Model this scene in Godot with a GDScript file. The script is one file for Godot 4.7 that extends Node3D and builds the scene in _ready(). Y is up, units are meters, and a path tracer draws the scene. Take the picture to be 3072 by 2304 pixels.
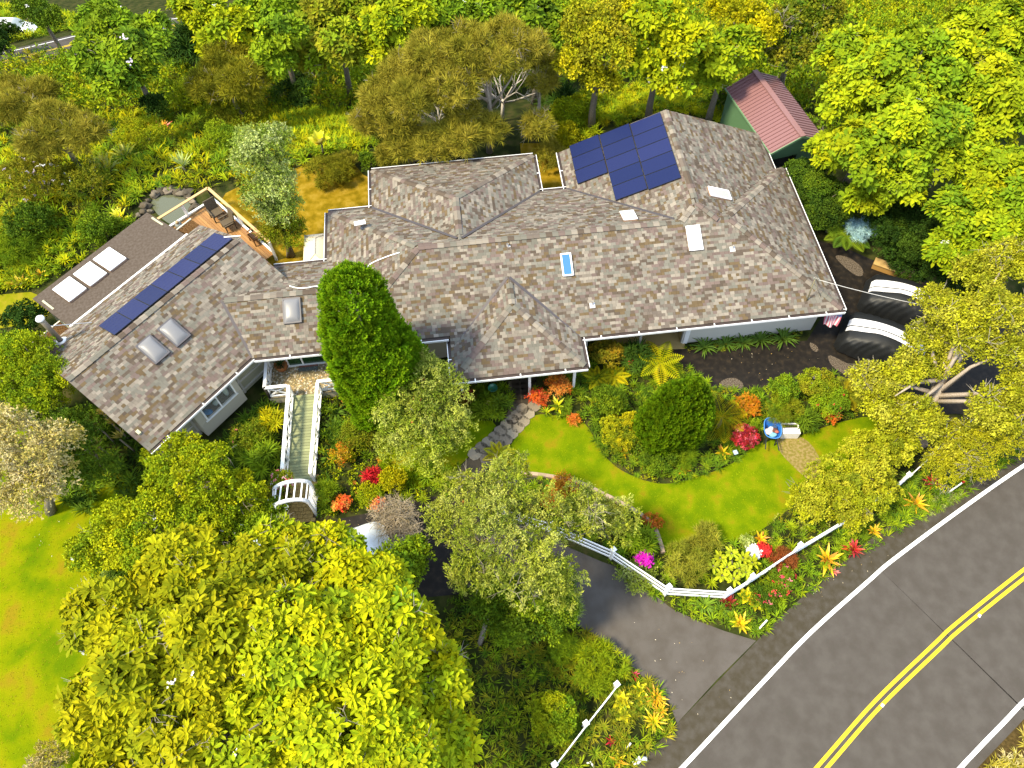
extends Node3D
# A hillside house with a long shingled roof, seen from the air: garden, lane, driveway and the trees round it.
# House axes: x along the long ridge, z towards the lane. Metres, y up.

const PITCH := 0.395   # roof slope
const EAVE := 2.6
var tint := Color(1, 1, 1)
var mats := {}
var meshes := {}
var rng := RandomNumberGenerator.new()
var vary := FastNoiseLite.new()


func rnd(a: float, b: float) -> float:
	return rng.randf_range(a, b)


func pick(a: Array):
	return a[rng.randi() % a.size()]


func pv(a: Array) -> PackedVector2Array:
	var out := PackedVector2Array()
	for i in a.size() / 2:
		out.append(Vector2(a[2 * i], a[2 * i + 1]))
	return out


func land(x: float, z: float) -> float:   # the hillside falls away behind the house
	return -0.4 * clampf(-z - 36.0, 0.0, 110.0)


func on_land(p: Vector3) -> Vector3:
	return Vector3(p.x, land(p.x, p.z), p.z)


# ---------- materials ----------
func lin(c: Color) -> Color:
	return c.linear_to_srgb()


func plain(key: String, c: Color, rough := 0.8, metal := 0.0, spec := 0.5) -> StandardMaterial3D:
	if not mats.has(key):
		var m := StandardMaterial3D.new()
		m.albedo_color = lin(c)
		m.roughness = rough
		m.metallic = metal
		m.metallic_specular = spec
		mats[key] = m
	return mats[key]


func tinted(key: String, rough := 0.7, spec := 0.4) -> StandardMaterial3D:   # colour comes with the mesh or the copy
	if not mats.has(key):
		var m := StandardMaterial3D.new()
		m.vertex_color_use_as_albedo = true
		m.roughness = rough
		m.metallic_specular = spec
		mats[key] = m
	return mats[key]


func leaf_mat(key: String, rough := 0.6, through := 0.5, spec := 0.12) -> StandardMaterial3D:
	if not mats.has(key):
		var m := tinted(key, rough, spec)
		m.backlight_enabled = true
		m.backlight = Color(through, through, through)
		m.cull_mode = BaseMaterial3D.CULL_DISABLED
	return mats[key]


func noise_tex(freq: float, stops: Array, seed_n: int, kind := FastNoiseLite.TYPE_SIMPLEX_SMOOTH, octaves := 4, side := 512) -> NoiseTexture2D:
	var n := FastNoiseLite.new()
	n.seed = seed_n
	n.noise_type = kind
	n.frequency = freq
	n.fractal_octaves = octaves
	var g := Gradient.new()
	g.offsets = PackedFloat32Array(stops.map(func(s): return s[0]))
	g.colors = PackedColorArray(stops.map(func(s): return lin(s[1])))
	var t := NoiseTexture2D.new()
	t.width = side
	t.height = side
	t.seamless = true
	t.noise = n
	t.color_ramp = g
	return t


func ground_mat(key: String, span: float, freq: float, stops: Array, fine_span := 0.0, fine := 0.5, rough := 0.95, spec := 0.12, bump := 0.0) -> StandardMaterial3D:
	if not mats.has(key):
		var m := StandardMaterial3D.new()
		m.albedo_texture = noise_tex(freq, stops, key.hash() % 1000)
		m.uv1_triplanar = true
		m.uv1_world_triplanar = true
		m.uv1_scale = Vector3.ONE / span
		m.roughness = rough
		m.metallic_specular = spec
		if fine_span > 0.0:
			m.detail_enabled = true
			m.detail_blend_mode = BaseMaterial3D.BLEND_MODE_MUL
			m.detail_uv_layer = BaseMaterial3D.DETAIL_UV_2
			m.uv2_triplanar = true
			m.uv2_world_triplanar = true
			m.uv2_scale = Vector3.ONE / fine_span
			m.detail_albedo = noise_tex(0.05, [[0.2, Color(1, 1, 1) * (1.0 - fine)], [0.55, Color(1, 1, 1) * (1.0 - fine * 0.35)], [0.8, Color(1, 1, 1)]], 77, FastNoiseLite.TYPE_SIMPLEX, 3)
		mats[key] = m
	return mats[key]


# ---------- meshes ----------
func mk() -> SurfaceTool:
	var st := SurfaceTool.new()
	st.begin(Mesh.PRIMITIVE_TRIANGLES)
	st.set_smooth_group(-1)
	return st


func tri(st: SurfaceTool, a: Vector3, b: Vector3, c: Vector3) -> void:   # counter-clockwise from outside
	st.set_color(tint)
	st.add_vertex(a)
	st.add_vertex(c)
	st.add_vertex(b)


func quad(st: SurfaceTool, a: Vector3, b: Vector3, c: Vector3, d: Vector3) -> void:
	tri(st, a, b, c)
	tri(st, a, c, d)


func box(st: SurfaceTool, t: Transform3D, s: Vector3) -> void:
	var h := s / 2
	var v := []
	for i in 8:
		v.append(t * Vector3(h.x if i & 1 else -h.x, h.y if i & 2 else -h.y, h.z if i & 4 else -h.z))
	quad(st, v[4], v[5], v[7], v[6])
	quad(st, v[1], v[0], v[2], v[3])
	quad(st, v[5], v[1], v[3], v[7])
	quad(st, v[0], v[4], v[6], v[2])
	quad(st, v[6], v[7], v[3], v[2])
	quad(st, v[0], v[1], v[5], v[4])


func slab(st: SurfaceTool, at: Vector3, s: Vector3, yaw := 0.0) -> void:
	box(st, Transform3D(Basis(Vector3.UP, yaw), at), s)


func facing(dir: Vector3, up := Vector3.UP) -> Basis:   # x along dir, y near up
	var x := dir.normalized()
	var z := x.cross(up)
	if z.length() < 0.001:
		z = x.cross(Vector3.RIGHT)
	z = z.normalized()
	return Basis(x, z.cross(x), z)


func beam(st: SurfaceTool, p: Vector3, q: Vector3, w: float, h: float, up := Vector3.UP) -> void:
	box(st, Transform3D(facing(q - p, up), (p + q) / 2), Vector3(p.distance_to(q), h, w))


func tube(st: SurfaceTool, pts: Array, rads: Array, n := 6) -> void:
	st.set_smooth_group(0)
	var rings := []
	var side := Vector3.ZERO
	for i in pts.size():
		var d: Vector3 = (pts[mini(i + 1, pts.size() - 1)] - pts[maxi(i - 1, 0)]).normalized()
		if side == Vector3.ZERO:
			side = d.cross(Vector3.RIGHT if absf(d.x) < 0.8 else Vector3.UP).normalized()
		side = (side - d * side.dot(d)).normalized()
		var other := d.cross(side)
		var ring := []
		for k in n:
			var a := TAU * k / n
			ring.append(pts[i] + (side * cos(a) + other * sin(a)) * rads[i])
		rings.append(ring)
	for i in pts.size() - 1:
		for k in n:
			var l := (k + 1) % n
			quad(st, rings[i][k], rings[i][l], rings[i + 1][l], rings[i + 1][k])
	for k in range(1, n - 1):
		tri(st, rings[0][0], rings[0][k + 1], rings[0][k])
		tri(st, rings[-1][0], rings[-1][k], rings[-1][k + 1])
	st.set_smooth_group(-1)


func lathe(st: SurfaceTool, at: Vector3, profile: Array, n := 16) -> void:
	st.set_smooth_group(0)
	for i in profile.size() - 1:
		for k in n:
			var a := TAU * k / n
			var b := TAU * (k + 1) / n
			var p: Vector2 = profile[i]
			var q: Vector2 = profile[i + 1]
			var v := func(r: Vector2, w: float): return at + Vector3(cos(w) * r.x, r.y, -sin(w) * r.x)
			quad(st, v.call(p, a), v.call(p, b), v.call(q, b), v.call(q, a))
	st.set_smooth_group(-1)


func blob(st: SurfaceTool, at: Vector3, r: Vector3, rough: float, n := 7) -> void:   # an uneven stone
	st.set_smooth_group(0)
	var off := rnd(0, 100)
	var p := func(i: int, k: int):
		var a := PI * i / n
		var b := TAU * (k % (n + 2)) / (n + 2)
		var d := Vector3(sin(a) * cos(b), cos(a), sin(a) * sin(b))
		return at + d * r * (1.0 + rough * vary.get_noise_3dv(d * 60.0 + Vector3(off, off, 0) * 9.0))
	for i in n:
		for k in n + 2:
			quad(st, p.call(i, k), p.call(i, k + 1), p.call(i + 1, k + 1), p.call(i + 1, k))
	st.set_smooth_group(-1)


func sheet(st: SurfaceTool, poly: PackedVector2Array, lift: float) -> void:
	var t := Geometry2D.triangulate_polygon(poly)
	for i in t.size() / 3:
		var v := []
		for k in 3:
			var p := poly[t[3 * i + k]]
			v.append(Vector3(p.x, land(p.x, p.y) + lift, p.y))
		if (v[1] - v[0]).cross(v[2] - v[0]).y < 0.0:
			v.reverse()
		tri(st, v[0], v[1], v[2])


func prism(st: SurfaceTool, poly: PackedVector2Array, y0: float, y1: float) -> void:
	sheet(st, poly, y1)
	var turn := 1 if Geometry2D.is_polygon_clockwise(poly) else -1
	for i in poly.size():
		var a := poly[i]
		var b := poly[(i + 1) % poly.size()]
		if turn > 0:
			quad(st, Vector3(a.x, y0, a.y), Vector3(b.x, y0, b.y), Vector3(b.x, y1, b.y), Vector3(a.x, y1, a.y))
		else:
			quad(st, Vector3(b.x, y0, b.y), Vector3(a.x, y0, a.y), Vector3(a.x, y1, a.y), Vector3(b.x, y1, b.y))


func smooth(poly: PackedVector2Array, times := 2) -> PackedVector2Array:
	for _k in times:
		var out := PackedVector2Array()
		for i in poly.size():
			var a := poly[i]
			var b := poly[(i + 1) % poly.size()]
			out.append(a.lerp(b, 0.25))
			out.append(a.lerp(b, 0.75))
		poly = out
	return poly


func done(st: SurfaceTool) -> ArrayMesh:
	st.generate_normals()
	return st.commit()


# ---------- nodes ----------
func place(called: String, mesh: Mesh, m: Material, parent: Node = self, t := Transform3D()) -> MeshInstance3D:
	var o := MeshInstance3D.new()
	o.name = called
	o.mesh = mesh
	o.material_override = m
	o.transform = t
	parent.add_child(o, true)
	return o


func put(called: String, st: SurfaceTool, m: Material, parent: Node = self) -> MeshInstance3D:
	return place(called, done(st), m, parent)


func tag(o: Node, label: String, category := "", group := "", kind := "") -> Node:
	if label: o.set_meta("label", label)
	if category: o.set_meta("category", category)
	if group: o.set_meta("group", group)
	if kind: o.set_meta("kind", kind)
	return o


func thing(called: String, label: String, category: String, at := Vector3.ZERO, group := "") -> Node3D:
	var o := Node3D.new()
	o.name = called
	o.position = at
	add_child(o, true)
	tag(o, label, category, group)
	return o


func setting(called: String, st: SurfaceTool, m: Material, label: String) -> MeshInstance3D:
	var o := put(called, st, m)
	tag(o, label, "", "", "structure")
	return o


func copies(called: String, mesh: Mesh, m: Material, xf: Array, cols: Array, parent: Node = self) -> MultiMeshInstance3D:
	var mm := MultiMesh.new()
	mm.transform_format = MultiMesh.TRANSFORM_3D
	mm.use_colors = true
	mm.mesh = mesh
	mm.instance_count = xf.size()
	for i in xf.size():
		mm.set_instance_transform(i, xf[i])
		mm.set_instance_color(i, cols[i])
	var o := MultiMeshInstance3D.new()
	o.name = called
	o.multimesh = mm
	o.material_override = m
	parent.add_child(o, true)
	tag(o, "", "", "", "stuff")
	return o


# ---------- foliage ----------
func leaf(st: SurfaceTool, at: Vector3, dir: Vector3, up: Vector3, length: float, width: float, fold := 0.15, droop := 0.15) -> void:
	var d := dir.normalized()
	var side := d.cross(up).normalized()
	var n := side.cross(d).normalized()
	var c := at + d * length * 0.55 - n * width * fold
	var t := at + d * length - n * length * droop
	var l := at + d * length * 0.5 + side * width * 0.5
	var r := at + d * length * 0.5 - side * width * 0.5
	quad(st, at, c, t, l)
	quad(st, at, r, t, c)


func oval(st: SurfaceTool, at: Vector3, dir: Vector3, up: Vector3, length: float, width: float, fold := 0.2, droop := 0.2) -> void:   # a rounded leaf creased along its rib
	var d := dir.normalized()
	var side := d.cross(up).normalized()
	var n := side.cross(d).normalized()
	var c1 := at + d * length * 0.32 - n * width * fold
	var c2 := at + d * length * 0.74 - n * (width * fold + length * droop * 0.45)
	var t := at + d * length - n * length * droop
	for s in [-1.0, 1.0]:
		var a: Vector3 = at + d * length * 0.3 + side * width * 0.42 * s
		var b: Vector3 = at + d * length * 0.75 + side * width * 0.45 * s - n * length * droop * 0.4
		if s > 0.0:
			tri(st, at, c1, a)
			quad(st, c1, c2, b, a)
			tri(st, c2, t, b)
		else:
			tri(st, at, a, c1)
			quad(st, a, b, c2, c1)
			tri(st, c2, b, t)


func blade(st: SurfaceTool, at: Vector3, dir: Vector3, length: float, width: float, bend: float, steps := 3, taper := 0.6) -> void:   # a strap leaf that arches over
	var flat := Vector3(dir.x, 0, dir.z).normalized() if Vector2(dir.x, dir.z).length() > 0.01 else Vector3.RIGHT
	var side := flat.cross(Vector3.UP).normalized()
	var p := at
	var d := dir.normalized()
	var last := []
	for i in steps + 1:
		var f := float(i) / steps
		var w := width * 0.5 * (1.0 - pow(f, 2.0 / maxf(taper, 0.05)) if i < steps else 0.02) * (0.75 + 0.5 * sin(f * PI))
		var a := p - side * w
		var b := p + side * w
		var mid := p - Vector3.UP * w * 0.4
		if last:
			quad(st, last[0], last[1], mid, a)
			quad(st, last[1], last[2], b, mid)
		last = [a, mid, b]
		p += d * length / steps
		d = (d + Vector3.DOWN * bend / steps).normalized()


func ball_dir(up_bias := 0.0) -> Vector3:
	while true:
		var v := Vector3(rnd(-1, 1), rnd(-1, 1), rnd(-1, 1))
		if v.length() < 1.0 and v.length() > 0.05:
			return (v.normalized() + Vector3.UP * up_bias).normalized()
	return Vector3.UP


func shade(lo := 0.8, hi := 1.15) -> void:   # leaf-to-leaf difference in pigment
	var f := rnd(lo, hi)
	tint = Color(f * rnd(0.93, 1.07), f, f * rnd(0.8, 1.2))


func sprig(kind: String) -> ArrayMesh:   # unit-size pieces of foliage, several of each
	if meshes.has(kind):
		return meshes[kind]
	var st := mk()
	match kind.rstrip("0123456789"):
		"broad":   # whorl of big oval leaflets
			for ring in 2:
				var n := 8 if ring == 0 else 5
				for i in n:
					shade(0.7, 1.25)
					var a := TAU * (i + rnd(-0.3, 0.3) + ring * 0.5) / n
					var lift := rnd(-0.05, 0.45) + ring * 0.75
					var at := Vector3(cos(a) * 0.12, ring * 0.12, sin(a) * 0.12)
					oval(st, at, Vector3(cos(a), lift, sin(a)), Vector3.UP, rnd(0.65, 1.05) * (1.0 - ring * 0.3), rnd(0.3, 0.4), 0.2, rnd(0.1, 0.35))
		"small":   # twig end with many little leaves
			for i in 20:
				shade(0.65, 1.3)
				var d := ball_dir(0.45)
				leaf(st, d * rnd(0.1, 0.6), (d + ball_dir() * 0.8).normalized(), ball_dir(1.0), rnd(0.34, 0.52), rnd(0.24, 0.32), 0.14, 0.12)
		"twig":   # small leaves set along three stalks
			for s in 3:
				var d := ball_dir(0.6)
				for i in 8:
					shade(0.7, 1.25)
					var at := d * (0.15 + 0.11 * i)
					leaf(st, at, (d * 0.6 + ball_dir(0.2)).normalized(), ball_dir(0.9), rnd(0.28, 0.45), rnd(0.13, 0.19), 0.12, 0.15)
		"needle":   # soft brush of thin leaves
			for i in 34:
				shade(0.7, 1.2)
				var d := ball_dir(0.55)
				var side := d.cross(ball_dir()).normalized() * 0.045
				tri(st, d * 0.1 - side, d * 0.1 + side, d * rnd(0.7, 1.1))
		"plume":   # upright cypress spray
			for i in 30:
				shade(0.75, 1.2)
				var y := rnd(0.0, 0.9)
				var w := 0.2 * sin(PI * (0.2 + 0.75 * y))
				var a := rnd(0, TAU)
				var at := Vector3(cos(a) * w, y, sin(a) * w)
				leaf(st, at, Vector3(cos(a) * 0.55, 1.0, sin(a) * 0.55), Vector3(cos(a), 0.1, sin(a)), rnd(0.22, 0.36), rnd(0.09, 0.15), 0.2, -0.1)
		"tuft":   # grass tuft
			for i in 14:
				shade(0.7, 1.2)
				var a := rnd(0, TAU)
				blade(st, Vector3(cos(a), 0, sin(a)) * rnd(0, 0.18), Vector3(cos(a) * 0.7, 1.0, sin(a) * 0.7), rnd(0.7, 1.1), 0.07, rnd(0.7, 1.6), 2, 0.9)
		"strap":   # arching strap leaves, agapanthus and lilies
			for i in 16:
				shade(0.75, 1.2)
				var a := TAU * i / 16.0 + rnd(-0.2, 0.2)
				blade(st, Vector3(cos(a), 0, sin(a)) * 0.04, Vector3(cos(a), rnd(0.5, 1.8), sin(a)), rnd(0.75, 1.1), 0.1, rnd(0.8, 1.7), 3, 0.9)
		"floret":   # small flower heads
			for i in 12:
				shade(0.8, 1.15)
				var d := ball_dir(0.8)
				var at := d * rnd(0.3, 0.9)
				for k in 4:
					var a := TAU * k / 4.0
					leaf(st, at, Vector3(cos(a), 0.5, sin(a)), Vector3.UP, 0.26, 0.2, 0.0, 0.0)
		"spiky":   # star of narrow stiff leaves
			for i in 34:
				shade(0.8, 1.15)
				var d := ball_dir(0.25)
				var side := d.cross(ball_dir()).normalized() * 0.035
				tri(st, d * 0.05 - side, d * 0.05 + side, d * rnd(0.85, 1.05))
		"dead":   # bare forked twig
			for i in 7:
				shade(0.8, 1.1)
				var d := ball_dir(0.5)
				var e := (d + ball_dir() * 0.7).normalized()
				tube(st, [Vector3.ZERO, d * 0.5, d * 0.5 + e * 0.5], [0.022, 0.014, 0.005], 3)
				tube(st, [d * 0.5, d * 0.5 + (d + ball_dir() * 0.8).normalized() * 0.4], [0.016, 0.005], 3)
		"petal":   # fallen leaf
			leaf(st, Vector3.ZERO, Vector3(1, 0.1, 0), Vector3.UP, 1.0, 0.5, 0.1, 0.1)
	tint = Color(1, 1, 1)
	meshes[kind] = done(st)
	return meshes[kind]


func colour(pal: Array) -> Color:
	var c: Color = pick(pal)
	var d: Color = pick(pal)
	c = c.lerp(d, rnd(0, 0.5))
	var f := rnd(1.2, 1.85)
	return Color(minf(c.r * f, 0.75), minf(c.g * f, 0.75), minf(c.b * f, 0.75))


func turned(up: Vector3, s: float) -> Basis:   # local y towards up, any turn about it
	var y := up.normalized()
	var x := y.cross(Vector3.FORWARD if absf(y.z) < 0.9 else Vector3.RIGHT).normalized()
	return Basis(x, y, x.cross(y)).rotated(y, rnd(0, TAU)).scaled_local(Vector3(s, s * rnd(0.85, 1.15), s))


# foliage over a heap of lobes [[centre, radius], ...]; flat squashes them
func foliage(called: String, parent: Node, lobes: Array, kind: String, size: float, pal: Array, dens := 1.0, flat := 0.8, low := -0.35, m: Material = null) -> void:
	var xf := []
	var cols := []
	for l in lobes:
		var c: Vector3 = l[0]
		var r: float = l[1]
		var n := int(dens * 8.0 * r * r / (size * size)) + 4
		var hue := colour(pal)
		for i in n:
			var d := ball_dir(0.25)
			if d.y < low:
				d.y = -d.y
			var out := r * (1.0 if rng.randf() < 0.72 else rnd(0.35, 0.9)) * rnd(0.9, 1.08)
			var p := c + d * Vector3(out, out * flat, out)
			var deep := false
			for o in lobes:
				if o != l:
					var v: Vector3 = p - o[0]
					v.y /= flat
					if v.length() < o[1] * 0.72:
						deep = true
						break
			if deep and rng.randf() < 0.85:
				continue
			var s := size * rnd(0.75, 1.2)
			var y := (d * 0.8 + Vector3.UP * 0.55 + ball_dir() * 0.4).normalized()
			if kind.begins_with("plume"):
				y = (d * 0.55 + Vector3.UP * 0.9 + ball_dir() * 0.15).normalized()
			xf.append(Transform3D(turned(y, s), p))
			cols.append(hue.lerp(colour(pal), 0.45))
	copies(called, sprig(kind), m if m else leaf_mat("leaves"), xf, cols, parent).position = Vector3.ZERO


func lobes_in(c: Vector3, r: float, tall: float, n: int, share := 0.36) -> Array:   # a crown's lobes, bunched round its middle
	var out := [[c - Vector3(0, r * 0.1, 0), r * 0.5]]
	for i in n:
		var a := TAU * i * 0.618 + rnd(-0.4, 0.4)
		var y := rnd(-0.35, 0.9)
		var w := sqrt(maxf(0.0, 1.0 - y * y)) * rnd(0.8, 1.05)
		var q := r * share * rnd(0.6, 1.25)
		out.append([c + Vector3(cos(a) * w * (r - q), y * (r - q) * tall, sin(a) * w * (r - q)), q])
	return out


func limbs(root: Node3D, foot: Vector3, lobes: Array, thick: float, bark: Material, most := 7, called := "trunk") -> void:
	var st := mk()
	var mid := Vector3.ZERO
	for l in lobes:
		mid += l[0]
	mid /= lobes.size()
	var fork := foot.lerp(mid, 0.5) + Vector3(rnd(-0.2, 0.2), 0, rnd(-0.2, 0.2))
	tube(st, [foot, foot.lerp(fork, 0.5) + Vector3(rnd(-0.1, 0.1), 0, rnd(-0.1, 0.1)), fork, fork.lerp(mid, 0.8)], [thick * 1.25, thick, thick * 0.85, thick * 0.3], 8)
	put(called, st, bark, root)
	var order := range(lobes.size())
	for i in mini(most, lobes.size()):
		var l = lobes[order[i * lobes.size() / mini(most, lobes.size())]]
		var b := mk()
		var a := fork.lerp(mid, rnd(0.0, 0.5))
		var e: Vector3 = l[0] + Vector3(rnd(-0.3, 0.3), l[1] * 0.5, rnd(-0.3, 0.3))
		tube(b, [a, a.lerp(e, 0.5) + Vector3(rnd(-0.3, 0.3), rnd(0.0, 0.3), rnd(-0.3, 0.3)), e], [thick * 0.5, thick * 0.3, thick * 0.08], 5)
		put("branch", b, bark, root)


# a tree whose crown is the given lobes (world positions); the trunk stands under them at foot
func tree(called: String, label: String, category: String, lobes: Array, kind: String, size: float, pal: Array, o := {}) -> Node3D:
	var mid := Vector3.ZERO
	for l in lobes:
		mid += l[0]
	mid /= lobes.size()
	var foot: Vector3 = o.get("foot", on_land(mid))
	var root := thing(called, label, category, foot, o.get("group", ""))
	var here := []
	for l in lobes:
		here.append([l[0] - foot, l[1]])
	var full := []
	for l in here:
		full.append_array(lobes_in(l[0], l[1], o.get("tall", 0.8), o.get("sub", 7) + 6))
	limbs(root, Vector3.ZERO, here if here.size() > 2 else full, o.get("thick", 0.2), o.get("bark", mats.bark), o.get("limbs", 6))
	foliage("crown", root, full, kind, size, pal, o.get("dens", 1.0), o.get("flat", 0.85))
	if o.has("bloom"):   # [palette, how many, size, kind]
		var b: Array = o.bloom
		var xf := []
		var cols := []
		for i in b[1]:
			var l = pick(full)
			var d := ball_dir(0.7)
			xf.append(Transform3D(turned(d, b[2] * rnd(0.7, 1.2)), l[0] + d * l[1] * 1.02))
			cols.append(colour(b[0]))
		copies("blossom", sprig("floret"), tinted("petals", 0.6), xf, cols, root)
	if o.has("dead"):
		var xf := []
		var cols := []
		for i in int(o.dead * o.get("twiggy", 0.5)):
			var l = pick(full)
			var d := ball_dir(0.2)
			xf.append(Transform3D(turned(d + Vector3.UP * 0.4, rnd(0.4, 0.9)), l[0] + d * l[1] * 0.7))
			cols.append(Color(0.26, 0.23, 0.18) * rnd(0.7, 1.3))
		copies("dead_twigs", sprig("dead"), tinted("dead_wood", 0.9), xf, cols, root)
	return root


# a shrub: centre of its leafy heap and its radius
func shrub(label: String, c: Vector3, r: float, kind: String, size: float, pal: Array, o := {}) -> Node3D:
	var foot := on_land(c)
	var root := thing(o.get("called", "shrub"), label, o.get("category", "shrub"), foot, o.get("group", ""))
	var mid := c - foot
	var heap := lobes_in(mid, r, o.get("tall", 0.7), o.get("sub", 6) + 3, 0.42)
	var st := mk()
	for i in 4:
		var e := mid + Vector3(rnd(-0.5, 0.5), 0.1, rnd(-0.5, 0.5)) * r
		tube(st, [Vector3(rnd(-0.1, 0.1), 0, rnd(-0.1, 0.1)), e * Vector3(0.5, 0.6, 0.5), e], [0.035, 0.03, 0.012], 4)
	put("stem", st, mats.bark, root)
	foliage("leaves", root, heap, kind, size, pal, o.get("dens", 1.0), o.get("flat", 0.8))
	if o.has("bloom"):
		var b: Array = o.bloom
		var xf := []
		var cols := []
		for i in b[1]:
			var l = pick(heap)
			var d := ball_dir(0.8)
			xf.append(Transform3D(turned(d, b[2] * rnd(0.7, 1.2)), l[0] + d * l[1] * 1.03))
			cols.append(colour(b[0]))
		copies("flowers", sprig("floret"), tinted("petals", 0.6), xf, cols, root)
	return root


# a rosette of large strap leaves, each a part (bromeliads, ti plants, dracaenas)
func rosette(called: String, label: String, category: String, at: Vector3, r: float, n: int, pal: Array, o := {}) -> Node3D:
	var root := thing(called, label, category, at, o.get("group", ""))
	root.rotation.y = rnd(0, TAU)
	var w: float = o.get("width", 0.16)
	var key := "rosette_leaf_%.2f_%.2f" % [w, o.get("bend", 0.8)]
	if not meshes.has(key):
		var st := mk()
		tint = Color(1, 1, 1)
		blade(st, Vector3.ZERO, Vector3(1, 0.75, 0), 1.0, w * 1.5, o.get("bend", 0.8), 4, o.get("taper", 0.8))
		meshes[key] = done(st)
	var up: float = o.get("stem", 0.0)
	if up > 0.0:
		var st := mk()
		tube(st, [Vector3.ZERO, Vector3(rnd(-0.1, 0.1), up, rnd(-0.1, 0.1))], [0.05, 0.04], 6)
		put("stem", st, mats.bark, root)
	for i in n:
		var f := float(i) / n
		var m := StandardMaterial3D.new()
		var c := colour(pal)
		var shared := "leaf_%d_%d_%d" % [int(c.r * 40), int(c.g * 40), int(c.b * 40)]
		if not mats.has(shared):
			m.albedo_color = lin(Color(int(c.r * 40) / 40.0 + 0.01, int(c.g * 40) / 40.0 + 0.01, int(c.b * 40) / 40.0 + 0.004))
			m.roughness = 0.45
			m.backlight_enabled = true
			m.backlight = Color(0.35, 0.35, 0.35)
			mats[shared] = m
		var b := Basis(Vector3.UP, f * TAU * 2.37 + rnd(-0.2, 0.2)) * Basis(Vector3.BACK, f * o.get("rise", 0.9) + rnd(-0.15, 0.1))
		place("leaf", meshes[key], mats[shared], root, Transform3D(b.scaled_local(Vector3.ONE * r * rnd(0.85, 1.12) * (1.0 - 0.3 * f)), Vector3(0, up + f * 0.08, 0)))
	return root


# a feathered frond along an arc, one mesh; used for ferns and palms
func frond(length: float, width: float, pairs: int, droop: float, leaf_w: float, forward := 0.5) -> ArrayMesh:
	var key := "frond_%.2f_%.2f_%d_%.2f_%.2f" % [length, width, pairs, droop, forward]
	if meshes.has(key):
		return meshes[key]
	var st := mk()
	var p := Vector3.ZERO
	var d := Vector3(1, 0.55, 0).normalized()
	var spine := [p]
	for i in pairs:
		p += d * length / pairs
		d = (d + Vector3.DOWN * droop / pairs).normalized()
		spine.append(p)
		var f := (i + 1.0) / pairs
		var l := width * sin(PI * clampf(0.12 + 0.86 * f, 0.0, 1.0)) + 0.03
		for s in [-1.0, 1.0]:
			shade(0.85, 1.12)
			leaf(st, p, Vector3(forward, -0.12, s), Vector3.UP, l, leaf_w, 0.2, 0.12)
	tint = Color(0.8, 0.8, 0.6)
	tube(st, spine, range(spine.size()).map(func(i): return 0.018 * length * (1.0 - 0.8 * i / spine.size())), 4)
	tint = Color(1, 1, 1)
	meshes[key] = done(st)
	return meshes[key]


func crown_of_fronds(called: String, label: String, category: String, at: Vector3, stem: float, n: int, f: ArrayMesh, pal: Array, o := {}) -> Node3D:
	var root := thing(called, label, category, at, o.get("group", ""))
	if stem > 0.1:
		var st := mk()
		tube(st, [Vector3.ZERO, Vector3(0.05, stem * 0.5, 0.0), Vector3(0, stem, 0)], [0.11, 0.09, 0.08], 7)
		put("trunk", st, mats.bark, root)
	for i in n:
		var m := leaf_mat("frond_%s_%d" % [called, i % 3], 0.5, 0.4)
		m.albedo_color = lin(pal[i % pal.size()])
		var b := Basis(Vector3.UP, TAU * i / n + rnd(-0.15, 0.15)) * Basis(Vector3.BACK, o.get("rise", 0.0) + rnd(-0.15, 0.2))
		place("frond", f, m, root, Transform3D(b.scaled_local(Vector3.ONE * rnd(0.85, 1.1)), Vector3(0, stem, 0)))
	return root


# ground cover over an area: [[kind, size, palette, share], ...]
func cover(called: String, label: String, poly: PackedVector2Array, per_m2: float, mix: Array, height := 0.0, lumps := 0.0) -> void:
	var lo := Vector2(1e9, 1e9)
	var hi := -lo
	for p in poly:
		lo = lo.min(p)
		hi = hi.max(p)
	var total := int((hi.x - lo.x) * (hi.y - lo.y) * per_m2)
	var per := {}
	for i in total:
		var p := Vector2(rnd(lo.x, hi.x), rnd(lo.y, hi.y))
		var g := vary.get_noise_2d(p.x * 9.0, p.y * 9.0) * 0.5 + 0.5
		var keep := clampf(g + rnd(-0.22, 0.22), 0.0, 0.999)
		if not Geometry2D.is_point_in_polygon(p, poly):
			continue
		var which := 0
		var run := 0.0
		for k in mix.size():
			run += mix[k][3]
			if keep < run:
				which = k
				break
		var row = mix[which]
		var s: float = row[1] * rnd(0.7, 1.3)
		var y := land(p.x, p.y) + maxf(0.0, height * (0.5 + 0.9 * vary.get_noise_2d(p.x * 25.0 + 400.0, p.y * 25.0))) * rnd(0.3, 1.0) + lumps
		if not per.has(which):
			per[which] = [[], []]
		per[which][0].append(Transform3D(turned(Vector3.UP + ball_dir() * 0.35, s), Vector3(p.x, y, p.y)))
		var c := colour(row[2])
		var f := 0.85 + 0.35 * (vary.get_noise_2d(p.x * 18.0 - 300.0, p.y * 18.0) * 0.5 + 0.5)
		per[which][1].append(Color(c.r * f, c.g * f, c.b * f))
	var root := Node3D.new()
	root.name = called
	add_child(root, true)
	tag(root, label, "", "", "stuff")
	for k in per:
		copies("plants", sprig(mix[k][0]), leaf_mat("leaves"), per[k][0], per[k][1], root)


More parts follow.
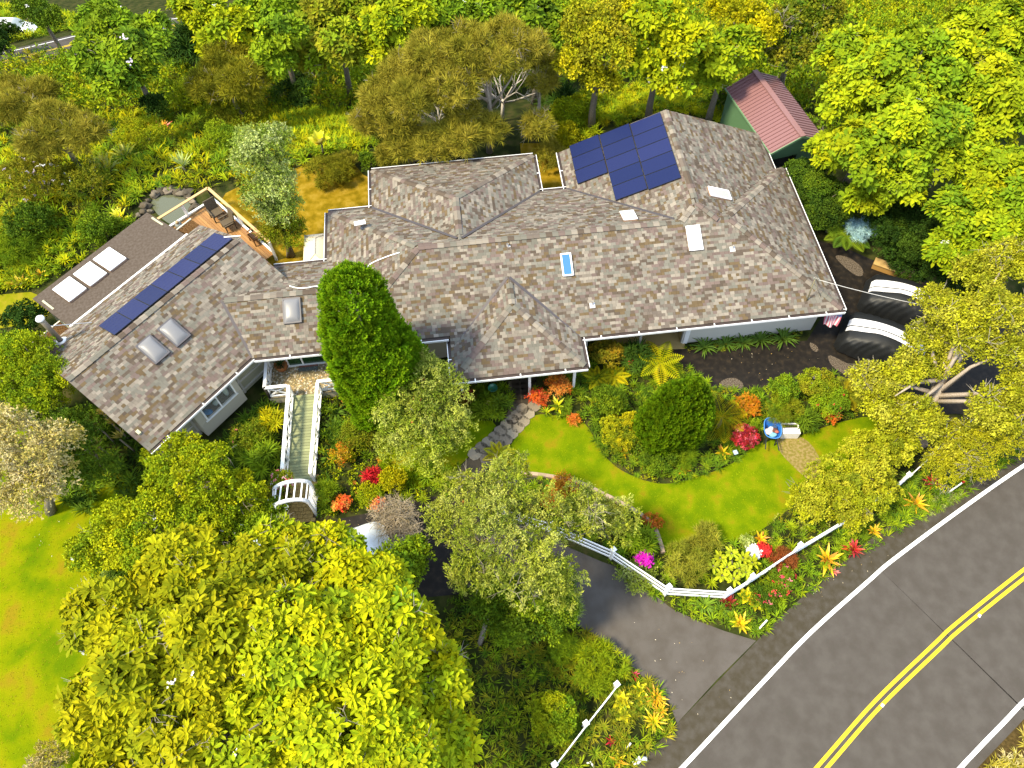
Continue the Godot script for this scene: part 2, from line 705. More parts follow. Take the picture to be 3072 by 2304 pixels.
func _ready() -> void:
	rng.seed = 20240611
	vary.seed = 5
	vary.frequency = 0.02
	var cam := Camera3D.new()
	cam.name = "camera"
	cam.transform = Transform3D(Basis(Vector3(0.993524,-0.021385,0.111596),Vector3(0.106542,0.516689,-0.849518),Vector3(-0.039494,0.855906,0.515621)),Vector3(0,31.00,0))
	cam.fov = 54.2249
	cam.near = 0.1
	cam.far = 2000.0
	add_child(cam)
	var sky := ProceduralSkyMaterial.new()
	sky.sky_top_color = Color(0.80, 0.88, 1.0)
	sky.sky_horizon_color = Color(0.95, 0.97, 1.0)
	sky.sky_curve = 0.2
	sky.ground_bottom_color = Color(0.25, 0.27, 0.2)
	sky.ground_horizon_color = Color(0.6, 0.62, 0.6)
	sky.sun_angle_max = 1.0
	var env := Environment.new()
	env.background_mode = Environment.BG_SKY
	env.sky = Sky.new()
	env.sky.sky_material = sky
	env.background_energy_multiplier = 0.74
	env.tonemap_mode = Environment.TONE_MAPPER_LINEAR
	env.tonemap_exposure = 3.05
	env.sdfgi_enabled = true
	env.ssao_enabled = true
	env.ssil_enabled = true
	var around := WorldEnvironment.new()
	around.name = "environment"
	around.environment = env
	add_child(around)
	var sun := DirectionalLight3D.new()
	sun.name = "sun"
	sun.light_energy = 0.95
	sun.light_color = Color(1.0, 0.94, 0.8)
	sun.light_angular_distance = 10.0
	sun.shadow_enabled = true
	add_child(sun)
	sun.look_at_from_position(Vector3(-22, 34, 6), Vector3.ZERO)

	mats.bark = ground_mat("bark_grey", 0.6, 0.02, [[0.2, Color(0.1, 0.08, 0.06)], [0.6, Color(0.19, 0.17, 0.13)], [0.9, Color(0.28, 0.26, 0.2)]])
	mats.white = plain("white", Color(0.78, 0.78, 0.76), 0.5)
	build_setting()
	build_house()
	build_roof_fittings()
	build_outbuildings()
	build_walkway()
	build_fences()
	build_yard_things()
	build_vehicles()
	plant_trees()
	plant_shrubs()
	plant_beds()
	plant_cover()


# ---------- ground, lane, drives, paths, water ----------
func band(st: SurfaceTool, line: Array, from: float, to: float, lift: float) -> void:   # a strip along a line of points, offset sideways
	var pts := []
	for i in line.size():
		var a: Vector3 = line[maxi(i - 1, 0)]
		var b: Vector3 = line[mini(i + 1, line.size() - 1)]
		var d := (b - a)
		d.y = 0
		var n := Vector3(-d.z, 0, d.x).normalized()
		var p: Vector3 = line[i]
		var u := p + n * from
		var v := p + n * to
		pts.append([Vector3(u.x, land(u.x, u.z) + lift, u.z), Vector3(v.x, land(v.x, v.z) + lift, v.z)])
	for i in pts.size() - 1:
		var a = pts[i]
		var b = pts[i + 1]
		if (b[0] - a[0]).cross(a[1] - a[0]).y < 0.0:
			quad(st, a[0], b[0], b[1], a[1])
		else:
			quad(st, a[1], b[1], b[0], a[0])


func spline(pts: Array, per := 6) -> Array:
	var out := []
	for i in pts.size() - 1:
		for k in per:
			var p0: Vector3 = pts[maxi(i - 1, 0)]
			var p3: Vector3 = pts[mini(i + 2, pts.size() - 1)]
			out.append(pts[i].cubic_interpolate(pts[i + 1], p0, p3, float(k) / per))
	out.append(pts[-1])
	return out


func build_setting() -> void:
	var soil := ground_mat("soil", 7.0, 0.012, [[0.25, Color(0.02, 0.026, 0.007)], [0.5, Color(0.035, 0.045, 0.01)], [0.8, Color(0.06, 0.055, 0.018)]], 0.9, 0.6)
	var st := mk()
	var n := 60
	for i in n:
		for k in n:
			var f := func(u: int, w: int):
				var x := pow(absf(u / 30.0 - 1.0), 2.0) * signf(u / 30.0 - 1.0) * 400.0
				var z := -36.0 + pow(absf(w / 30.0 - 1.0), 2.0) * signf(w / 30.0 - 1.0) * 400.0
				return Vector3(x, land(x, z), z)
			quad(st, f.call(i, k + 1), f.call(i + 1, k + 1), f.call(i + 1, k), f.call(i, k))
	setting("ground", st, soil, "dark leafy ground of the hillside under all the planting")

	var grass := ground_mat("lawn", 7.0, 0.012, [[0.2, Color(0.095, 0.15, 0.002)], [0.45, Color(0.125, 0.175, 0.002)], [0.65, Color(0.155, 0.19, 0.003)], [0.88, Color(0.2, 0.17, 0.006)]], 1.1, 0.4, 0.95, 0.05)
	st = mk()
	sheet(st, smooth(pv([2.11,-16.96,3.48,-16.68,4.58,-16.31,4.99,-14.86,5.46,-13.81,6.57,-12.98,7.75,-12.57,9.76,-12.94,11.02,-13.33,12.24,-14.21,14.24,-14.22,15.97,-14.71,18.28,-14.95,17.48,-13.65,16.46,-13.10,14.82,-12.27,13.88,-11.56,12.49,-10.75,11.02,-9.95,10.46,-9.72,8.03,-9.71,7.04,-9.36,6.80,-9.64,6.67,-10.74,6.24,-11.32,5.38,-12.07,4.60,-12.64,3.79,-13.08,2.47,-13.62,1.31,-13.94,0.25,-14.41,1.18,-15.63]), 2), 0.01)
	setting("front_lawn", st, grass, "bright mown front lawn curving round the planted island")
	st = mk()
	sheet(st, smooth(pv([-4.98,-16.95,-0.91,-16.94,0.65,-16.75,-0.20,-15.74,-1.20,-14.84,-1.64,-14.48,-3.42,-13.55,-5.17,-14.75]), 1), 0.01)
	setting("lawn_strip", st, grass, "small triangle of lawn left of the flagstone path")
	var rough_grass := ground_mat("rough_lawn", 11.0, 0.01, [[0.2, Color(0.09, 0.145, 0.002)], [0.45, Color(0.15, 0.185, 0.002)], [0.68, Color(0.19, 0.2, 0.003)], [0.9, Color(0.21, 0.16, 0.008)]], 1.3, 0.4, 0.95, 0.05)
	st = mk()
	sheet(st, smooth(pv([-35.62,-24.35,-25.05,-21.46,-18.81,-17.95,-15.55,-15.52,-15.37,-13.12,-15.37,-10.21,-10.90,-5.79,-8.25,-3.73,-8.19,-1.86,-27.75,-4.07]), 1), 0.01)
	setting("side_lawn", st, rough_grass, "wide mown lawn on the left below the house")
	var tawny := ground_mat("tawny_lawn", 5.0, 0.015, [[0.2, Color(0.156, 0.108, 0.0043)], [0.5, Color(0.228, 0.150, 0.0086)], [0.8, Color(0.288, 0.192, 0.0216)]], 0.9, 0.45)
	st = mk()
	sheet(st, smooth(pv([-10.07,-34.39,-9.35,-35.98,-7.27,-37.05,-5.03,-32.89,-1.01,-32.35,-1.24,-28.78,-7.28,-28.12,-7.98,-27.27,-10.81,-26.95,-10.99,-30.07,-14.10,-32.00,-13.33,-34.01]), 1), 0.012)
	sheet(st, pv([3.78,-35.34,8.52,-34.69,6.89,-29.72,3.55,-30.16]), 0.012)
	setting("back_lawn", st, tawny, "tawny dry lawn behind the house")
	st = mk()
	sheet(st, smooth(pv([-27.41,-33.52,-25.35,-34.29,-23.40,-35.92,-22.73,-35.42,-24.40,-33.37,-25.95,-32.05,-26.96,-31.68]), 1), 0.012)
	sheet(st, smooth(pv([-28.33,-27.53,-24.20,-27.55,-22.97,-27.50,-21.63,-26.01,-23.32,-25.15,-27.80,-25.62]), 1), 0.012)
	setting("grass_path", st, ground_mat("path_grass", 5.0, 0.015, [[0.2, Color(0.168, 0.180, 0.0036)], [0.8, Color(0.240, 0.204, 0.0144)]], 0.9, 0.4), "pale mown grass strip at the left edge behind the house")
	st = mk()
	sheet(st, smooth(pv([13.23,-14.52,14.54,-14.19,14.88,-12.63,14.11,-11.90,13.67,-12.44,12.99,-13.69]), 2), 0.016)
	setting("worn_ground", st, ground_mat("worn", 2.5, 0.03, [[0.3, Color(0.17, 0.14, 0.03)], [0.7, Color(0.27, 0.2, 0.08)]], 0.5, 0.4), "worn sandy patch of lawn in front of the white planter")

	# lane
	var tar := ground_mat("lane_asphalt", 9.0, 0.02, [[0.2, Color(0.066, 0.058, 0.050)], [0.5, Color(0.073, 0.065, 0.057)], [0.8, Color(0.081, 0.073, 0.064)]], 0.45, 0.28, 0.9, 0.15)
	var edge: Array = spline([Vector3(4.05,0.00,-0.44),Vector3(5.79,0.00,-1.53),Vector3(9.29,0.00,-3.90),Vector3(11.97,0.00,-5.68),Vector3(15.02,0.00,-7.44),Vector3(16.27,0.00,-8.14),Vector3(19.65,0.00,-9.79),Vector3(23.63,0.00,-11.62),Vector3(28.87,0.00,-13.83),Vector3(37.87,0.00,-17.31)])
	st = mk()
	band(st, edge, -0.95, 7.6, 0.012)
	setting("lane", st, tar, "grey asphalt lane sweeping across the lower right corner")
	st = mk()
	band(st, edge, -1.15, 0.0, 0.016)
	setting("lane_shoulder", st, ground_mat("shoulder_asphalt", 5.0, 0.02, [[0.2, Color(0.052, 0.044, 0.03)], [0.55, Color(0.062, 0.054, 0.041)], [0.85, Color(0.072, 0.064, 0.052)]], 0.4, 0.35, 0.9, 0.1), "darker worn asphalt shoulder along the planted edge of the lane")
	st = mk()
	band(st, edge, -0.075, 0.075, 0.022)
	band(st, edge, 6.45, 6.6, 0.022)
	setting("lane_edge_line", st, plain("line_white", Color(0.75, 0.75, 0.74), 0.6), "white painted edge lines of the lane")
	st = mk()
	band(st, edge, 3.12, 3.25, 0.022)
	band(st, edge, 3.37, 3.5, 0.022)
	setting("lane_centre_line", st, plain("line_yellow", Color(0.62, 0.42, 0.0), 0.6), "double yellow centre line of the lane")
	st = mk()
	for q in [Vector3(13.80,0.00,-2.75),Vector3(18.84,0.00,-5.53)]:
		slab(st, q + Vector3(0, 0.02, 0), Vector3(0.12, 0.03, 0.1), 0.7)
	setting("road_marking_studs", st, mats.white, "pale reflector studs between the yellow lines")
	st = mk()
	band(st, edge, 6.9, 9.4, 0.02)
	setting("lane_verge", st, ground_mat("verge_soil", 3.0, 0.03, [[0.3, Color(0.05, 0.035, 0.012)], [0.8, Color(0.09, 0.06, 0.02)]], 0.6, 0.5), "brown verge beyond the far edge of the lane")
	var far_line: Array = [Vector3(-47.31,-11.69,-65.22),Vector3(-43.11,-13.73,-70.31),Vector3(-41.10,-16.14,-76.36),Vector3(-36.46,-16.11,-76.26),Vector3(-30.82,-16.84,-78.09),Vector3(-28.27,-17.76,-80.41),Vector3(-23.40,-20.50,-87.26),Vector3(-14.77,-24.56,-97.40)]
	far_line = spline([Vector3(-47.51,-11.83,-65.57),Vector3(-43.11,-13.73,-70.31),Vector3(-39.95,-14.92,-73.29),Vector3(-37.49,-15.94,-75.84),Vector3(-30.78,-17.44,-79.59),Vector3(-28.27,-17.76,-80.41),Vector3(-23.85,-19.34,-84.35),Vector3(-14.39,-23.19,-93.98)])
	st = mk()
	band(st, far_line, -1.0, 8.0, 0.02)
	setting("far_road", st, tar, "grey road glimpsed between trees at the top left")
	st = mk()
	band(st, far_line, -0.1, 0.1, 0.035)
	setting("far_road_edge_line", st, mats.line_white, "white edge line of the far road")
	st = mk()
	band(st, far_line, 3.2, 3.4, 0.035)
	band(st, far_line, 3.6, 3.8, 0.035)
	setting("far_road_centre_line", st, mats.line_yellow, "yellow centre line of the far road")

	# drives and courtyard
	var drive := ground_mat("drive_asphalt", 7.0, 0.015, [[0.2, Color(0.076, 0.066, 0.056)], [0.5, Color(0.084, 0.074, 0.064)], [0.8, Color(0.092, 0.082, 0.072)]], 0.4, 0.22, 0.9, 0.15)
	st = mk()
	sheet(st, pv([5.94,-3.02,5.83,-3.73,5.24,-4.54,4.50,-5.39,3.62,-6.39,2.74,-7.06,1.86,-7.49,-0.22,-8.42,-1.54,-9.13,0.14,-11.87,1.83,-11.36,2.84,-10.34,4.19,-9.52,4.97,-9.11,6.14,-7.85,6.71,-7.23,7.67,-6.62,8.59,-6.13,9.73,-5.62,7.81,-4.36]), 0.014)
	setting("driveway", st, drive, "pale grey asphalt driveway opening onto the lane")
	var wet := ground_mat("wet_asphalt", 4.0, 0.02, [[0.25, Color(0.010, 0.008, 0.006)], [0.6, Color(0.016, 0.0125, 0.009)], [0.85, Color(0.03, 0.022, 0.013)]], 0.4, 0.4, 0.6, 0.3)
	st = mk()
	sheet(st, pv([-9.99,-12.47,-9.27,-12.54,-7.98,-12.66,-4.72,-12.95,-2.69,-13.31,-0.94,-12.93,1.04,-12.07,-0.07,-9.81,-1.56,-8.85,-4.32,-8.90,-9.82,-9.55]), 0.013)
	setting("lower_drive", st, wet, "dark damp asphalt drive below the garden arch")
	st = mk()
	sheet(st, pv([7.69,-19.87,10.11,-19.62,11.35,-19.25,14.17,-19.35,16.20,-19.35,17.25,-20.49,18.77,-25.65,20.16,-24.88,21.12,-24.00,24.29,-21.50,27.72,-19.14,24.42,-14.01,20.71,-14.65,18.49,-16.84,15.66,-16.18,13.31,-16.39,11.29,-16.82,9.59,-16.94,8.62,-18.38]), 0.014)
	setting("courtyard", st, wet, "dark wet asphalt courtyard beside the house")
	var dry := ground_mat("dry_asphalt", 1.5, 0.04, [[0.3, Color(0.05, 0.038, 0.025)], [0.5, Color(0.11, 0.09, 0.07)], [0.8, Color(0.16, 0.13, 0.1)]], 0.3, 0.3)
	st = mk()
	for poly in [pv([19.31,-24.52,20.05,-24.31,20.51,-23.55,20.43,-23.00,20.09,-22.89,19.76,-23.31,19.47,-23.92]), pv([11.29,-17.57,12.07,-17.76,12.48,-17.33,12.27,-16.98,11.68,-16.90,11.24,-17.07]), pv([16.24,-19.22,16.47,-19.15,16.64,-18.83,16.49,-18.59,16.27,-18.74]), pv([16.93,-18.50,17.56,-17.93,18.44,-17.15,18.19,-16.89,17.31,-17.19,16.86,-17.82])]:
		sheet(st, smooth(poly, 2), 0.02)
	setting("dry_pavement_patches", st, dry, "pale dry patches on the wet courtyard asphalt")
	st = mk()
	sheet(st, pv([5.87,-21.42,10.63,-21.33,10.11,-19.62,7.68,-19.83,5.73,-19.62]), 0.02)
	setting("carport_floor", st, plain("carport_concrete", Color(0.32, 0.23, 0.08), 0.8), "tan concrete carport floor under the eave")

	# flagstone path
	st = mk()
	sheet(st, pv([1.27,-18.85,2.18,-18.73,2.14,-17.07,1.84,-16.49,1.17,-15.70,0.59,-15.01,-0.71,-13.87,-2.04,-14.03,-1.17,-14.82,-0.17,-15.69,0.69,-16.51,1.09,-17.20]), 0.03)
	var path := setting("flagstone_path", st, plain("path_mortar", Color(0.085, 0.068, 0.045), 0.95, 0.0, 0.1), "curving flagstone path from the lawn to the front door")
	var stone_tones := [plain("stone_a", Color(0.22, 0.185, 0.13), 0.9, 0.0, 0.2), plain("stone_b", Color(0.18, 0.15, 0.11), 0.9, 0.0, 0.2), plain("stone_c", Color(0.25, 0.215, 0.155), 0.9, 0.0, 0.2)]
	var wet_stone := plain("stone_wet", Color(0.03, 0.022, 0.013), 0.5)
	var spots := [Vector3(1.77,0.03,-17.21),Vector3(2.31,0.03,-17.29),Vector3(1.48,0.03,-16.92),Vector3(2.01,0.03,-16.95),Vector3(1.23,0.03,-16.70),Vector3(1.72,0.03,-16.57),Vector3(0.96,0.03,-16.46),Vector3(1.42,0.03,-16.28),Vector3(0.63,0.03,-16.19),Vector3(1.13,0.03,-16.00),Vector3(0.30,0.03,-15.93),Vector3(0.77,0.03,-15.71),Vector3(-0.00,0.03,-15.66),Vector3(0.47,0.03,-15.46),Vector3(-0.33,0.03,-15.41),Vector3(0.14,0.03,-15.16),Vector3(-0.67,0.03,-15.15),Vector3(-0.18,0.03,-14.87)]
	for q in spots:
		var p := PackedVector2Array()
		var w := rnd(0.29, 0.34)
		for i in 10:
			var a := TAU * i / 10.0
			p.append(Vector2(q.x + cos(a) * w * rnd(0.9, 1.1), q.z + sin(a) * w * rnd(0.85, 1.05)))
		st = mk()
		prism(st, p, 0.02, 0.05)
		put("flagstone", st, pick(stone_tones), path)
	for row in 5:
		for col in 3:
			st = mk()
			var q: Vector3 = Vector3(1.45,0.00,-17.67).lerp(Vector3(1.49,0.00,-18.76), row / 4.0) + Vector3(0.12 + col * 0.42, 0, rnd(-0.05, 0.05))
			slab(st, q + Vector3(0, 0.035, 0), Vector3(0.37, 0.02, 0.4), rnd(-0.08, 0.08))
			put("flagstone", st, wet_stone, path)

	# pond
	st = mk()
	sheet(st, smooth(pv([-17.84,-33.44,-17.35,-33.77,-16.61,-33.78,-15.94,-33.56,-15.50,-33.05,-15.36,-32.40,-15.02,-31.87,-14.91,-30.84,-15.85,-31.19,-16.51,-31.45,-17.38,-32.44]), 2), 0.04)
	setting("pond_water", st, plain("pond", Color(0.085, 0.09, 0.05), 0.08, 0.0, 0.5), "still grey-green water of the garden pond")


# ---------- the house ----------
const GABLE := Vector3(-14.36, 0, -15.71)   # front left corner of the turned wing's roof
const ALONG := Vector3(0.685, 0, -0.7284)
const BACK := Vector3(-0.7284, 0, -0.685)
var house: Node3D
var tabs := []       # [score, transform, colour, roof part]
var shingle_mesh: ArrayMesh


func wing(u: float, d: float, h: float) -> Vector3:
	return GABLE + ALONG * u + BACK * d + Vector3.UP * h


func wing_turn() -> Basis:   # x along the turned wing, z out of its front
	return Basis(ALONG, Vector3.UP, -BACK)


const TAB_TONES := [Color(0.16, 0.138, 0.112), Color(0.115, 0.095, 0.078), Color(0.08, 0.062, 0.047), Color(0.125, 0.118, 0.096), Color(0.2, 0.175, 0.142), Color(0.12, 0.09, 0.078), Color(0.1, 0.072, 0.04), Color(0.14, 0.13, 0.108)]


func roof_face(roof: MeshInstance3D, deck: SurfaceTool, pts: Array) -> void:   # pts: the outline, first two along the eave
	var e: Vector3 = (pts[1] - pts[0]).normalized()
	var nrm := Vector3.ZERO
	for i in range(1, pts.size() - 1):
		nrm += (pts[i] - pts[0]).cross(pts[i + 1] - pts[0])
	nrm = nrm.normalized()
	if nrm.y < 0.0:
		nrm = -nrm
	e.y = 0
	var up := nrm.cross(e).normalized()
	if up.y < 0.0:
		up = -up
		e = -e
	var flat := PackedVector2Array()
	for p in pts:
		flat.append(Vector2((p - pts[0]).dot(e), (p - pts[0]).dot(up)))
	var t := Geometry2D.triangulate_polygon(flat)
	for i in t.size() / 3:
		var v := [pts[t[3 * i]], pts[t[3 * i + 1]], pts[t[3 * i + 2]]]
		if (v[1] - v[0]).cross(v[2] - v[0]).dot(nrm) < 0.0:
			v.reverse()
		tri(deck, v[0], v[1], v[2])
		tri(deck, v[2] - nrm * 0.12, v[1] - nrm * 0.12, v[0] - nrm * 0.12)
	for i in pts.size():
		var a: Vector3 = pts[i]
		var b: Vector3 = pts[(i + 1) % pts.size()]
		quad(deck, a, a - nrm * 0.12, b - nrm * 0.12, b)
	var top := 0.0
	for p in flat:
		top = maxf(top, p.y)
	var step := 0.14
	var tilt := nrm.rotated(e.normalized(), 0.0)
	for row in int(top / step) + 1:
		var y := row * step
		var cuts := []
		for i in flat.size():
			var a := flat[i]
			var b := flat[(i + 1) % flat.size()]
			var m := y + step * 0.5
			if (a.y <= m) != (b.y <= m):
				cuts.append(a.x + (b.x - a.x) * (m - a.y) / (b.y - a.y))
		cuts.sort()
		for c in cuts.size() / 2:
			var x: float = cuts[2 * c]
			var to: float = cuts[2 * c + 1]
			var run := 0
			var tone: Color = TAB_TONES[0]
			while x < to - 0.02:
				var w := minf(rnd(0.11, 0.27), to - x)
				tone = pick(TAB_TONES) if rng.randf() < 0.8 else tone
				var f := rnd(0.88, 1.14)
				var thick := 0.012 + (0.008 if rng.randf() < 0.5 else 0.0)
				var at: Vector3 = pts[0] + e * (x + w / 2) + up * (y + step * 0.5) + nrm * (0.008 + thick / 2)
				var b := Basis(e * (w - 0.006), nrm * thick, -up * (step + 0.01))
				if e.cross(nrm).dot(-up) < 0.0:
					b = Basis(e * (w - 0.006), nrm * thick, up * (step + 0.01))
				b = b.rotated(e, -0.03 if e.cross(nrm).dot(-up) < 0.0 else 0.03)
				var d := at.distance_squared_to(Vector3(0, 31, 0))
				tabs.append([w / d, Transform3D(b, at), Color(tone.r * f, tone.g * f, tone.b * f), roof])
				x += w
				run += 1


func ridge_line(roof: Node, a: Vector3, b: Vector3, slope_deg := 21.5) -> void:   # bent cap shingles lapping up the line
	var n := int(a.distance_to(b) / 0.3)
	var d := (b - a).normalized()
	var side := d.cross(Vector3.UP).normalized()
	var up := side.cross(d).normalized()
	for i in n:
		if not meshes.has("cap"):
			var st := mk()
			for s in [-1.0, 1.0]:
				box(st, Transform3D(Basis(Vector3.RIGHT, s * deg_to_rad(19.0)), Vector3(0, -0.025, s * 0.075)), Vector3(0.31, 0.022, 0.16))
			meshes["cap"] = done(st)
		var key := "cap_%d" % (rng.randi() % 6)
		var c: Color = TAB_TONES[int(key.right(1))]
		var o := place("ridge_cap", meshes.cap, plain(key, Color(c.r, c.g, c.b) * 1.05, 0.95, 0.0, 0.1), roof)
		o.transform = Transform3D(Basis(d, up, side).rotated(side, -0.07), a + d * (0.3 * i + 0.15) + up * 0.06)


func valley(roof: Node, a: Vector3, b: Vector3) -> void:
	var st := mk()
	beam(st, a + Vector3(0, 0.035, 0), b + Vector3(0, 0.035, 0), 0.13, 0.02)
	put("valley_flashing", st, plain("flashing", Color(0.065, 0.055, 0.055), 0.5, 0.3), roof)


func gutter(a: Vector3, b: Vector3, out: Vector3, name_it := "gutter", hangers := true) -> void:
	var st := mk()
	var p := a + out * 0.07 - Vector3.UP * 0.05
	var q := b + out * 0.07 - Vector3.UP * 0.05
	beam(st, p, q, 0.16, 0.05)
	var g := put(name_it, st, plain("gutter_dark", Color(0.03, 0.018, 0.013), 0.7), house)
	st = mk()
	beam(st, p + out * 0.095 - Vector3(0, 0.02, 0), q + out * 0.095 - Vector3(0, 0.02, 0), 0.03, 0.12)
	put("lip", st, mats.white, g)
	if hangers:
		var n := int(a.distance_to(b) / 1.75)
		for i in n:
			st = mk()
			var m := p.lerp(q, (i + 0.5) / n)
			beam(st, m - out * 0.06 + Vector3(0, 0.03, 0), m + out * 0.13 + Vector3(0, 0.02, 0), 0.05, 0.012)
			put("hanger", st, mats.white, g)


func R(x: float, z: float, h: float) -> Vector3:
	return Vector3(x, h, z)


func new_roof(called := "roof") -> MeshInstance3D:
	var o := MeshInstance3D.new()
	o.name = called
	o.material_override = plain("roof_deck", Color(0.06, 0.05, 0.042), 0.95, 0.0, 0.2)
	house.add_child(o, true)
	return o


func build_house() -> void:
	house = thing("house", "long low house with rambling grey-brown shingled hip roofs", "house")
	var st := mk()
	box(st, Transform3D(Basis(), Vector3.ZERO), Vector3.ONE)
	shingle_mesh = done(st)
	var s := PITCH
	var e := EAVE
	var ridge := e + s * 4.69
	var rb := e + s * 5.5
	var rc := e + s * 4.38
	var rd := e + s * 2.97
	# main hipped roof
	var roof := new_roof()
	var deck := mk()
	var cut := e + s * 0.62
	roof_face(roof, deck, [R(4.7, -19.22, e), R(17.05, -19.22, e), R(12.36, -23.91, ridge), R(11.81, -23.91, ridge), R(11, -24.72, rb), R(10.19, -23.91, ridge), R(-2.28, -23.91, ridge), R(-6.35, -19.84, cut), R(-1.24, -19.84, cut), R(-1.24, -19.22, e), R(1.73, -22.19, rd)])
	roof_face(roof, deck, [R(17.05, -19.22, e), R(17.05, -28.6, e), R(12.36, -23.91, ridge)])
	roof_face(roof, deck, [R(-6.97, -28.6, e), R(-6.97, -19.84, e), R(-6.35, -19.84, cut), R(-2.28, -23.91, ridge)])
	roof_face(roof, deck, [R(-6.97, -28.6, e), R(-4.7, -28.6, e), R(-0.32, -24.22, rc), R(4.06, -28.6, e), R(5.5, -28.6, e), R(10.19, -23.91, ridge), R(-2.28, -23.91, ridge)])
	roof_face(roof, deck, [R(16.5, -28.6, e), R(17.05, -28.6, e), R(12.36, -23.91, ridge), R(11.81, -23.91, ridge)])
	# rear wings and the front porch
	roof_face(roof, deck, [R(4.06, -31.36, e), R(-4.7, -31.36, e), R(-0.32, -26.98, rc)])
	roof_face(roof, deck, [R(-4.7, -31.36, e), R(-4.7, -28.6, e), R(-0.32, -24.22, rc), R(-0.32, -26.98, rc)])
	roof_face(roof, deck, [R(4.06, -28.6, e), R(4.06, -31.36, e), R(-0.32, -26.98, rc), R(-0.32, -24.22, rc)])
	roof_face(roof, deck, [R(5.5, -31.37, e), R(5.5, -28.6, e), R(10.19, -23.91, ridge), R(11, -24.72, rb), R(11, -31.37, rb)])
	roof_face(roof, deck, [R(16.5, -28.6, e), R(16.5, -31.37, e), R(11, -31.37, rb), R(11, -24.72, rb), R(11.81, -23.91, ridge)])
	roof_face(roof, deck, [R(-1.24, -17.62, e), R(4.7, -17.62, e), R(1.73, -20.59, rd)])
	roof_face(roof, deck, [R(4.7, -17.62, e), R(4.7, -19.22, e), R(1.73, -22.19, rd), R(1.73, -20.59, rd)])
	roof_face(roof, deck, [R(-1.24, -19.84, e), R(-1.24, -17.62, e), R(1.73, -20.59, rd), R(1.73, -22.19, rd)])
	roof.mesh = done(deck)
	for l in [[R(-2.28, -23.91, ridge), R(9.6, -23.91, ridge)], [R(10.19, -23.91, ridge), R(11, -24.72, rb)], [R(11.9, -23.8, ridge), R(11, -24.72, rb)], [R(17.0, -19.27, e), R(12.36, -23.91, ridge)], [R(17.0, -28.55, e), R(12.36, -23.91, ridge)], [R(-6.0, -20.2, cut + 0.14), R(-2.28, -23.91, ridge)], [R(-6.9, -28.53, e), R(-2.28, -23.91, ridge)], [R(-4.65, -31.31, e), R(-0.32, -26.98, rc)], [R(4.01, -31.31, e), R(-0.32, -26.98, rc)], [R(-0.32, -26.98, rc), R(-0.32, -24.4, rc)], [R(11, -31.3, rb), R(11, -24.72, rb)], [R(-1.19, -17.67, e), R(1.73, -20.59, rd)], [R(4.65, -17.67, e), R(1.73, -20.59, rd)], [R(1.73, -20.59, rd), R(1.73, -22.0, rd)]]:
		ridge_line(roof, l[0], l[1])
	for l in [[R(-4.7, -28.6, e), R(-0.45, -24.35, rc)], [R(4.06, -28.6, e), R(-0.2, -24.35, rc)], [R(5.5, -28.6, e), R(9.9, -24.2, ridge - 0.11)], [R(-1.2, -19.3, e), R(1.68, -22.14, rd)], [R(4.66, -19.26, e), R(1.78, -22.14, rd)]]:
		valley(roof, l[0], l[1])
	# link to the turned wing
	var link := new_roof()
	deck = mk()
	var rf := e + s * 2.65
	roof_face(link, deck, [R(-10.28, -19.95, e), R(-6.97, -19.95, e), R(-4.32, -22.6, rf), R(-11.53, -22.6, rf)])
	roof_face(link, deck, [R(-6.97, -25.28, e), R(-9.65, -25.28, e), R(-11.53, -22.6, rf), R(-4.32, -22.6, rf)])
	link.mesh = done(deck)
	ridge_line(link, R(-11.4, -22.6, rf), R(-6.5, -22.6, rf))
	valley(link, R(-10.28, -19.98, e), R(-11.53, -22.6, rf))
	# turned wing
	var turn := new_roof()
	deck = mk()
	var re := e + s * 4.25
	var at := func(u: float, d: float): return wing(u, d, e + s * (d if d <= 4.25 else 8.5 - d))
	roof_face(turn, deck, [at.call(0, 0), at.call(5.96, 0), at.call(6.96, 2.66), at.call(9.85, 1.42), at.call(9.85, 4.25), at.call(0, 4.25)])
	roof_face(turn, deck, [at.call(9.85, 8.0), at.call(0, 8.0), at.call(0, 4.25), at.call(9.85, 4.25)])
	turn.mesh = done(deck)
	ridge_line(turn, at.call(0.02, 4.25), at.call(9.83, 4.25))

	# shingles: the 300 that show largest are pieces of their own, the rest one mass
	tabs.sort_custom(func(a, b): return a[0] > b[0])
	for i in 300:
		var c: Color = tabs[i][2]
		var key := "tab_%d" % (i % 40)
		place("shingle", shingle_mesh, plain(key, c, 0.95, 0.0, 0.2), tabs[i][3], tabs[i][1])
	for r in [roof, link, turn]:
		var xf := []
		var cols := []
		for i in range(300, tabs.size()):
			if tabs[i][3] == r:
				xf.append(tabs[i][1])
				cols.append(tabs[i][2])
		tag(copies("shingles", shingle_mesh, tinted("shingle", 0.95, 0.2), xf, cols, r), "", "", "", "stuff")
	tabs.clear()

	# gutters
	var fwd := Vector3(0, 0, 1)
	gutter(R(4.78, -19.22, e), R(17.12, -19.22, e), fwd)
	gutter(R(-1.3, -17.62, e), R(4.78, -17.62, e), fwd)
	gutter(R(4.7, -17.6, e), R(4.7, -19.2, e), Vector3.RIGHT)
	gutter(R(-1.24, -17.6, e), R(-1.24, -19.9, e), Vector3.LEFT)
	gutter(R(-6.3, -19.84, cut), R(-1.3, -19.84, cut), fwd)
	gutter(R(-10.2, -19.95, e), R(-6.97, -19.95, e), fwd)
	gutter(wing(-0.02, 0, e), wing(5.9, 0, e), -BACK)
	gutter(R(17.05, -19.2, e), R(17.05, -28.6, e), Vector3.RIGHT, "fascia", false)
	gutter(R(16.5, -28.6, e), R(16.5, -31.4, e), Vector3.RIGHT, "fascia", false)
	gutter(R(5.5, -28.6, e), R(5.5, -31.4, e), Vector3.LEFT)
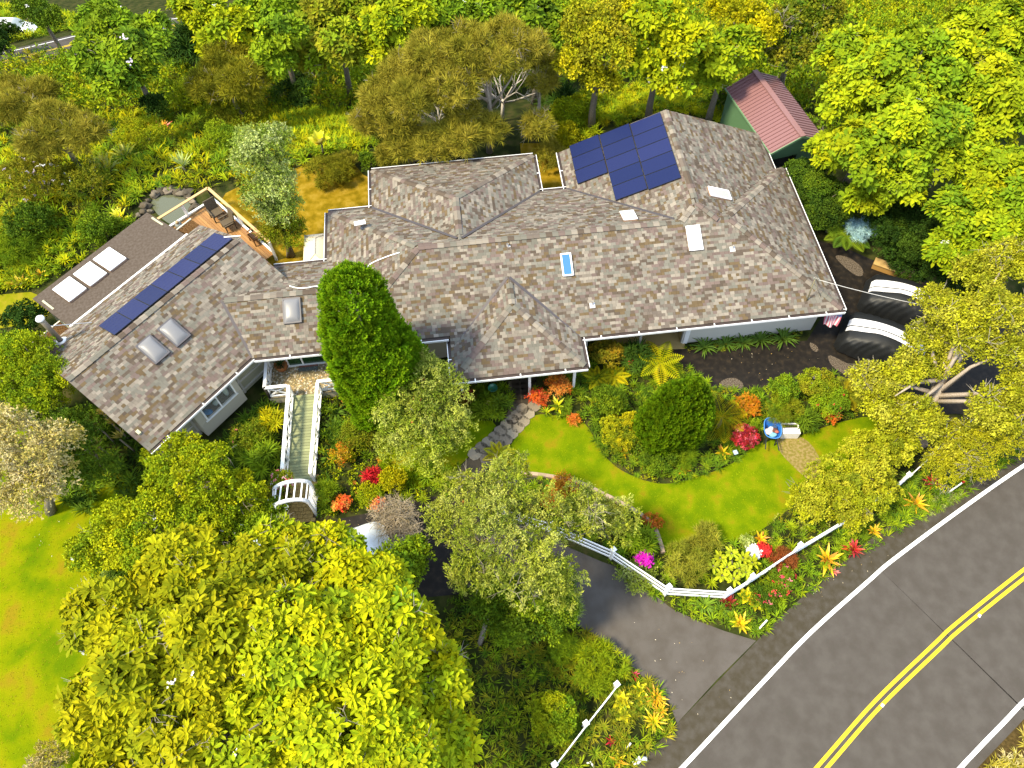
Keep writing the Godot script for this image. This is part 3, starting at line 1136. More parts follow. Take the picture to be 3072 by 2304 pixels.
	gutter(R(4.06, -28.6, e), R(4.06, -31.4, e), Vector3.RIGHT)
	gutter(R(-4.7, -28.6, e), R(-4.7, -31.4, e), Vector3.LEFT)
	gutter(R(-4.7, -31.37, e), R(4.06, -31.37, e), -fwd, "fascia", false)
	gutter(R(4.06, -28.62, e), R(5.5, -28.62, e), -fwd, "fascia", false)
	gutter(R(-6.97, -28.62, e), R(-4.7, -28.62, e), -fwd, "fascia", false)
	gutter(R(-6.97, -28.6, e), R(-6.97, -25.2, e), Vector3.LEFT, "fascia", false)
	gutter(R(-9.6, -25.3, e), R(-6.97, -25.3, e), -fwd, "fascia", false)

	# walls
	var cream := plain("cream_wall", Color(0.42, 0.38, 0.27), 0.85)
	var off := plain("pale_wall", Color(0.5, 0.48, 0.42), 0.85)
	var ochre := plain("ochre_wall", Color(0.38, 0.27, 0.09), 0.85)
	st = mk()
	slab(st, Vector3(13.3, 1.25, -20.05), Vector3(6.6, 2.5, 0.16))
	slab(st, Vector3(16.52, 1.25, -24.0), Vector3(0.16, 2.5, 8.0))
	put("wall", st, off, house)
	st = mk()
	slab(st, Vector3(7.3, 1.25, -22.6), Vector3(5.4, 2.5, 0.16))
	slab(st, Vector3(10.07, 1.25, -21.35), Vector3(0.14, 2.5, 2.4))
	slab(st, Vector3(4.65, 1.25, -21.2), Vector3(0.14, 2.5, 2.6))
	put("wall", st, ochre, house)
	st = mk()
	slab(st, Vector3(2.0, 1.25, -20.6), Vector3(5.3, 2.5, 0.16))
	slab(st, Vector3(-3.8, 1.25, -20.7), Vector3(5.9, 2.5, 0.16))
	slab(st, Vector3(-6.3, 1.25, -24.4), Vector3(0.16, 2.5, 7.4))
	slab(st, Vector3(-0.32, 1.25, -30.9), Vector3(7.9, 2.5, 0.16))
	slab(st, Vector3(-4.2, 1.25, -29.8), Vector3(0.16, 2.5, 2.2))
	slab(st, Vector3(3.6, 1.25, -29.8), Vector3(0.16, 2.5, 2.2))
	slab(st, Vector3(4.78, 1.25, -28.0), Vector3(1.9, 2.5, 0.16))
	slab(st, Vector3(6.0, 1.25, -29.6), Vector3(0.16, 2.5, 2.8))
	slab(st, Vector3(11, 1.25, -31.0), Vector3(9.9, 2.5, 0.16))
	quad(st, Vector3(6.0, 2.5, -31.05), Vector3(16.0, 2.5, -31.05), Vector3(12.5, 3.85, -31.05), Vector3(9.5, 3.85, -31.05))
	slab(st, Vector3(16.0, 1.25, -29.6), Vector3(0.16, 2.5, 2.8))
	put("wall", st, cream, house)
	st = mk()
	slab(st, Vector3(-8.2, 1.25, -20.85), Vector3(4.1, 2.5, 0.14))
	slab(st, Vector3(-8.0, 1.25, -24.6), Vector3(3.4, 2.5, 0.14))
	put("wall", st, off, house)
	var t := wing_turn()
	st = mk()
	box(st, Transform3D(t, wing(4.9, 0.75, 1.1)), Vector3(9.3, 3.0, 0.14))
	box(st, Transform3D(t, wing(0.3, 4.0, 1.3)), Vector3(0.14, 3.4, 6.6))
	box(st, Transform3D(t, wing(9.5, 4.4, 1.3)), Vector3(0.14, 3.4, 6.4))
	box(st, Transform3D(t, wing(4.9, 7.4, 1.1)), Vector3(9.3, 3.0, 0.14))
	put("wall", st, plain("wing_wall", Color(0.36, 0.35, 0.235), 0.85), house)
	st = mk()
	for u in [1.6, 2.2, 5.0, 6.6, 8.0]:
		box(st, Transform3D(t, wing(u, 0.66, 1.1)), Vector3(0.1, 2.9, 0.04))
	for h in [0.3, 0.95]:
		box(st, Transform3D(t, wing(4.9, 0.65, h)), Vector3(9.3, 0.1, 0.05))
	put("wall_trim", st, off, house)
	# bay window box
	st = mk()
	box(st, Transform3D(t, wing(3.5, 0.37, 0.83)), Vector3(2.45, 0.9, 0.64))
	box(st, Transform3D(t, wing(2.49, 0.37, 1.87)), Vector3(0.43, 1.16, 0.64))
	box(st, Transform3D(t, wing(4.57, 0.37, 1.87)), Vector3(0.31, 1.16, 0.64))
	box(st, Transform3D(t, wing(3.55, 0.37, 2.38)), Vector3(1.72, 0.14, 0.64))
	var bay := put("bay_window", st, plain("bay_wall", Color(0.42, 0.39, 0.31), 0.8), house)
	st = mk()
	box(st, Transform3D(t, wing(3.55, 0.03, 1.28)), Vector3(1.9, 0.06, 0.06))
	box(st, Transform3D(t, wing(2.7, 0.03, 1.8)), Vector3(0.07, 1.0, 0.06))
	box(st, Transform3D(t, wing(4.42, 0.03, 1.8)), Vector3(0.07, 1.0, 0.06))
	box(st, Transform3D(t, wing(3.55, 0.03, 1.8)), Vector3(0.06, 1.0, 0.05))
	put("frame", st, mats.white, bay)
	st = mk()
	box(st, Transform3D(t, wing(3.55, 0.62, 1.8)), Vector3(1.7, 1.0, 0.03))
	box(st, Transform3D(t, wing(3.55, 0.4, 1.32)), Vector3(1.7, 0.03, 0.5))
	put("interior", st, plain("room_brown", Color(0.09, 0.055, 0.02), 0.8), bay)
	st = mk()
	blob(st, wing(2.95, 0.3, 1.42), Vector3(0.25, 0.12, 0.16), 0.1)
	put("cushion", st, plain("cushion_blue", Color(0.01, 0.1, 0.24), 0.8), bay)
	st = mk()
	blob(st, wing(4.15, 0.35, 1.6), Vector3(0.12, 0.35, 0.14), 0.2)
	blob(st, wing(3.5, 0.35, 1.45), Vector3(0.14, 0.12, 0.14), 0.2)
	put("curtain", st, plain("curtain_pale", Color(0.35, 0.4, 0.33), 0.9), bay)
	var glass := plain("glass", Color(0.6, 0.7, 0.7), 0.05)
	glass.transparency = BaseMaterial3D.TRANSPARENCY_ALPHA
	glass.albedo_color.a = 0.06
	glass.metallic_specular = 0.15
	st = mk()
	box(st, Transform3D(t, wing(3.13, 0.02, 1.8)), Vector3(0.8, 0.98, 0.012))
	put("pane", st, glass, bay)
	st = mk()
	box(st, Transform3D(t, wing(3.99, 0.02, 1.8)), Vector3(0.8, 0.98, 0.012))
	put("pane", st, glass, bay)
	# sliding door in the link
	st = mk()
	slab(st, Vector3(-7.9, 1.5, -20.76), Vector3(2.6, 1.95, 0.06))
	var door := put("sliding_door", st, plain("door_glass", Color(0.012, 0.045, 0.01), 0.15), house)
	st = mk()
	for x in [-9.2, -8.5, -6.62]:
		slab(st, Vector3(x, 1.5, -20.72), Vector3(0.07, 2.0, 0.08))
	slab(st, Vector3(-7.9, 0.53, -20.7), Vector3(2.7, 0.08, 0.12))
	put("frame", st, mats.white, door)
	# carport posts
	for q in [Vector3(7.85, 0, -19.95), Vector3(5.2, 0, -19.95)]:
		st = mk()
		slab(st, q + Vector3(0, 1.25, 0), Vector3(0.12, 2.5, 0.12))
		put("post", st, off, house)
	for q in [Vector3(-0.95, 0, -18.0), Vector3(2.2, 0, -18.0), Vector3(4.3, 0, -18.0)]:
		st = mk()
		slab(st, q + Vector3(0, 1.25, 0), Vector3(0.12, 2.5, 0.12))
		put("post", st, mats.white, house)
	st = mk()
	slab(st, Vector3(10.2, 1.25, -19.98), Vector3(0.22, 2.5, 0.1))
	put("post", st, mats.white, house)
	st = mk()
	slab(st, Vector3(9.95, 1.4, -21.2), Vector3(0.05, 2.1, 1.1))
	put("door", st, plain("door_green", Color(0.06, 0.13, 0.03), 0.7), house)
	# lower roofs behind the turned wing
	var lean := mk()
	var q := func(u: float, d: float, h: float): return wing(u, d, h)
	quad(lean, wing(2.0, 8.1, 2.62), wing(9.05, 8.1, 2.62), wing(9.05, 11.6, 2.22), wing(2.0, 11.6, 2.22))
	quad(lean, wing(2.0, 11.6, 2.1), wing(9.05, 11.6, 2.1), wing(9.05, 8.1, 2.5), wing(2.0, 8.1, 2.5))
	for r in [[2.0, 8.1, 9.05, 8.1], [9.05, 8.1, 9.05, 11.6], [9.05, 11.6, 2.0, 11.6], [2.0, 11.6, 2.0, 8.1]]:
		var h0: float = 2.62 if r[1] < 9 else 2.22
		var h1: float = 2.62 if r[3] < 9 else 2.22
		quad(lean, wing(r[0], r[1], h0), wing(r[0], r[1], h0 - 0.12), wing(r[2], r[3], h1 - 0.12), wing(r[2], r[3], h1))
	var lr := put("lean_to_roof", lean, ground_mat("rolled_roofing", 3.0, 0.03, [[0.2, Color(0.072, 0.055, 0.042)], [0.5, Color(0.088, 0.069, 0.054)], [0.8, Color(0.105, 0.085, 0.07)]], 0.4, 0.3, 0.9, 0.2), house)
	st = mk()
	beam(st, wing(1.98, 8.07, 2.72), wing(9.1, 8.07, 2.72), 0.18, 0.1)
	put("flashing", st, mats.white, lr)
	st = mk()
	box(st, Transform3D(t, wing(5.5, 11.0, 1.0)), Vector3(6.8, 2.0, 0.1))
	box(st, Transform3D(t, wing(2.2, 9.5, 1.2)), Vector3(0.1, 2.4, 2.8))
	box(st, Transform3D(t, wing(8.9, 9.5, 1.2)), Vector3(0.1, 2.4, 2.8))
	put("wall", st, mats.wing_wall, house)
	var rust := ground_mat("rusty_roofing", 1.6, 0.03, [[0.25, Color(0.05, 0.03, 0.012)], [0.5, Color(0.11, 0.055, 0.02)], [0.8, Color(0.13, 0.08, 0.04)]], 0.3, 0.4)
	for r in [[0.0, 1.95, 8.9], [9.1, 10.1, 9.0]]:
		st = mk()
		box(st, Transform3D(t, wing((r[0] + r[1]) / 2, 8.55, 2.15)), Vector3(r[1] - r[0], 0.08, 1.5))
		var flat_roof := put("flat_roof", st, rust, house)
		st = mk()
		beam(st, wing(r[0] - 0.02, 9.33, 2.2), wing(r[1] + 0.02, 9.33, 2.2), 0.06, 0.1)
		put("edging", st, plain("cream_trim", Color(0.7, 0.6, 0.42), 0.6), flat_roof)
	build_skylights()


func frame_on(c: Vector3, x: Vector3, nrm: Vector3) -> Transform3D:   # x along the slope's level line, y out of the roof
	var y := nrm.normalized()
	var z := x.cross(y).normalized()
	return Transform3D(Basis(y.cross(z).normalized(), y, z), c)


func build_skylights() -> void:
	var s := PITCH
	var front := Vector3(0, 1, s)
	var wing_front := -s * BACK + Vector3.UP
	var lean_n := 0.114 * BACK + Vector3.UP
	# [centre, level direction, normal, width, length up the slope, kind]
	var list := [
		[wing(3.4, 10.3, 2.37), ALONG, lean_n, 1.0, 1.5, "white"], [wing(4.6, 10.27, 2.37), ALONG, lean_n, 1.0, 1.5, "white"], [wing(5.78, 10.25, 2.38), ALONG, lean_n, 1.0, 1.5, "white"],
		[wing(3.27, 2.95, EAVE + s * 2.95), ALONG, wing_front, 0.8, 1.2, "dome"], [wing(4.43, 2.92, EAVE + s * 2.92), ALONG, wing_front, 0.8, 1.2, "dome"],
		[Vector3(-8.33, 3.34, -21.82), Vector3.RIGHT, front, 0.82, 1.2, "dome"],
		[Vector3(4.5, 3.87, -22.45), Vector3.RIGHT, front, 0.5, 1.1, "blue"], [Vector3(10.63, 4.12, -23.07), Vector3.RIGHT, front, 0.66, 1.22, "white"],
		[Vector3(7.86, 4.09, -24.83), Vector3.RIGHT, Vector3(0, 1, -s), 0.66, 0.95, "white"], [Vector3(12.45, 4.2, -25.62), Vector3.FORWARD, Vector3(s, 1, 0), 0.62, 1.2, "white"],
	]
	var pale := plain("skylight_pane", Color(0.34, 0.345, 0.32), 0.25, 0.0, 0.3)
	var blue := plain("skylight_blue", Color(0.05, 0.15, 0.3), 0.2, 0.0, 0.3)
	var grey := plain("skylight_grey", Color(0.15, 0.148, 0.15), 0.4)
	var rim := plain("skylight_rim", Color(0.07, 0.065, 0.07), 0.5)
	for l in list:
		var t := frame_on(l[0], l[1], l[2])
		var w: float = l[3]
		var h: float = l[4]
		var st := mk()
		box(st, t.translated_local(Vector3(0, 0.05, 0)), Vector3(w, 0.12, h))
		var white: bool = l[5] != "dome"
		var sky := put("skylight", st, plain("skylight_curb", Color(0.24, 0.15, 0.1), 0.7) if white else rim, house)
		st = mk()
		for k in [-1.0, 1.0]:
			box(st, t.translated_local(Vector3(k * (w / 2 - 0.03), 0.125, 0)), Vector3(0.07, 0.05, h))
			box(st, t.translated_local(Vector3(0, 0.125, k * (h / 2 - 0.03))), Vector3(w - 0.13, 0.05, 0.07))
		put("frame", st, mats.white if white else rim, sky)
		st = mk()
		if white:
			box(st, t.translated_local(Vector3(0, 0.12, 0)), Vector3(w - 0.13, 0.025, h - 0.13))
		else:
			st.set_smooth_group(0)
			var n := 10
			var p := func(i: int, k: int):
				var u := -1.0 + 2.0 * i / n
				var v := -1.0 + 2.0 * k / n
				return t * Vector3(u * (w / 2 - 0.04), 0.13 + 0.16 * pow((1 - u * u) * (1 - v * v), 0.4), v * (h / 2 - 0.04))
			for i in n:
				for k in n:
					quad(st, p.call(i, k + 1), p.call(i + 1, k + 1), p.call(i + 1, k), p.call(i, k))
		put("dome" if not white else "pane", st, grey if not white else blue if l[5] == "blue" else pale, sky)


# ---------- things on the roof ----------
func solar_panel(array: Node3D, t: Transform3D, w: float, l: float) -> void:
	var o := Node3D.new()
	o.name = "panel"
	array.add_child(o, true)
	o.transform = Transform3D(t.basis, t.origin - array.position)
	if not meshes.has("panel_frame_%.1f" % w):
		var st := mk()
		slab(st, Vector3(0, 0.1, 0), Vector3(w - 0.012, 0.035, l - 0.012))
		for k in [-0.3, 0.3]:
			slab(st, Vector3(0, 0.04, k * l), Vector3(w, 0.05, 0.04))
		meshes["panel_frame_%.1f" % w] = done(st)
		st = mk()
		slab(st, Vector3(0, 0.12, 0), Vector3(w - 0.05, 0.006, l - 0.05))
		meshes["panel_cells_%.1f" % w] = done(st)
		st = mk()
		for i in range(1, 6):
			slab(st, Vector3(0, 0.1235, -l / 2 + l * i / 6.0), Vector3(w - 0.06, 0.002, 0.006))
		for i in range(1, 10):
			slab(st, Vector3(-w / 2 + w * i / 10.0, 0.1235, 0), Vector3(0.006, 0.0015, l - 0.06))
		meshes["panel_grid_%.1f" % w] = done(st)
	place("frame", meshes["panel_frame_%.1f" % w], plain("panel_frame", Color(0.012, 0.013, 0.018), 0.4, 0.3), o)
	var c := rng.randi() % 4
	place("cells", meshes["panel_cells_%.1f" % w], plain("panel_cells_%d" % c, Color(0.01 + c * 0.002, 0.016 + c * 0.002, 0.062 + c * 0.006), 0.3, 0.0, 0.22), o)
	place("grid_lines", meshes["panel_grid_%.1f" % w], plain("panel_grid", Color(0.015, 0.022, 0.07), 0.4, 0.0, 0.2), o)


func build_roof_fittings() -> void:
	var s := PITCH
	# big array on the rear wing's left slope: level direction runs along -z, up the slope is +x
	var n := Vector3(-s, 1, 0).normalized()
	var up := Vector3(1, s, 0).normalized()
	var stepped := thing("solar_array", "large stepped array of thirteen dark blue solar panels on the rear wing roof", "solar array", Vector3(8.41, 3.75, -28.94))
	var single := thing("solar_array", "single row of seven dark blue solar panels behind the turned wing's ridge", "solar array", wing(6.1, 5.25, EAVE + s * 3.25))
	for col in [[0, 3, "left", Vector3(6.84, 3.13, -29.99)], [1, 5, "middle", Vector3(8.41, 3.75, -28.94)], [2, 5, "right", Vector3(9.97, 4.36, -28.85)]]:
		for row in col[1]:
			var c: Vector3 = col[3] + Vector3(0, 0, (row - (col[1] - 1) / 2.0) * 0.965)
			solar_panel(stepped, Transform3D(Basis(up, n, Vector3.BACK), c), 1.66, 0.955)
	var wn := (s * BACK + Vector3.UP).normalized()
	var wu := (Vector3.UP * s - BACK).normalized()
	for i in 7:
		solar_panel(single, Transform3D(Basis(ALONG, wn, -wu), wing(2.66 + 0.99 * (i + 0.5), 5.25, EAVE + s * 3.25 + 0.02)), 0.985, 1.75)
	# dish
	var o := thing("satellite_dish", "flat white rectangular satellite dish on a short mast on the roof", "dish", Vector3(-5.0, 3.42, -26.45))
	var st := mk()
	tube(st, [Vector3.ZERO, Vector3(0, 0.3, 0)], [0.035, 0.03], 8)
	slab(st, Vector3(0, 0.02, 0), Vector3(0.3, 0.03, 0.16))
	put("mast", st, plain("dish_mast", Color(0.12, 0.12, 0.12), 0.5), o)
	st = mk()
	box(st, Transform3D(Basis(Vector3.RIGHT, -0.25) * Basis(Vector3.UP, 0.15), Vector3(-0.12, 0.36, -0.05)), Vector3(0.55, 0.04, 0.34))
	put("panel", st, mats.white, o)
	# vent pipes
	var vents := [[Vector3(1.87, 4.3, -23.57), "below the ridge near its middle"], [Vector3(5.44, 3.14, -20.58), "low on the slope right of the porch roof"], [Vector3(12.36, 3.88, -22.45), "right of the large white skylight"], [wing(8.35, 0.55, 2.82), "low on the turned wing near the link roof"]]
	for v in vents:
		var p := thing("vent_pipe", "short white roof vent %s" % v[1], "vent", v[0], "roof vents")
		st = mk()
		lathe(st, Vector3.ZERO, [Vector2(0.05, 0.2), Vector2(0.05, 0.0)], 10)
		put("pipe", st, plain("vent_grey", Color(0.5, 0.48, 0.46), 0.5), p)
		st = mk()
		box(st, Transform3D(Basis(Vector3.RIGHT, 0.38), Vector3(0, 0.015, 0.05)), Vector3(0.26, 0.01, 0.26))
		put("flashing", st, plain("vent_flashing", Color(0.42, 0.4, 0.38), 0.5), p)
	# flue
	o = thing("chimney_flue", "tall grey metal chimney flue with a white cap on the turned wing", "chimney", wing(1.2, 7.35, 3.0))
	st = mk()
	tube(st, [Vector3(0, 0, 0), Vector3(0, 1.85, 0)], [0.12, 0.12], 14)
	put("pipe", st, plain("flue_metal", Color(0.2, 0.17, 0.13), 0.4, 0.4), o)
	st = mk()
	lathe(st, Vector3(0, 0.06, 0), [Vector2(0.13, 0.16), Vector2(0.2, 0.1), Vector2(0.22, 0.02), Vector2(0.3, 0.0), Vector2(0.3, -0.04)], 16)
	put("collar", st, mats.white, o)
	st = mk()
	lathe(st, Vector3(0, 1.83, 0), [Vector2(0.0, 0.16), Vector2(0.12, 0.14), Vector2(0.19, 0.06), Vector2(0.19, 0.0), Vector2(0.12, -0.02)], 16)
	put("cap", st, mats.white, o)
	st = mk()
	for e in [ALONG * 1.5 + BACK * -0.35 + Vector3(0, 0.2, 0), ALONG * -0.9 + BACK * 0.7 + Vector3(0, -0.5, 0)]:
		beam(st, Vector3(0, 1.3, 0), e, 0.025, 0.025)
	put("stay", st, plain("stay_metal", Color(0.5, 0.5, 0.5), 0.4, 0.3), o)
	# service mast and overhead line
	o = thing("service_mast", "thin weathered service mast and brace at the right end of the roof", "mast", Vector3(15.42, 2.78, -19.75))
	st = mk()
	tube(st, [Vector3(0, 0, 0), Vector3(0.05, 1.3, -0.25)], [0.03, 0.028], 8)
	put("pole", st, plain("mast_metal", Color(0.16, 0.14, 0.08), 0.6, 0.2), o)
	st = mk()
	tube(st, [Vector3(0.75, 0.0, -0.1), Vector3(0.08, 1.15, -0.22)], [0.02, 0.02], 6)
	put("brace", st, plain("mast_brace", Color(0.2, 0.17, 0.12), 0.6, 0.2), o)
	st = mk()
	for k in 3:
		slab(st, Vector3(0.02 + 0.08 * k, 1.32, -0.3 + 0.03 * k), Vector3(0.05, 0.1, 0.05))
	put("insulator", st, plain("insulator", Color(0.25, 0.24, 0.2), 0.5), o)
	st = mk()
	var a := Vector3(15.6, 4.06, -20.0)
	var b: Vector3 = Vector3(16.83,3.30,-17.57)
	b = Vector3(32.0, 5.6, -13.5)
	var pts := []
	for i in 15:
		var f := i / 14.0
		pts.append(a.lerp(b, f) - Vector3.UP * 1.0 * 4.0 * f * (1.0 - f))
	tube(st, pts, range(15).map(func(_i): return 0.014), 5)
	tag(put("overhead_wire", st, plain("wire_pale", Color(0.45, 0.44, 0.42), 0.6)), "pale overhead wire running from the roof mast across the covered cars", "wire")
	st = mk()
	tube(st, spline([Vector3(-3.2, 4.14, -24.01), Vector3(-3.8, 3.92, -24.04), Vector3(-4.5, 3.64, -24.02), Vector3(-4.85, 3.49, -23.88), Vector3(-5.2, 3.36, -23.4), Vector3(-6.0, 3.05, -22.9)], 5), range(26).map(func(_i): return 0.028), 6)
	tag(put("conduit", st, mats.white), "white conduit curving over the main roof behind the tall cypress", "conduit", "white roof conduits")
	st = mk()
	tube(st, spline([Vector3(-8.48, 3.5, -23.2), Vector3(-8.1, 3.58, -22.97), Vector3(-7.7, 3.6, -22.9), Vector3(-7.2, 3.62, -22.92), Vector3(-6.4, 3.4, -23.0)], 5), range(21).map(func(_i): return 0.028), 6)
	tag(put("conduit", st, mats.white), "white conduit on the link roof left of the tall cypress", "conduit", "white roof conduits")
	st = mk()
	tube(st, [wing(9.45, 5.0, 4.2), wing(9.75, 4.6, 4.25), wing(9.9, 4.25, 4.38)], [0.03, 0.03, 0.03], 6)
	tag(put("conduit", st, mats.white), "short white conduit at the deck end of the single solar row", "conduit", "white roof conduits")


# ---------- outbuildings ----------
func build_outbuildings() -> void:
	var fl := Vector3(16.72, 0, -29.72)
	var along := Vector3(-1.0, 0, -5.58).normalized()
	var across := Vector3(-along.z, 0, along.x)
	if across.x < 0: across = -across
	var o := thing("garden_shed", "green garden shed with a ribbed dusky red metal roof", "shed", fl)
	var w := 3.3
	var l := 5.7
	var e := 2.6
	var ap := 3.35
	var f := func(u: float, d: float, h: float): return across * u + along * d + Vector3.UP * h
	var st := mk()
	var red := plain("shed_roof", Color(0.2, 0.1, 0.1), 0.45, 0.15, 0.4)
	for side in 2:
		var u0: float = 0.0 if side == 0 else w
		var a: Vector3 = f.call(u0, 0, e)
		var b: Vector3 = f.call(u0, l, e)
		var c: Vector3 = f.call(w / 2, l, ap)
		var d: Vector3 = f.call(w / 2, 0, ap)
		if side == 0:
			quad(st, b, a, d, c)
		else:
			quad(st, a, b, c, d)
		var dn := Vector3(0, 0.08, 0)
		quad(st, a - dn, b - dn, c - dn, d - dn)
		quad(st, a, a - dn, d - dn, d)
	var roof := put("roof", st, red, o)
	for side in 2:
		for i in 24:
			var d := l * (i + 0.5) / 24.0
			st = mk()
			beam(st, f.call(0.0 if side == 0 else w, d, e + 0.015), f.call(w / 2, d, ap + 0.015), 0.035, 0.035)
			put("roof_rib", st, plain("shed_rib", Color(0.16, 0.075, 0.075), 0.45, 0.15, 0.4), roof)
	st = mk()
	beam(st, f.call(w / 2, -0.03, ap + 0.03), f.call(w / 2, l + 0.03, ap + 0.03), 0.3, 0.05)
	put("ridge_flashing", st, plain("shed_ridge", Color(0.24, 0.13, 0.13), 0.45, 0.15, 0.4), roof)
	var green := plain("shed_green", Color(0.07, 0.15, 0.07), 0.7)
	st = mk()
	for u in [0.15, w - 0.15]:
		var a: Vector3 = f.call(u, 0.2, 0)
		var b: Vector3 = f.call(u, l - 0.2, 0)
		beam(st, a + Vector3.UP * 1.3, b + Vector3.UP * 1.3, 0.1, 2.6)
	for d in [0.2, l - 0.2]:
		quad(st, f.call(0.15, d, 1.9), f.call(w - 0.15, d, 1.9), f.call(w - 0.15, d, e), f.call(0.15, d, e))
		tri(st, f.call(0.15, d, e), f.call(w - 0.15, d, e), f.call(w / 2, d, ap - 0.08))
		quad(st, f.call(w - 1.4, d, 0.0), f.call(w - 0.15, d, 0.0), f.call(w - 0.15, d, 1.9), f.call(w - 1.4, d, 1.9))
		quad(st, f.call(0.15, d, 0.0), f.call(0.4, d, 0.0), f.call(0.4, d, 1.9), f.call(0.15, d, 1.9))
	put("wall", st, green, o)
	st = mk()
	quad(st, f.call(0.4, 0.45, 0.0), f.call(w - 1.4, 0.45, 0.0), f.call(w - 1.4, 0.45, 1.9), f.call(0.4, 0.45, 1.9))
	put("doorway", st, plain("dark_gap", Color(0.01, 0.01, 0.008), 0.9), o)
	st = mk()
	beam(st, f.call(-0.02, -0.02, e - 0.04), f.call(w / 2, -0.02, ap - 0.04), 0.04, 0.14)
	beam(st, f.call(w / 2, -0.02, ap - 0.04), f.call(w + 0.02, -0.02, e - 0.04), 0.04, 0.14)
	beam(st, f.call(-0.02, -0.02, e - 0.03), f.call(-0.02, l + 0.02, e - 0.03), 0.05, 0.1)
	put("fascia", st, plain("shed_trim", Color(0.12, 0.22, 0.11), 0.6), o)
	# cream storage box behind the house
	var c: Array = [Vector3(-7.72,2.00,-28.15),Vector3(-6.54,2.00,-27.99),Vector3(-6.34,2.00,-26.85),Vector3(-7.70,2.00,-26.16)]
	o = thing("storage_box", "cream hipped-roof storage shed against the back corner of the house", "shed", Vector3(-7.75, 0, -26.9))
	st = mk()
	slab(st, Vector3(0, 0.85, 0), Vector3(1.2, 1.7, 2.1))
	var cream := plain("storage_cream", Color(0.62, 0.55, 0.4), 0.6)
	put("wall", st, cream, o)
	st = mk()
	var hx := 0.66
	var hz := 1.12
	var r0 := Vector3(0, 2.05, -0.55)
	var r1 := Vector3(0, 2.05, 0.55)
	var q := [Vector3(-hx, 1.7, hz), Vector3(hx, 1.7, hz), Vector3(hx, 1.7, -hz), Vector3(-hx, 1.7, -hz)]
	tri(st, q[0], q[1], r1)
	tri(st, q[2], q[3], r0)
	quad(st, q[1], q[2], r0, r1)
	quad(st, q[3], q[0], r1, r0)
	var top := put("roof", st, cream, o)
	st = mk()
	for l2 in [[q[0], r1], [q[1], r1], [q[2], r0], [q[3], r0], [r0, r1]]:
		beam(st, l2[0] + Vector3.UP * 0.01, l2[1] + Vector3.UP * 0.01, 0.05, 0.03)
	put("roof_ridge", st, plain("storage_ridge", Color(0.5, 0.43, 0.3), 0.6), top)


# ---------- terrace, ramp, arch ----------
func x_rail(root: Node, a: Vector3, b: Vector3, tall: float, panels: int) -> void:   # white rail with crossed braces
	var up := Vector3.UP
	for i in panels + 1:
		var st := mk()
		var p := a.lerp(b, float(i) / panels)
		beam(st, p, p + up * (tall + 0.03), 0.1, 0.1, Vector3.RIGHT)
		put("post", st, mats.white, root)
	var st := mk()
	beam(st, a + up * tall, b + up * tall, 0.15, 0.05)
	put("top_rail", st, mats.white, root)
	st = mk()
	beam(st, a + up * 0.12, b + up * 0.12, 0.06, 0.08)
	put("bottom_rail", st, mats.white, root)
	for i in panels:
		var p := a.lerp(b, (i + 0.04) / panels)
		var q := a.lerp(b, (i + 0.96) / panels)
		for k in 2:
			st = mk()
			beam(st, p + up * (0.16 if k == 0 else tall - 0.06), q + up * (tall - 0.06 if k == 0 else 0.16), 0.045, 0.07)
			put("brace", st, mats.white, root)


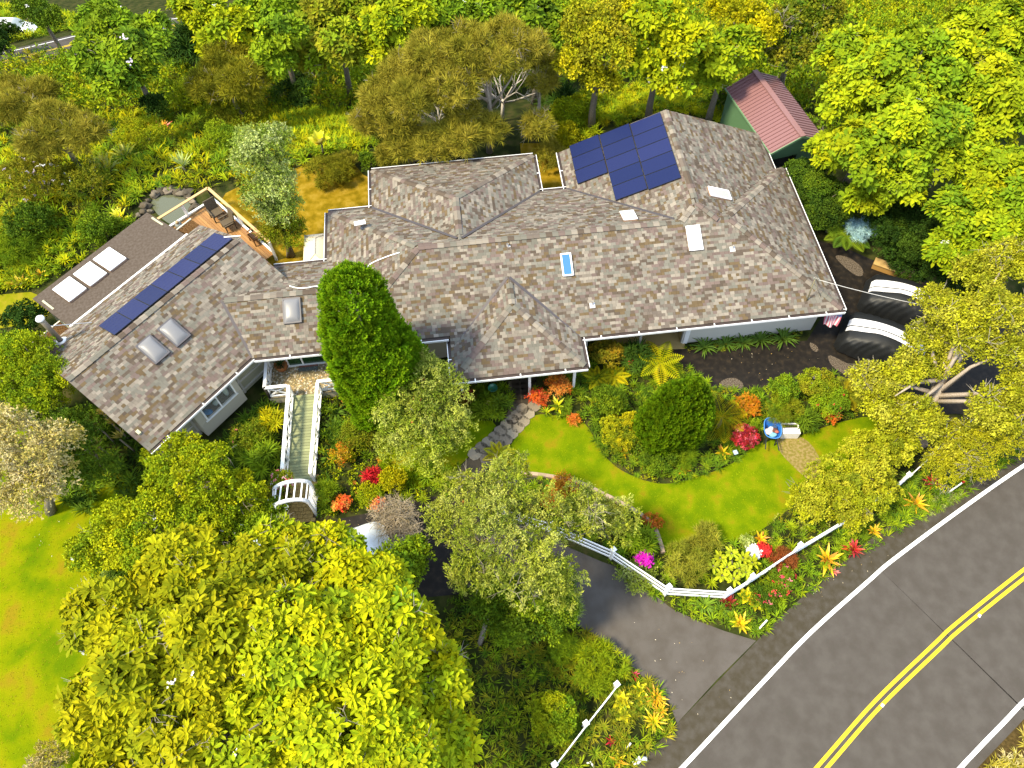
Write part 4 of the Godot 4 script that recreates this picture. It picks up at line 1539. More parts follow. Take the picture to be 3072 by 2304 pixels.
func build_walkway() -> void:
	var o := thing("terrace", "raised pebble-topped entrance terrace before the sliding door", "terrace", Vector3(-8.2, 0, -19.9))
	var st := mk()
	slab(st, Vector3(0.3, 0.24, 0), Vector3(4.4, 0.48, 1.76))
	put("base", st, mats.cream_wall, o)
	st = mk()
	slab(st, Vector3(0.3, 0.5, 0), Vector3(4.44, 0.05, 1.8))
	var top := put("floor", st, ground_mat("pebbles", 1.4, 0.045, [[0.2, Color(0.11, 0.09, 0.045)], [0.4, Color(0.22, 0.18, 0.09)], [0.55, Color(0.3, 0.26, 0.18)], [0.7, Color(0.25, 0.16, 0.06)], [0.85, Color(0.34, 0.33, 0.28)]], 0.22, 0.55), o)
	var xf := []
	var cols := []
	for i in 900:
		xf.append(Transform3D(Basis(Vector3.UP, rnd(0, TAU)).scaled_local(Vector3(rnd(0.03, 0.07), 0.025, rnd(0.03, 0.06))), Vector3(0.3 + rnd(-2.15, 2.15), 0.53, rnd(-0.85, 0.85))))
		cols.append(colour([Color(0.3, 0.26, 0.17), Color(0.2, 0.15, 0.06), Color(0.36, 0.34, 0.3), Color(0.14, 0.12, 0.06), Color(0.26, 0.17, 0.08)]))
	if not meshes.has("pebble"):
		st = mk()
		blob(st, Vector3.ZERO, Vector3(1, 1, 1), 0.1, 5)
		meshes["pebble"] = done(st)
	tag(copies("pebbles", meshes.pebble, tinted("pebble", 0.8), xf, cols, top), "", "", "", "stuff")
	o = thing("terrace_railing", "white X-braced railing round the entrance terrace", "railing", Vector3.ZERO)
	x_rail(o, Vector3(-10.05, 0.5, -20.7), Vector3(-10.05, 0.5, -19.05), 0.9, 2)
	x_rail(o, Vector3(-10.05, 0.5, -19.05), Vector3(-9.05, 0.5, -19.05), 0.9, 1)
	x_rail(o, Vector3(-7.6, 0.5, -19.1), Vector3(-6.5, 0.5, -19.1), 0.9, 1)
	var a := Vector3(-9.17, 0.02, -14.72)
	var b := Vector3(-7.96, 0.02, -14.68)
	var c := Vector3(-7.66, 0.48, -19.0)
	var d := Vector3(-8.92, 0.48, -19.0)
	o = thing("boardwalk_ramp", "pale green boarded ramp rising to the entrance terrace", "ramp", Vector3.ZERO)
	st = mk()
	beam(st, a + Vector3(0.05, -0.06, 0), d + Vector3(0.05, -0.06, 0), 0.08, 0.14)
	beam(st, b + Vector3(-0.05, -0.06, 0), c + Vector3(-0.05, -0.06, 0), 0.08, 0.14)
	put("joist", st, mats.cream_wall, o)
	for i in 30:
		var f := (i + 0.5) / 30.0
		var p := a.lerp(d, f)
		var q := b.lerp(c, f)
		st = mk()
		box(st, Transform3D(facing(q - p, Vector3(0, 1, 0.1)), (p + q) / 2 + Vector3(0, 0.035, 0)), Vector3(p.distance_to(q), 0.03, 0.132))
		var k := rng.randi() % 4
		put("board", st, plain("green_board_%d" % k, Color(0.2, 0.22, 0.105) * (0.86 + 0.09 * k), 0.75), o)
	o = thing("ramp_railing", "white X-braced railing on the left side of the boarded ramp", "railing", Vector3.ZERO, "ramp railings")
	x_rail(o, a + Vector3(-0.02, 0, 0), d + Vector3(-0.02, 0, -0.02), 0.9, 4)
	o = thing("ramp_railing", "white X-braced railing on the right side of the boarded ramp", "railing", Vector3.ZERO, "ramp railings")
	x_rail(o, b + Vector3(0.02, 0, 0), c + Vector3(0.05, 0, -0.02), 0.9, 4)
	# brick landing under the arch
	o = thing("brick_landing", "tan brick landing under the garden arch", "brick path", Vector3(-8.5, 0, -13.9))
	st = mk()
	slab(st, Vector3(0, 0.02, 0), Vector3(1.35, 0.03, 2.3), -0.05)
	put("mortar_bed", st, plain("brick_mortar", Color(0.05, 0.03, 0.01), 0.9), o)
	for r in 13:
		for k in 6:
			var x := -0.56 + k * 0.225 + (0.11 if r % 2 else 0.0)
			if x > 0.6:
				continue
			st = mk()
			slab(st, Vector3(x, 0.05, -1.03 + r * 0.172) .rotated(Vector3.UP, -0.05), Vector3(0.212, 0.04, 0.158), -0.05 + rnd(-0.02, 0.02))
			put("brick", st, plain("tan_brick_%d" % (rng.randi() % 4), Color(0.34, 0.22, 0.06) * rnd(0.75, 1.2), 0.85), o)
	# arch: two bowed ribs joined by slats, lattice sides
	var l1: Vector3 = Vector3(-9.25,0.00,-12.88)
	var r1: Vector3 = Vector3(-7.96,0.00,-13.04)
	o = thing("garden_arch", "white arched garden arbour at the foot of the ramp", "arbour", (l1 + r1) / 2)
	var back := Vector3(0.06, 0, -0.85)
	var x := (r1 - l1) / 2
	x.y = 0
	x = x.normalized() * 0.78
	var arc := func(f: float): return x * -cos(f * PI) + Vector3.UP * (1.45 + 0.62 * sin(f * PI))
	for rib in 2:
		var off := back * rib
		st = mk()
		for i in 14:
			var p: Vector3 = arc.call(i / 14.0)
			var q: Vector3 = arc.call((i + 1) / 14.0)
			beam(st, p + off, q + off, 0.1, 0.14, back)
		put("arched_rib", st, mats.white, o)
		for s in [-1.0, 1.0]:
			st = mk()
			beam(st, x * s + off, x * s + off + Vector3.UP * 1.5, 0.09, 0.09, Vector3.RIGHT)
			put("post", st, mats.white, o)
	for i in range(1, 8):
		st = mk()
		var p: Vector3 = arc.call(i / 8.0)
		beam(st, p, p + back, 0.06, 0.03)
		put("slat", st, mats.white, o)
	for s in [-1.0, 1.0]:
		for i in 7:
			for k in 2:
				st = mk()
				var h := 0.15 + 0.2 * i
				beam(st, x * s + Vector3.UP * (h + 0.2 * k), x * s + back + Vector3.UP * (h + 0.2 * (1 - k)), 0.03, 0.02)
				put("lattice_strip", st, mats.white, o)
	# pot and doormat on the terrace
	var pot: Vector3 = Vector3(-9.51,0.53,-20.58)
	o = thing("potted_plant", "terracotta pot with a dark spiky plant by the terrace railing", "potted plant", pot)
	st = mk()
	lathe(st, Vector3.ZERO, [Vector2(0.0, 0.38), Vector2(0.22, 0.4), Vector2(0.27, 0.46), Vector2(0.32, 0.46), Vector2(0.31, 0.36), Vector2(0.26, 0.12), Vector2(0.18, 0.0)], 18)
	put("pot", st, plain("terracotta", Color(0.28, 0.1, 0.025), 0.8), o)
	var pl := place("leaves", sprig("strap"), leaf_mat("pot_leaves"), o, Transform3D(Basis().scaled(Vector3.ONE * 0.55), Vector3(0, 0.4, 0)))
	pl.material_override.albedo_color = lin(Color(0.03, 0.06, 0.015))
	o = thing("doormat", "woven doormat of red and grey bricks pattern before the sliding door", "doormat", Vector3(-8.28,0.53,-20.53))
	st = mk()
	slab(st, Vector3(0, 0.012, 0), Vector3(0.95, 0.02, 0.42))
	put("mat", st, plain("mat_grey", Color(0.07, 0.075, 0.06), 0.95), o)
	for i in 7:
		for k in 2:
			st = mk()
			slab(st, Vector3(-0.39 + i * 0.13, 0.026, -0.1 + k * 0.2), Vector3(0.11, 0.012, 0.17))
			put("patch", st, plain("mat_%d" % ((i * 3 + k) % 3), [Color(0.2, 0.07, 0.05), Color(0.1, 0.12, 0.11), Color(0.16, 0.15, 0.1)][(i * 3 + k) % 3], 0.95), o)


# ---------- fences ----------
func rail_fence(called: String, label: String, pts: Array, rails := 3, tall := 1.0, per := 2.6) -> void:
	var o := thing(called, label, "fence", pts[0])
	var o0: Vector3 = pts[0]
	for i in pts.size():
		var ends := [pts[i]]
		if i < pts.size() - 1:
			var n := maxi(1, roundi(pts[i].distance_to(pts[i + 1]) / per))
			for k in range(1, n):
				ends.append(pts[i].lerp(pts[i + 1], float(k) / n))
			for k in n:
				for r in rails:
					var st := mk()
					var p: Vector3 = pts[i].lerp(pts[i + 1], float(k) / n) - o0
					var q: Vector3 = pts[i].lerp(pts[i + 1], float(k + 1) / n) - o0
					var h := Vector3.UP * tall * (0.28 + 0.72 * r / maxf(1.0, rails - 1.0))
					var out := (q - p).cross(Vector3.UP).normalized() * -0.05
					if out.z < 0.0: out = -out
					beam(st, p + h + out, q + h + out, 0.035, 0.13)
					put("rail", st, mats.white, o)
		for e in ends:
			var st := mk()
			slab(st, e - o0 + Vector3(0, (tall + 0.15) / 2, 0), Vector3(0.14, tall + 0.15, 0.14), 0.5)
			var post := put("post", st, mats.white, o)
			st = mk()
			slab(st, e - o0 + Vector3(0, tall + 0.17, 0), Vector3(0.2, 0.04, 0.2), 0.5)
			put("post_cap", st, mats.white, post)


func build_fences() -> void:
	rail_fence("rail_fence", "white three-rail fence beside the driveway and up along the lane", [Vector3(0.35,0.00,-11.95),Vector3(2.21,0.00,-11.09),Vector3(4.62,0.00,-9.61),Vector3(6.54,0.00,-7.85),Vector3(8.89,0.00,-7.42),Vector3(9.96,0.00,-7.87),Vector3(12.23,0.00,-8.90),Vector3(14.56,0.00,-9.86),Vector3(17.76,0.00,-11.37),Vector3(19.72,0.00,-12.56),Vector3(22.67,0.00,-14.35),Vector3(26.42,0.00,-16.58)], 3, 1.0, 2.8)
	rail_fence("rail_fence", "white rail fence running down the bed at the bottom centre", [Vector3(3.82,0.00,-4.50),Vector3(2.45,0.00,-3.30),Vector3(1.12,0.00,-2.10),Vector3(0.22,0.00,-1.30)], 3, 0.9, 2.4)
	# lawn edging
	var pts: Array = spline([Vector3(0.99,0.00,-14.00),Vector3(2.41,0.00,-13.65),Vector3(3.51,0.00,-13.26),Vector3(4.03,0.00,-13.02),Vector3(4.74,0.00,-12.51),Vector3(5.47,0.00,-11.98),Vector3(6.24,0.00,-11.33),Vector3(6.67,0.00,-10.77),Vector3(6.79,0.00,-10.09),Vector3(6.83,0.00,-9.55)], 4)
	var o := thing("lawn_edging", "low pinkish edging wall along the lower rim of the lawn", "edging", pts[0])
	for i in pts.size() - 1:
		var st := mk()
		beam(st, pts[i] - pts[0] + Vector3.UP * 0.09, pts[i + 1] - pts[0] + Vector3.UP * 0.09, 0.16, 0.18)
		put("edging_block", st, plain("edging_%d" % (i % 3), Color(0.3, 0.22, 0.15) * (0.85 + 0.12 * (i % 3)), 0.85), o)
	for q in [[Vector3(4.05,0.00,-1.83), Vector3(4.55,0.00,-1.96), "white bent pipe on the kerb at the bottom edge of the picture"], [Vector3(2.35,0.00,-2.05), Vector3(2.59,0.00,-1.92), "curved white hose end in the grass at the bottom edge"]]:
		var st := mk()
		var m: Vector3 = (q[0] + q[1]) / 2 + Vector3(0, 0.1, -0.1)
		tube(st, [q[0] + Vector3(0, 0.06, 0), m, q[1] + Vector3(0, 0.06, 0)], [0.11, 0.11, 0.09] if q[2].begins_with("white bent") else [0.05, 0.05, 0.04], 8)
		tag(put("white_pipe", st, mats.white), q[2], "pipe")
	for q in [[Vector3(3.88,0.00,-2.38), "short white marker stake in the corner bed", 0.5, Vector3(0.12, 0, -0.12)], [Vector3(9.89,0.00,-6.00), "thin pale stake leaning in the grass by the lane", 0.7, Vector3(0.25, 0, -0.2)], [Vector3(19.72,0.00,-10.74), "white reflector stake with a red top in the silvery ground cover", 0.9, Vector3(0.3, 0, -0.1)]]:
		var p := thing("marker_stake", q[1], "stake", q[0])
		var st := mk()
		beam(st, Vector3.ZERO, q[3] + Vector3.UP * q[2], 0.06, 0.06)
		put("stake", st, mats.white, p)
		if q[1].contains("red"):
			st = mk()
			slab(st, q[3] + Vector3.UP * (q[2] + 0.04), Vector3(0.08, 0.1, 0.08))
			put("reflector", st, plain("reflector_red", Color(0.4, 0.01, 0.01), 0.4), p)


# ---------- yard things ----------
func chair(called: String, label: String, at: Vector3, yaw: float, m: Material) -> void:
	var o := thing(called, label, "chair", at, "chairs on the deck")
	o.rotation.y = yaw
	var st := mk()
	slab(st, Vector3(0, 0.42, 0), Vector3(0.62, 0.1, 0.62))
	put("seat", st, m, o)
	st = mk()
	box(st, Transform3D(Basis(Vector3.RIGHT, -0.25), Vector3(0, 0.75, -0.33)), Vector3(0.64, 0.7, 0.07))
	put("backrest", st, m, o)
	for s in [-1.0, 1.0]:
		st = mk()
		slab(st, Vector3(s * 0.33, 0.62, 0.02), Vector3(0.07, 0.05, 0.6))
		put("armrest", st, m, o)
		for k in [-0.27, 0.27]:
			st = mk()
			slab(st, Vector3(s * 0.3, 0.2, k), Vector3(0.06, 0.4, 0.06))
			put("leg", st, m, o)


func build_yard_things() -> void:
	# deck beside the pond
	var cor: Array = [Vector3(-13.93,0.50,-32.49),Vector3(-10.33,0.50,-28.06),Vector3(-11.02,0.50,-26.49),Vector3(-14.71,0.50,-29.56)]
	var dx := (cor[1] - cor[0]).normalized() as Vector3
	dx.y = 0
	dx = dx.normalized()
	var dz := Vector3(-dx.z, 0, dx.x)
	var o := thing("deck", "orange-brown timber deck beside the pond", "deck", cor[0] - Vector3(0, 0.5, 0))
	var long: float = cor[0].distance_to(cor[1])
	var tones := [Color(0.27, 0.13, 0.035), Color(0.23, 0.11, 0.03), Color(0.3, 0.155, 0.045)]
	for i in 26:
		var st := mk()
		var p := dz * (0.08 + i * 0.15)
		beam(st, p + Vector3.UP * 0.48, p + dx * long + Vector3.UP * 0.48, 0.14, 0.035)
		put("board", st, plain("deck_board_%d" % (i % 3), tones[i % 3], 0.7), o)
	o = thing("deck_railing", "pale timber and white railing round the deck corner", "railing", cor[0] - Vector3(0, 0.5, 0))
	var runs := [[Vector3.ZERO, dx * long], [Vector3.ZERO, dz * 3.4]]
	for r in runs:
		var n := 2
		for i in n + 1:
			var st := mk()
			var p: Vector3 = r[0].lerp(r[1], float(i) / n)
			beam(st, p + Vector3.UP * 0.0, p + Vector3.UP * 1.42, 0.12, 0.12, Vector3.RIGHT)
			put("post", st, mats.white, o)
		var st := mk()
		beam(st, r[0] + Vector3.UP * 1.45, r[1] + Vector3.UP * 1.45, 0.16, 0.05)
		put("top_rail", st, plain("rail_timber", Color(0.45, 0.3, 0.13), 0.7), o)
		st = mk()
		beam(st, r[0] + Vector3.UP * 0.62, r[1] + Vector3.UP * 0.62, 0.12, 0.06)
		put("lower_rail", st, mats.white, o)
	var wicker := plain("wicker", Color(0.075, 0.055, 0.03), 0.85)
	chair("wicker_chair", "brown wicker armchair at the far corner of the deck", Vector3(-13.55,0.50,-31.12), 0.6, wicker)
	chair("wicker_chair", "brown wicker armchair half under the turned wing's eave", Vector3(-12.85,0.50,-30.27), -1.0, wicker)
	chair("deck_chair", "orange-brown folding chair at the right end of the deck", Vector3(-11.28,0.50,-29.11), 2.2, plain("chair_wood", Color(0.2, 0.09, 0.025), 0.7))
	o = thing("gas_bottle", "grey gas bottle with a red band and brass top on the lower roof edge", "gas bottle", Vector3(-14.95,1.60,-29.35))
	var st := mk()
	lathe(st, Vector3.ZERO, [Vector2(0.05, 0.52), Vector2(0.16, 0.46), Vector2(0.19, 0.36), Vector2(0.19, 0.0)], 14)
	put("bottle", st, plain("bottle_grey", Color(0.16, 0.17, 0.15), 0.5), o)
	st = mk()
	lathe(st, Vector3.ZERO, [Vector2(0.195, 0.26), Vector2(0.195, 0.08)], 14)
	put("band", st, plain("bottle_red", Color(0.3, 0.015, 0.01), 0.5), o)
	st = mk()
	lathe(st, Vector3(0, 0.5, 0), [Vector2(0.0, 0.16), Vector2(0.09, 0.12), Vector2(0.09, 0.02), Vector2(0.05, 0.0)], 10)
	put("cap", st, plain("bottle_cap", Color(0.3, 0.2, 0.09), 0.5), o)
	# blue wheelbarrow
	o = thing("wheelbarrow", "blue wheelbarrow filled with litter and rags at the lawn's edge", "wheelbarrow", Vector3(12.83,0.00,-14.47))
	o.rotation.y = -0.25
	st = mk()
	st.set_smooth_group(0)
	var rim := []
	var foot := []
	for i in 20:
		var a := TAU * i / 20.0
		var p := Vector3(cos(a), 0, sin(a))
		var k := pow(pow(absf(p.x), 3.0) + pow(absf(p.z), 3.0), -1.0 / 3.0)
		rim.append(Vector3(p.x * k * 0.38, 0.72, p.z * k * 0.52))
		foot.append(Vector3(p.x * k * 0.24, 0.4, p.z * k * 0.3))
	for i in 20:
		var k := (i + 1) % 20
		quad(st, rim[i], rim[k], foot[k], foot[i])
		tri(st, foot[i], foot[k], Vector3(0, 0.4, 0))
	put("tray", st, plain("barrow_blue", Color(0.015, 0.1, 0.36), 0.3), o)
	st = mk()
	for i in 20:
		beam(st, rim[i], rim[(i + 1) % 20], 0.03, 0.03)
	put("rim", st, plain("barrow_rim", Color(0.05, 0.2, 0.5), 0.35), o)
	for c in [[Color(0.5, 0.42, 0.36), Vector3(-0.15, 0.6, 0.15), 0.2], [Color(0.08, 0.03, 0.02), Vector3(0.1, 0.6, 0.05), 0.17], [Color(0.15, 0.35, 0.42), Vector3(0.02, 0.6, 0.28), 0.17], [Color(0.6, 0.6, 0.6), Vector3(-0.05, 0.62, -0.02), 0.12], [Color(0.02, 0.05, 0.12), Vector3(0.12, 0.62, -0.12), 0.12], [Color(0.3, 0.08, 0.05), Vector3(0.2, 0.62, 0.12), 0.1]]:
		st = mk()
		blob(st, c[1], Vector3(c[2], 0.09, c[2] * 0.8), 0.5, 8)
		put("rag", st, plain("rag_%s" % c[0], c[0], 0.9), o)
	st = mk()
	for s in [-1.0, 1.0]:
		beam(st, Vector3(s * 0.1, 0.36, -0.7), Vector3(s * 0.3, 0.5, 1.0), 0.04, 0.04)
		beam(st, Vector3(s * 0.24, 0.42, 0.4), Vector3(s * 0.24, 0.0, 0.5), 0.04, 0.04)
	put("handle", st, plain("barrow_black", Color(0.015, 0.015, 0.015), 0.6), o)
	st = mk()
	tube(st, [Vector3(-0.05, 0.19, -0.72), Vector3(0.05, 0.19, -0.72)], [0.19, 0.19], 16)
	put("wheel", st, mats.barrow_black, o)
	# white planter
	o = thing("planter_box", "white box planter with a narrow planted slot beside the wheelbarrow", "planter", Vector3(13.72,0.00,-14.46))
	o.rotation.y = -0.12
	st = mk()
	for s in [-1.0, 1.0]:
		slab(st, Vector3(s * 0.37, 0.25, 0), Vector3(0.06, 0.5, 0.55))
		slab(st, Vector3(0, 0.25, s * 0.25), Vector3(0.68, 0.5, 0.05))
	slab(st, Vector3(0, 0.47, 0.1), Vector3(0.68, 0.05, 0.25))
	put("box", st, plain("planter_white", Color(0.7, 0.66, 0.6), 0.7), o)
	st = mk()
	slab(st, Vector3(0, 0.4, -0.12), Vector3(0.66, 0.04, 0.2))
	put("soil", st, plain("planter_soil", Color(0.015, 0.012, 0.008), 0.95), o)
	copies("seedlings", sprig("small"), leaf_mat("leaves"), range(6).map(func(i): return Transform3D(Basis().scaled(Vector3.ONE * 0.09), Vector3(-0.26 + 0.1 * i, 0.46, -0.12))), range(6).map(func(_i): return Color(0.12, 0.15, 0.02)), o)
	# bird bath and lamp globe in the bed left of the front path
	o = thing("bird_bath", "round green bowl on a stem among the leaves left of the front path", "bird bath", Vector3(0.47,0.00,-18.10))
	st = mk()
	lathe(st, Vector3.ZERO, [Vector2(0.03, 0.7), Vector2(0.03, 0.02), Vector2(0.15, 0.0)], 10)
	put("stem", st, plain("bath_stem", Color(0.05, 0.12, 0.06), 0.5), o)
	st = mk()
	lathe(st, Vector3(0, 0.7, 0), [Vector2(0.0, 0.02), Vector2(0.16, 0.05), Vector2(0.21, 0.12), Vector2(0.23, 0.12), Vector2(0.18, 0.02), Vector2(0.0, 0.0)], 20)
	put("bowl", st, plain("bath_green", Color(0.03, 0.16, 0.09), 0.25), o)
	o = thing("garden_globe", "pale yellow glazed globe among the leaves below the green bowl", "garden ornament", Vector3(0.23,0.00,-17.47))
	st = mk()
	tube(st, [Vector3.ZERO, Vector3(0, 0.4, 0)], [0.03, 0.03], 6)
	put("stem", st, mats.bath_stem, o)
	st = mk()
	blob(st, Vector3(0, 0.5, 0), Vector3(0.16, 0.13, 0.16), 0.0, 9)
	put("globe", st, plain("globe_yellow", Color(0.5, 0.45, 0.16), 0.3), o)
	o = thing("solar_light", "small pale blue solar garden light in the island bed", "garden light", Vector3(10.92,0.00,-13.57))
	st = mk()
	slab(st, Vector3(0, 0.25, 0), Vector3(0.05, 0.5, 0.05))
	put("stake", st, mats.barrow_black, o)
	st = mk()
	slab(st, Vector3(0, 0.52, 0), Vector3(0.18, 0.05, 0.2), 0.2)
	put("cell", st, plain("light_blue", Color(0.3, 0.4, 0.5), 0.3), o)
	# crate by the hedge
	o = thing("timber_crate", "long pale plywood crate lying by the dark hedge", "crate", Vector3(21.87,0.00,-22.94))
	var l: Vector3 = Vector3(21.09,0.00,-23.61)
	var r: Vector3 = Vector3(22.74,0.00,-22.45)
	var v := r - l
	o.rotation.y = atan2(-v.z, v.x)
	st = mk()
	slab(st, Vector3(0, 0.22, 0), Vector3(v.length(), 0.36, 0.42))
	put("box", st, plain("crate_ply", Color(0.36, 0.2, 0.05), 0.8), o)
	st = mk()
	slab(st, Vector3(0, 0.42, 0), Vector3(v.length() + 0.04, 0.035, 0.5))
	put("lid", st, plain("crate_lid", Color(0.4, 0.26, 0.09), 0.8), o)
	st = mk()
	for k in 2:
		slab(st, Vector3(-0.1 + 0.5 * k, 0.442, 0.06 - 0.12 * k), Vector3(0.5, 0.004, 0.035))
	put("stencil_bar", st, plain("stencil", Color(0.08, 0.05, 0.02), 0.9), o)
	beam_thing("kerb_timber", "dark timber edging at the foot of the hedge right of the crate", Vector3(22.74,0.00,-22.33), Vector3(24.45,0.00,-20.77), 0.14, Color(0.09, 0.05, 0.02))
	# flag hung from the corner of the house
	flag(Vector3(16.75, 2.25, -19.55))
	# rocks round the pond
	var ring: Array = [Vector3(-17.88,0.00,-33.41),Vector3(-17.60,0.00,-33.81),Vector3(-17.28,0.00,-33.99),Vector3(-16.80,0.00,-34.00),Vector3(-16.28,0.00,-33.86),Vector3(-15.92,0.00,-33.70),Vector3(-15.57,0.00,-33.39),Vector3(-15.33,0.00,-32.92),Vector3(-15.18,0.00,-32.46),Vector3(-15.00,0.00,-31.97),Vector3(-14.85,0.00,-31.56),Vector3(-14.96,0.00,-31.12),Vector3(-17.99,0.00,-33.02),Vector3(-17.66,0.00,-32.54),Vector3(-15.66,0.00,-33.74),Vector3(-15.44,0.00,-33.19),Vector3(-15.09,0.00,-32.63),Vector3(-16.68,0.00,-34.14),Vector3(-17.19,0.00,-34.17),Vector3(-17.54,0.00,-33.99),Vector3(-18.02,0.00,-32.52),Vector3(-18.28,0.00,-32.30)]
	for i in ring.size():
		st = mk()
		var w := rnd(0.16, 0.34)
		blob(st, Vector3.ZERO, Vector3(w, w * 0.6, w * rnd(0.7, 1.0)), 1.3, 7)
		var side: String = ["at the left rim", "along the far rim", "at the right rim"][0 if i in [0, 1, 12, 13, 20, 21] else 1 if i in [2, 3, 4, 5, 17, 18, 19] else 2]
		var rock := put("pond_rock", st, plain("rock_%d" % (i % 4), [Color(0.07, 0.055, 0.035), Color(0.12, 0.1, 0.07), Color(0.05, 0.04, 0.025), Color(0.16, 0.13, 0.095)][i % 4], 0.9))
		rock.position = ring[i] + Vector3(0, 0.1, 0)
		tag(rock, "rough grey-brown boulder %s of the pond" % side, "rock", "boulders %s of the pond" % side)
	for q in [Vector3(44.42,-9.21,-59.04), Vector3(-58.40,-26.66,-102.64)]:
		pass


func beam_thing(called: String, label: String, a: Vector3, b: Vector3, w: float, c: Color) -> void:
	var st := mk()
	beam(st, a + Vector3.UP * w / 2, b + Vector3.UP * w / 2, w, w)
	tag(put(called, st, plain(called, c, 0.9)), label, "timber")


func flag(at: Vector3) -> void:
	var o := thing("flag", "limp striped flag with a faded blue corner hung from the house corner", "flag", at)
	var st := mk()
	tube(st, [Vector3(-0.55, 0.12, -0.1), Vector3(0.45, 0.35, 0.35)], [0.018, 0.016], 6)
	put("pole", st, mats.white, o)
	var cloth := func(u: float, v: float):   # u along the pole, v down
		var w := 1.0 - 0.25 * v
		return Vector3(0.38 - 0.66 * u * w - 0.12 * v, 0.3 - 0.16 * u - 0.95 * v, 0.3 - 0.3 * u * w + 0.07 * sin(u * 9.0 + v * 3.0) * (0.4 + v) + 0.28 * v)
	for i in 13:
		st = mk()
		st.set_smooth_group(0)
		var in_corner := i < 7
		for k in 10:
			var v0 := k / 10.0
			var v1 := (k + 1) / 10.0
			if in_corner and v0 < 0.39:
				continue
			quad(st, cloth.call(i / 13.0, v0), cloth.call(i / 13.0, v1), cloth.call((i + 1) / 13.0, v1), cloth.call((i + 1) / 13.0, v0))
		put("stripe", st, plain("flag_red", Color(0.5, 0.11, 0.16), 0.8) if i % 2 == 0 else plain("flag_white", Color(0.62, 0.55, 0.58), 0.8), o)
	st = mk()
	st.set_smooth_group(0)
	for i in 7:
		for k in 4:
			quad(st, cloth.call(i / 13.0, k / 10.0), cloth.call(i / 13.0, (k + 1) / 10.0), cloth.call((i + 1) / 13.0, (k + 1) / 10.0), cloth.call((i + 1) / 13.0, k / 10.0))
	var canton := put("canton", st, plain("flag_blue", Color(0.16, 0.17, 0.36), 0.8), o)
	st = mk()
	for r in 9:
		for c in (6 if r % 2 == 0 else 5):
			var u := (r + 1.0) / 10.0 * 7.0 / 13.0
			var v := (c + (0.5 if r % 2 == 0 else 1.0)) / 6.0 * 0.4
			var p: Vector3 = cloth.call(u, v)
			var nrm: Vector3 = (cloth.call(u + 0.01, v) - p).cross(cloth.call(u, v + 0.01) - p).normalized()
			if nrm.z < 0.0: nrm = -nrm
			var x := nrm.cross(Vector3.UP).normalized()
			var y := x.cross(nrm)
			for k in 5:
				var a0 := TAU * k / 5.0
				var a1 := a0 + TAU * 0.1
				var a2 := a0 - TAU * 0.1
				var g := p + nrm * 0.004
				quad(st, g, g + (x * sin(a2) + y * cos(a2)) * 0.005, g + (x * sin(a0) + y * cos(a0)) * 0.012, g + (x * sin(a1) + y * cos(a1)) * 0.005)
	put("stars", st, plain("flag_star", Color(0.7, 0.7, 0.72), 0.8), canton)


# ---------- vehicles ----------
func car_section(f: float, v: float, long: float, wide: float, tall: float, sleek := 0.0) -> Vector3:   # a car's outline: f along 0..1, v across -1..1
	var roof := 0.62 * tall
	var hood := smoothstep(0.0, 0.09, f) * smoothstep(1.0, 0.92, f)
	var cabin := smoothstep(0.2, 0.42, f) * smoothstep(0.98, 0.74, f)
	var top := (0.45 + 0.17 * smoothstep(0.0, 0.2, f) * smoothstep(1.0, 0.9, f)) * tall * (0.55 + 0.45 * hood) + cabin * 0.38 * tall
	var arc := tall * (0.45 + 0.55 * pow(sin(PI * clampf(f * 0.92 + 0.06, 0.0, 1.0)), 0.75)) * (0.5 + 0.5 * pow(hood, 0.6))
	top = lerpf(top, arc, sleek)
	var half := wide / 2 * (0.72 + 0.28 * pow(hood, 0.5))
	var a := v * PI / 2
	var x := signf(sin(a)) * pow(absf(sin(a)), 0.55) * half * (1.0 - 0.14 * cabin * pow(maxf(0.0, cos(a)), 0.7))
	var y := 0.12 + (top - 0.12) * pow(maxf(0.0, cos(a)), 0.42)
	return Vector3(x, y, (f - 0.5) * long)


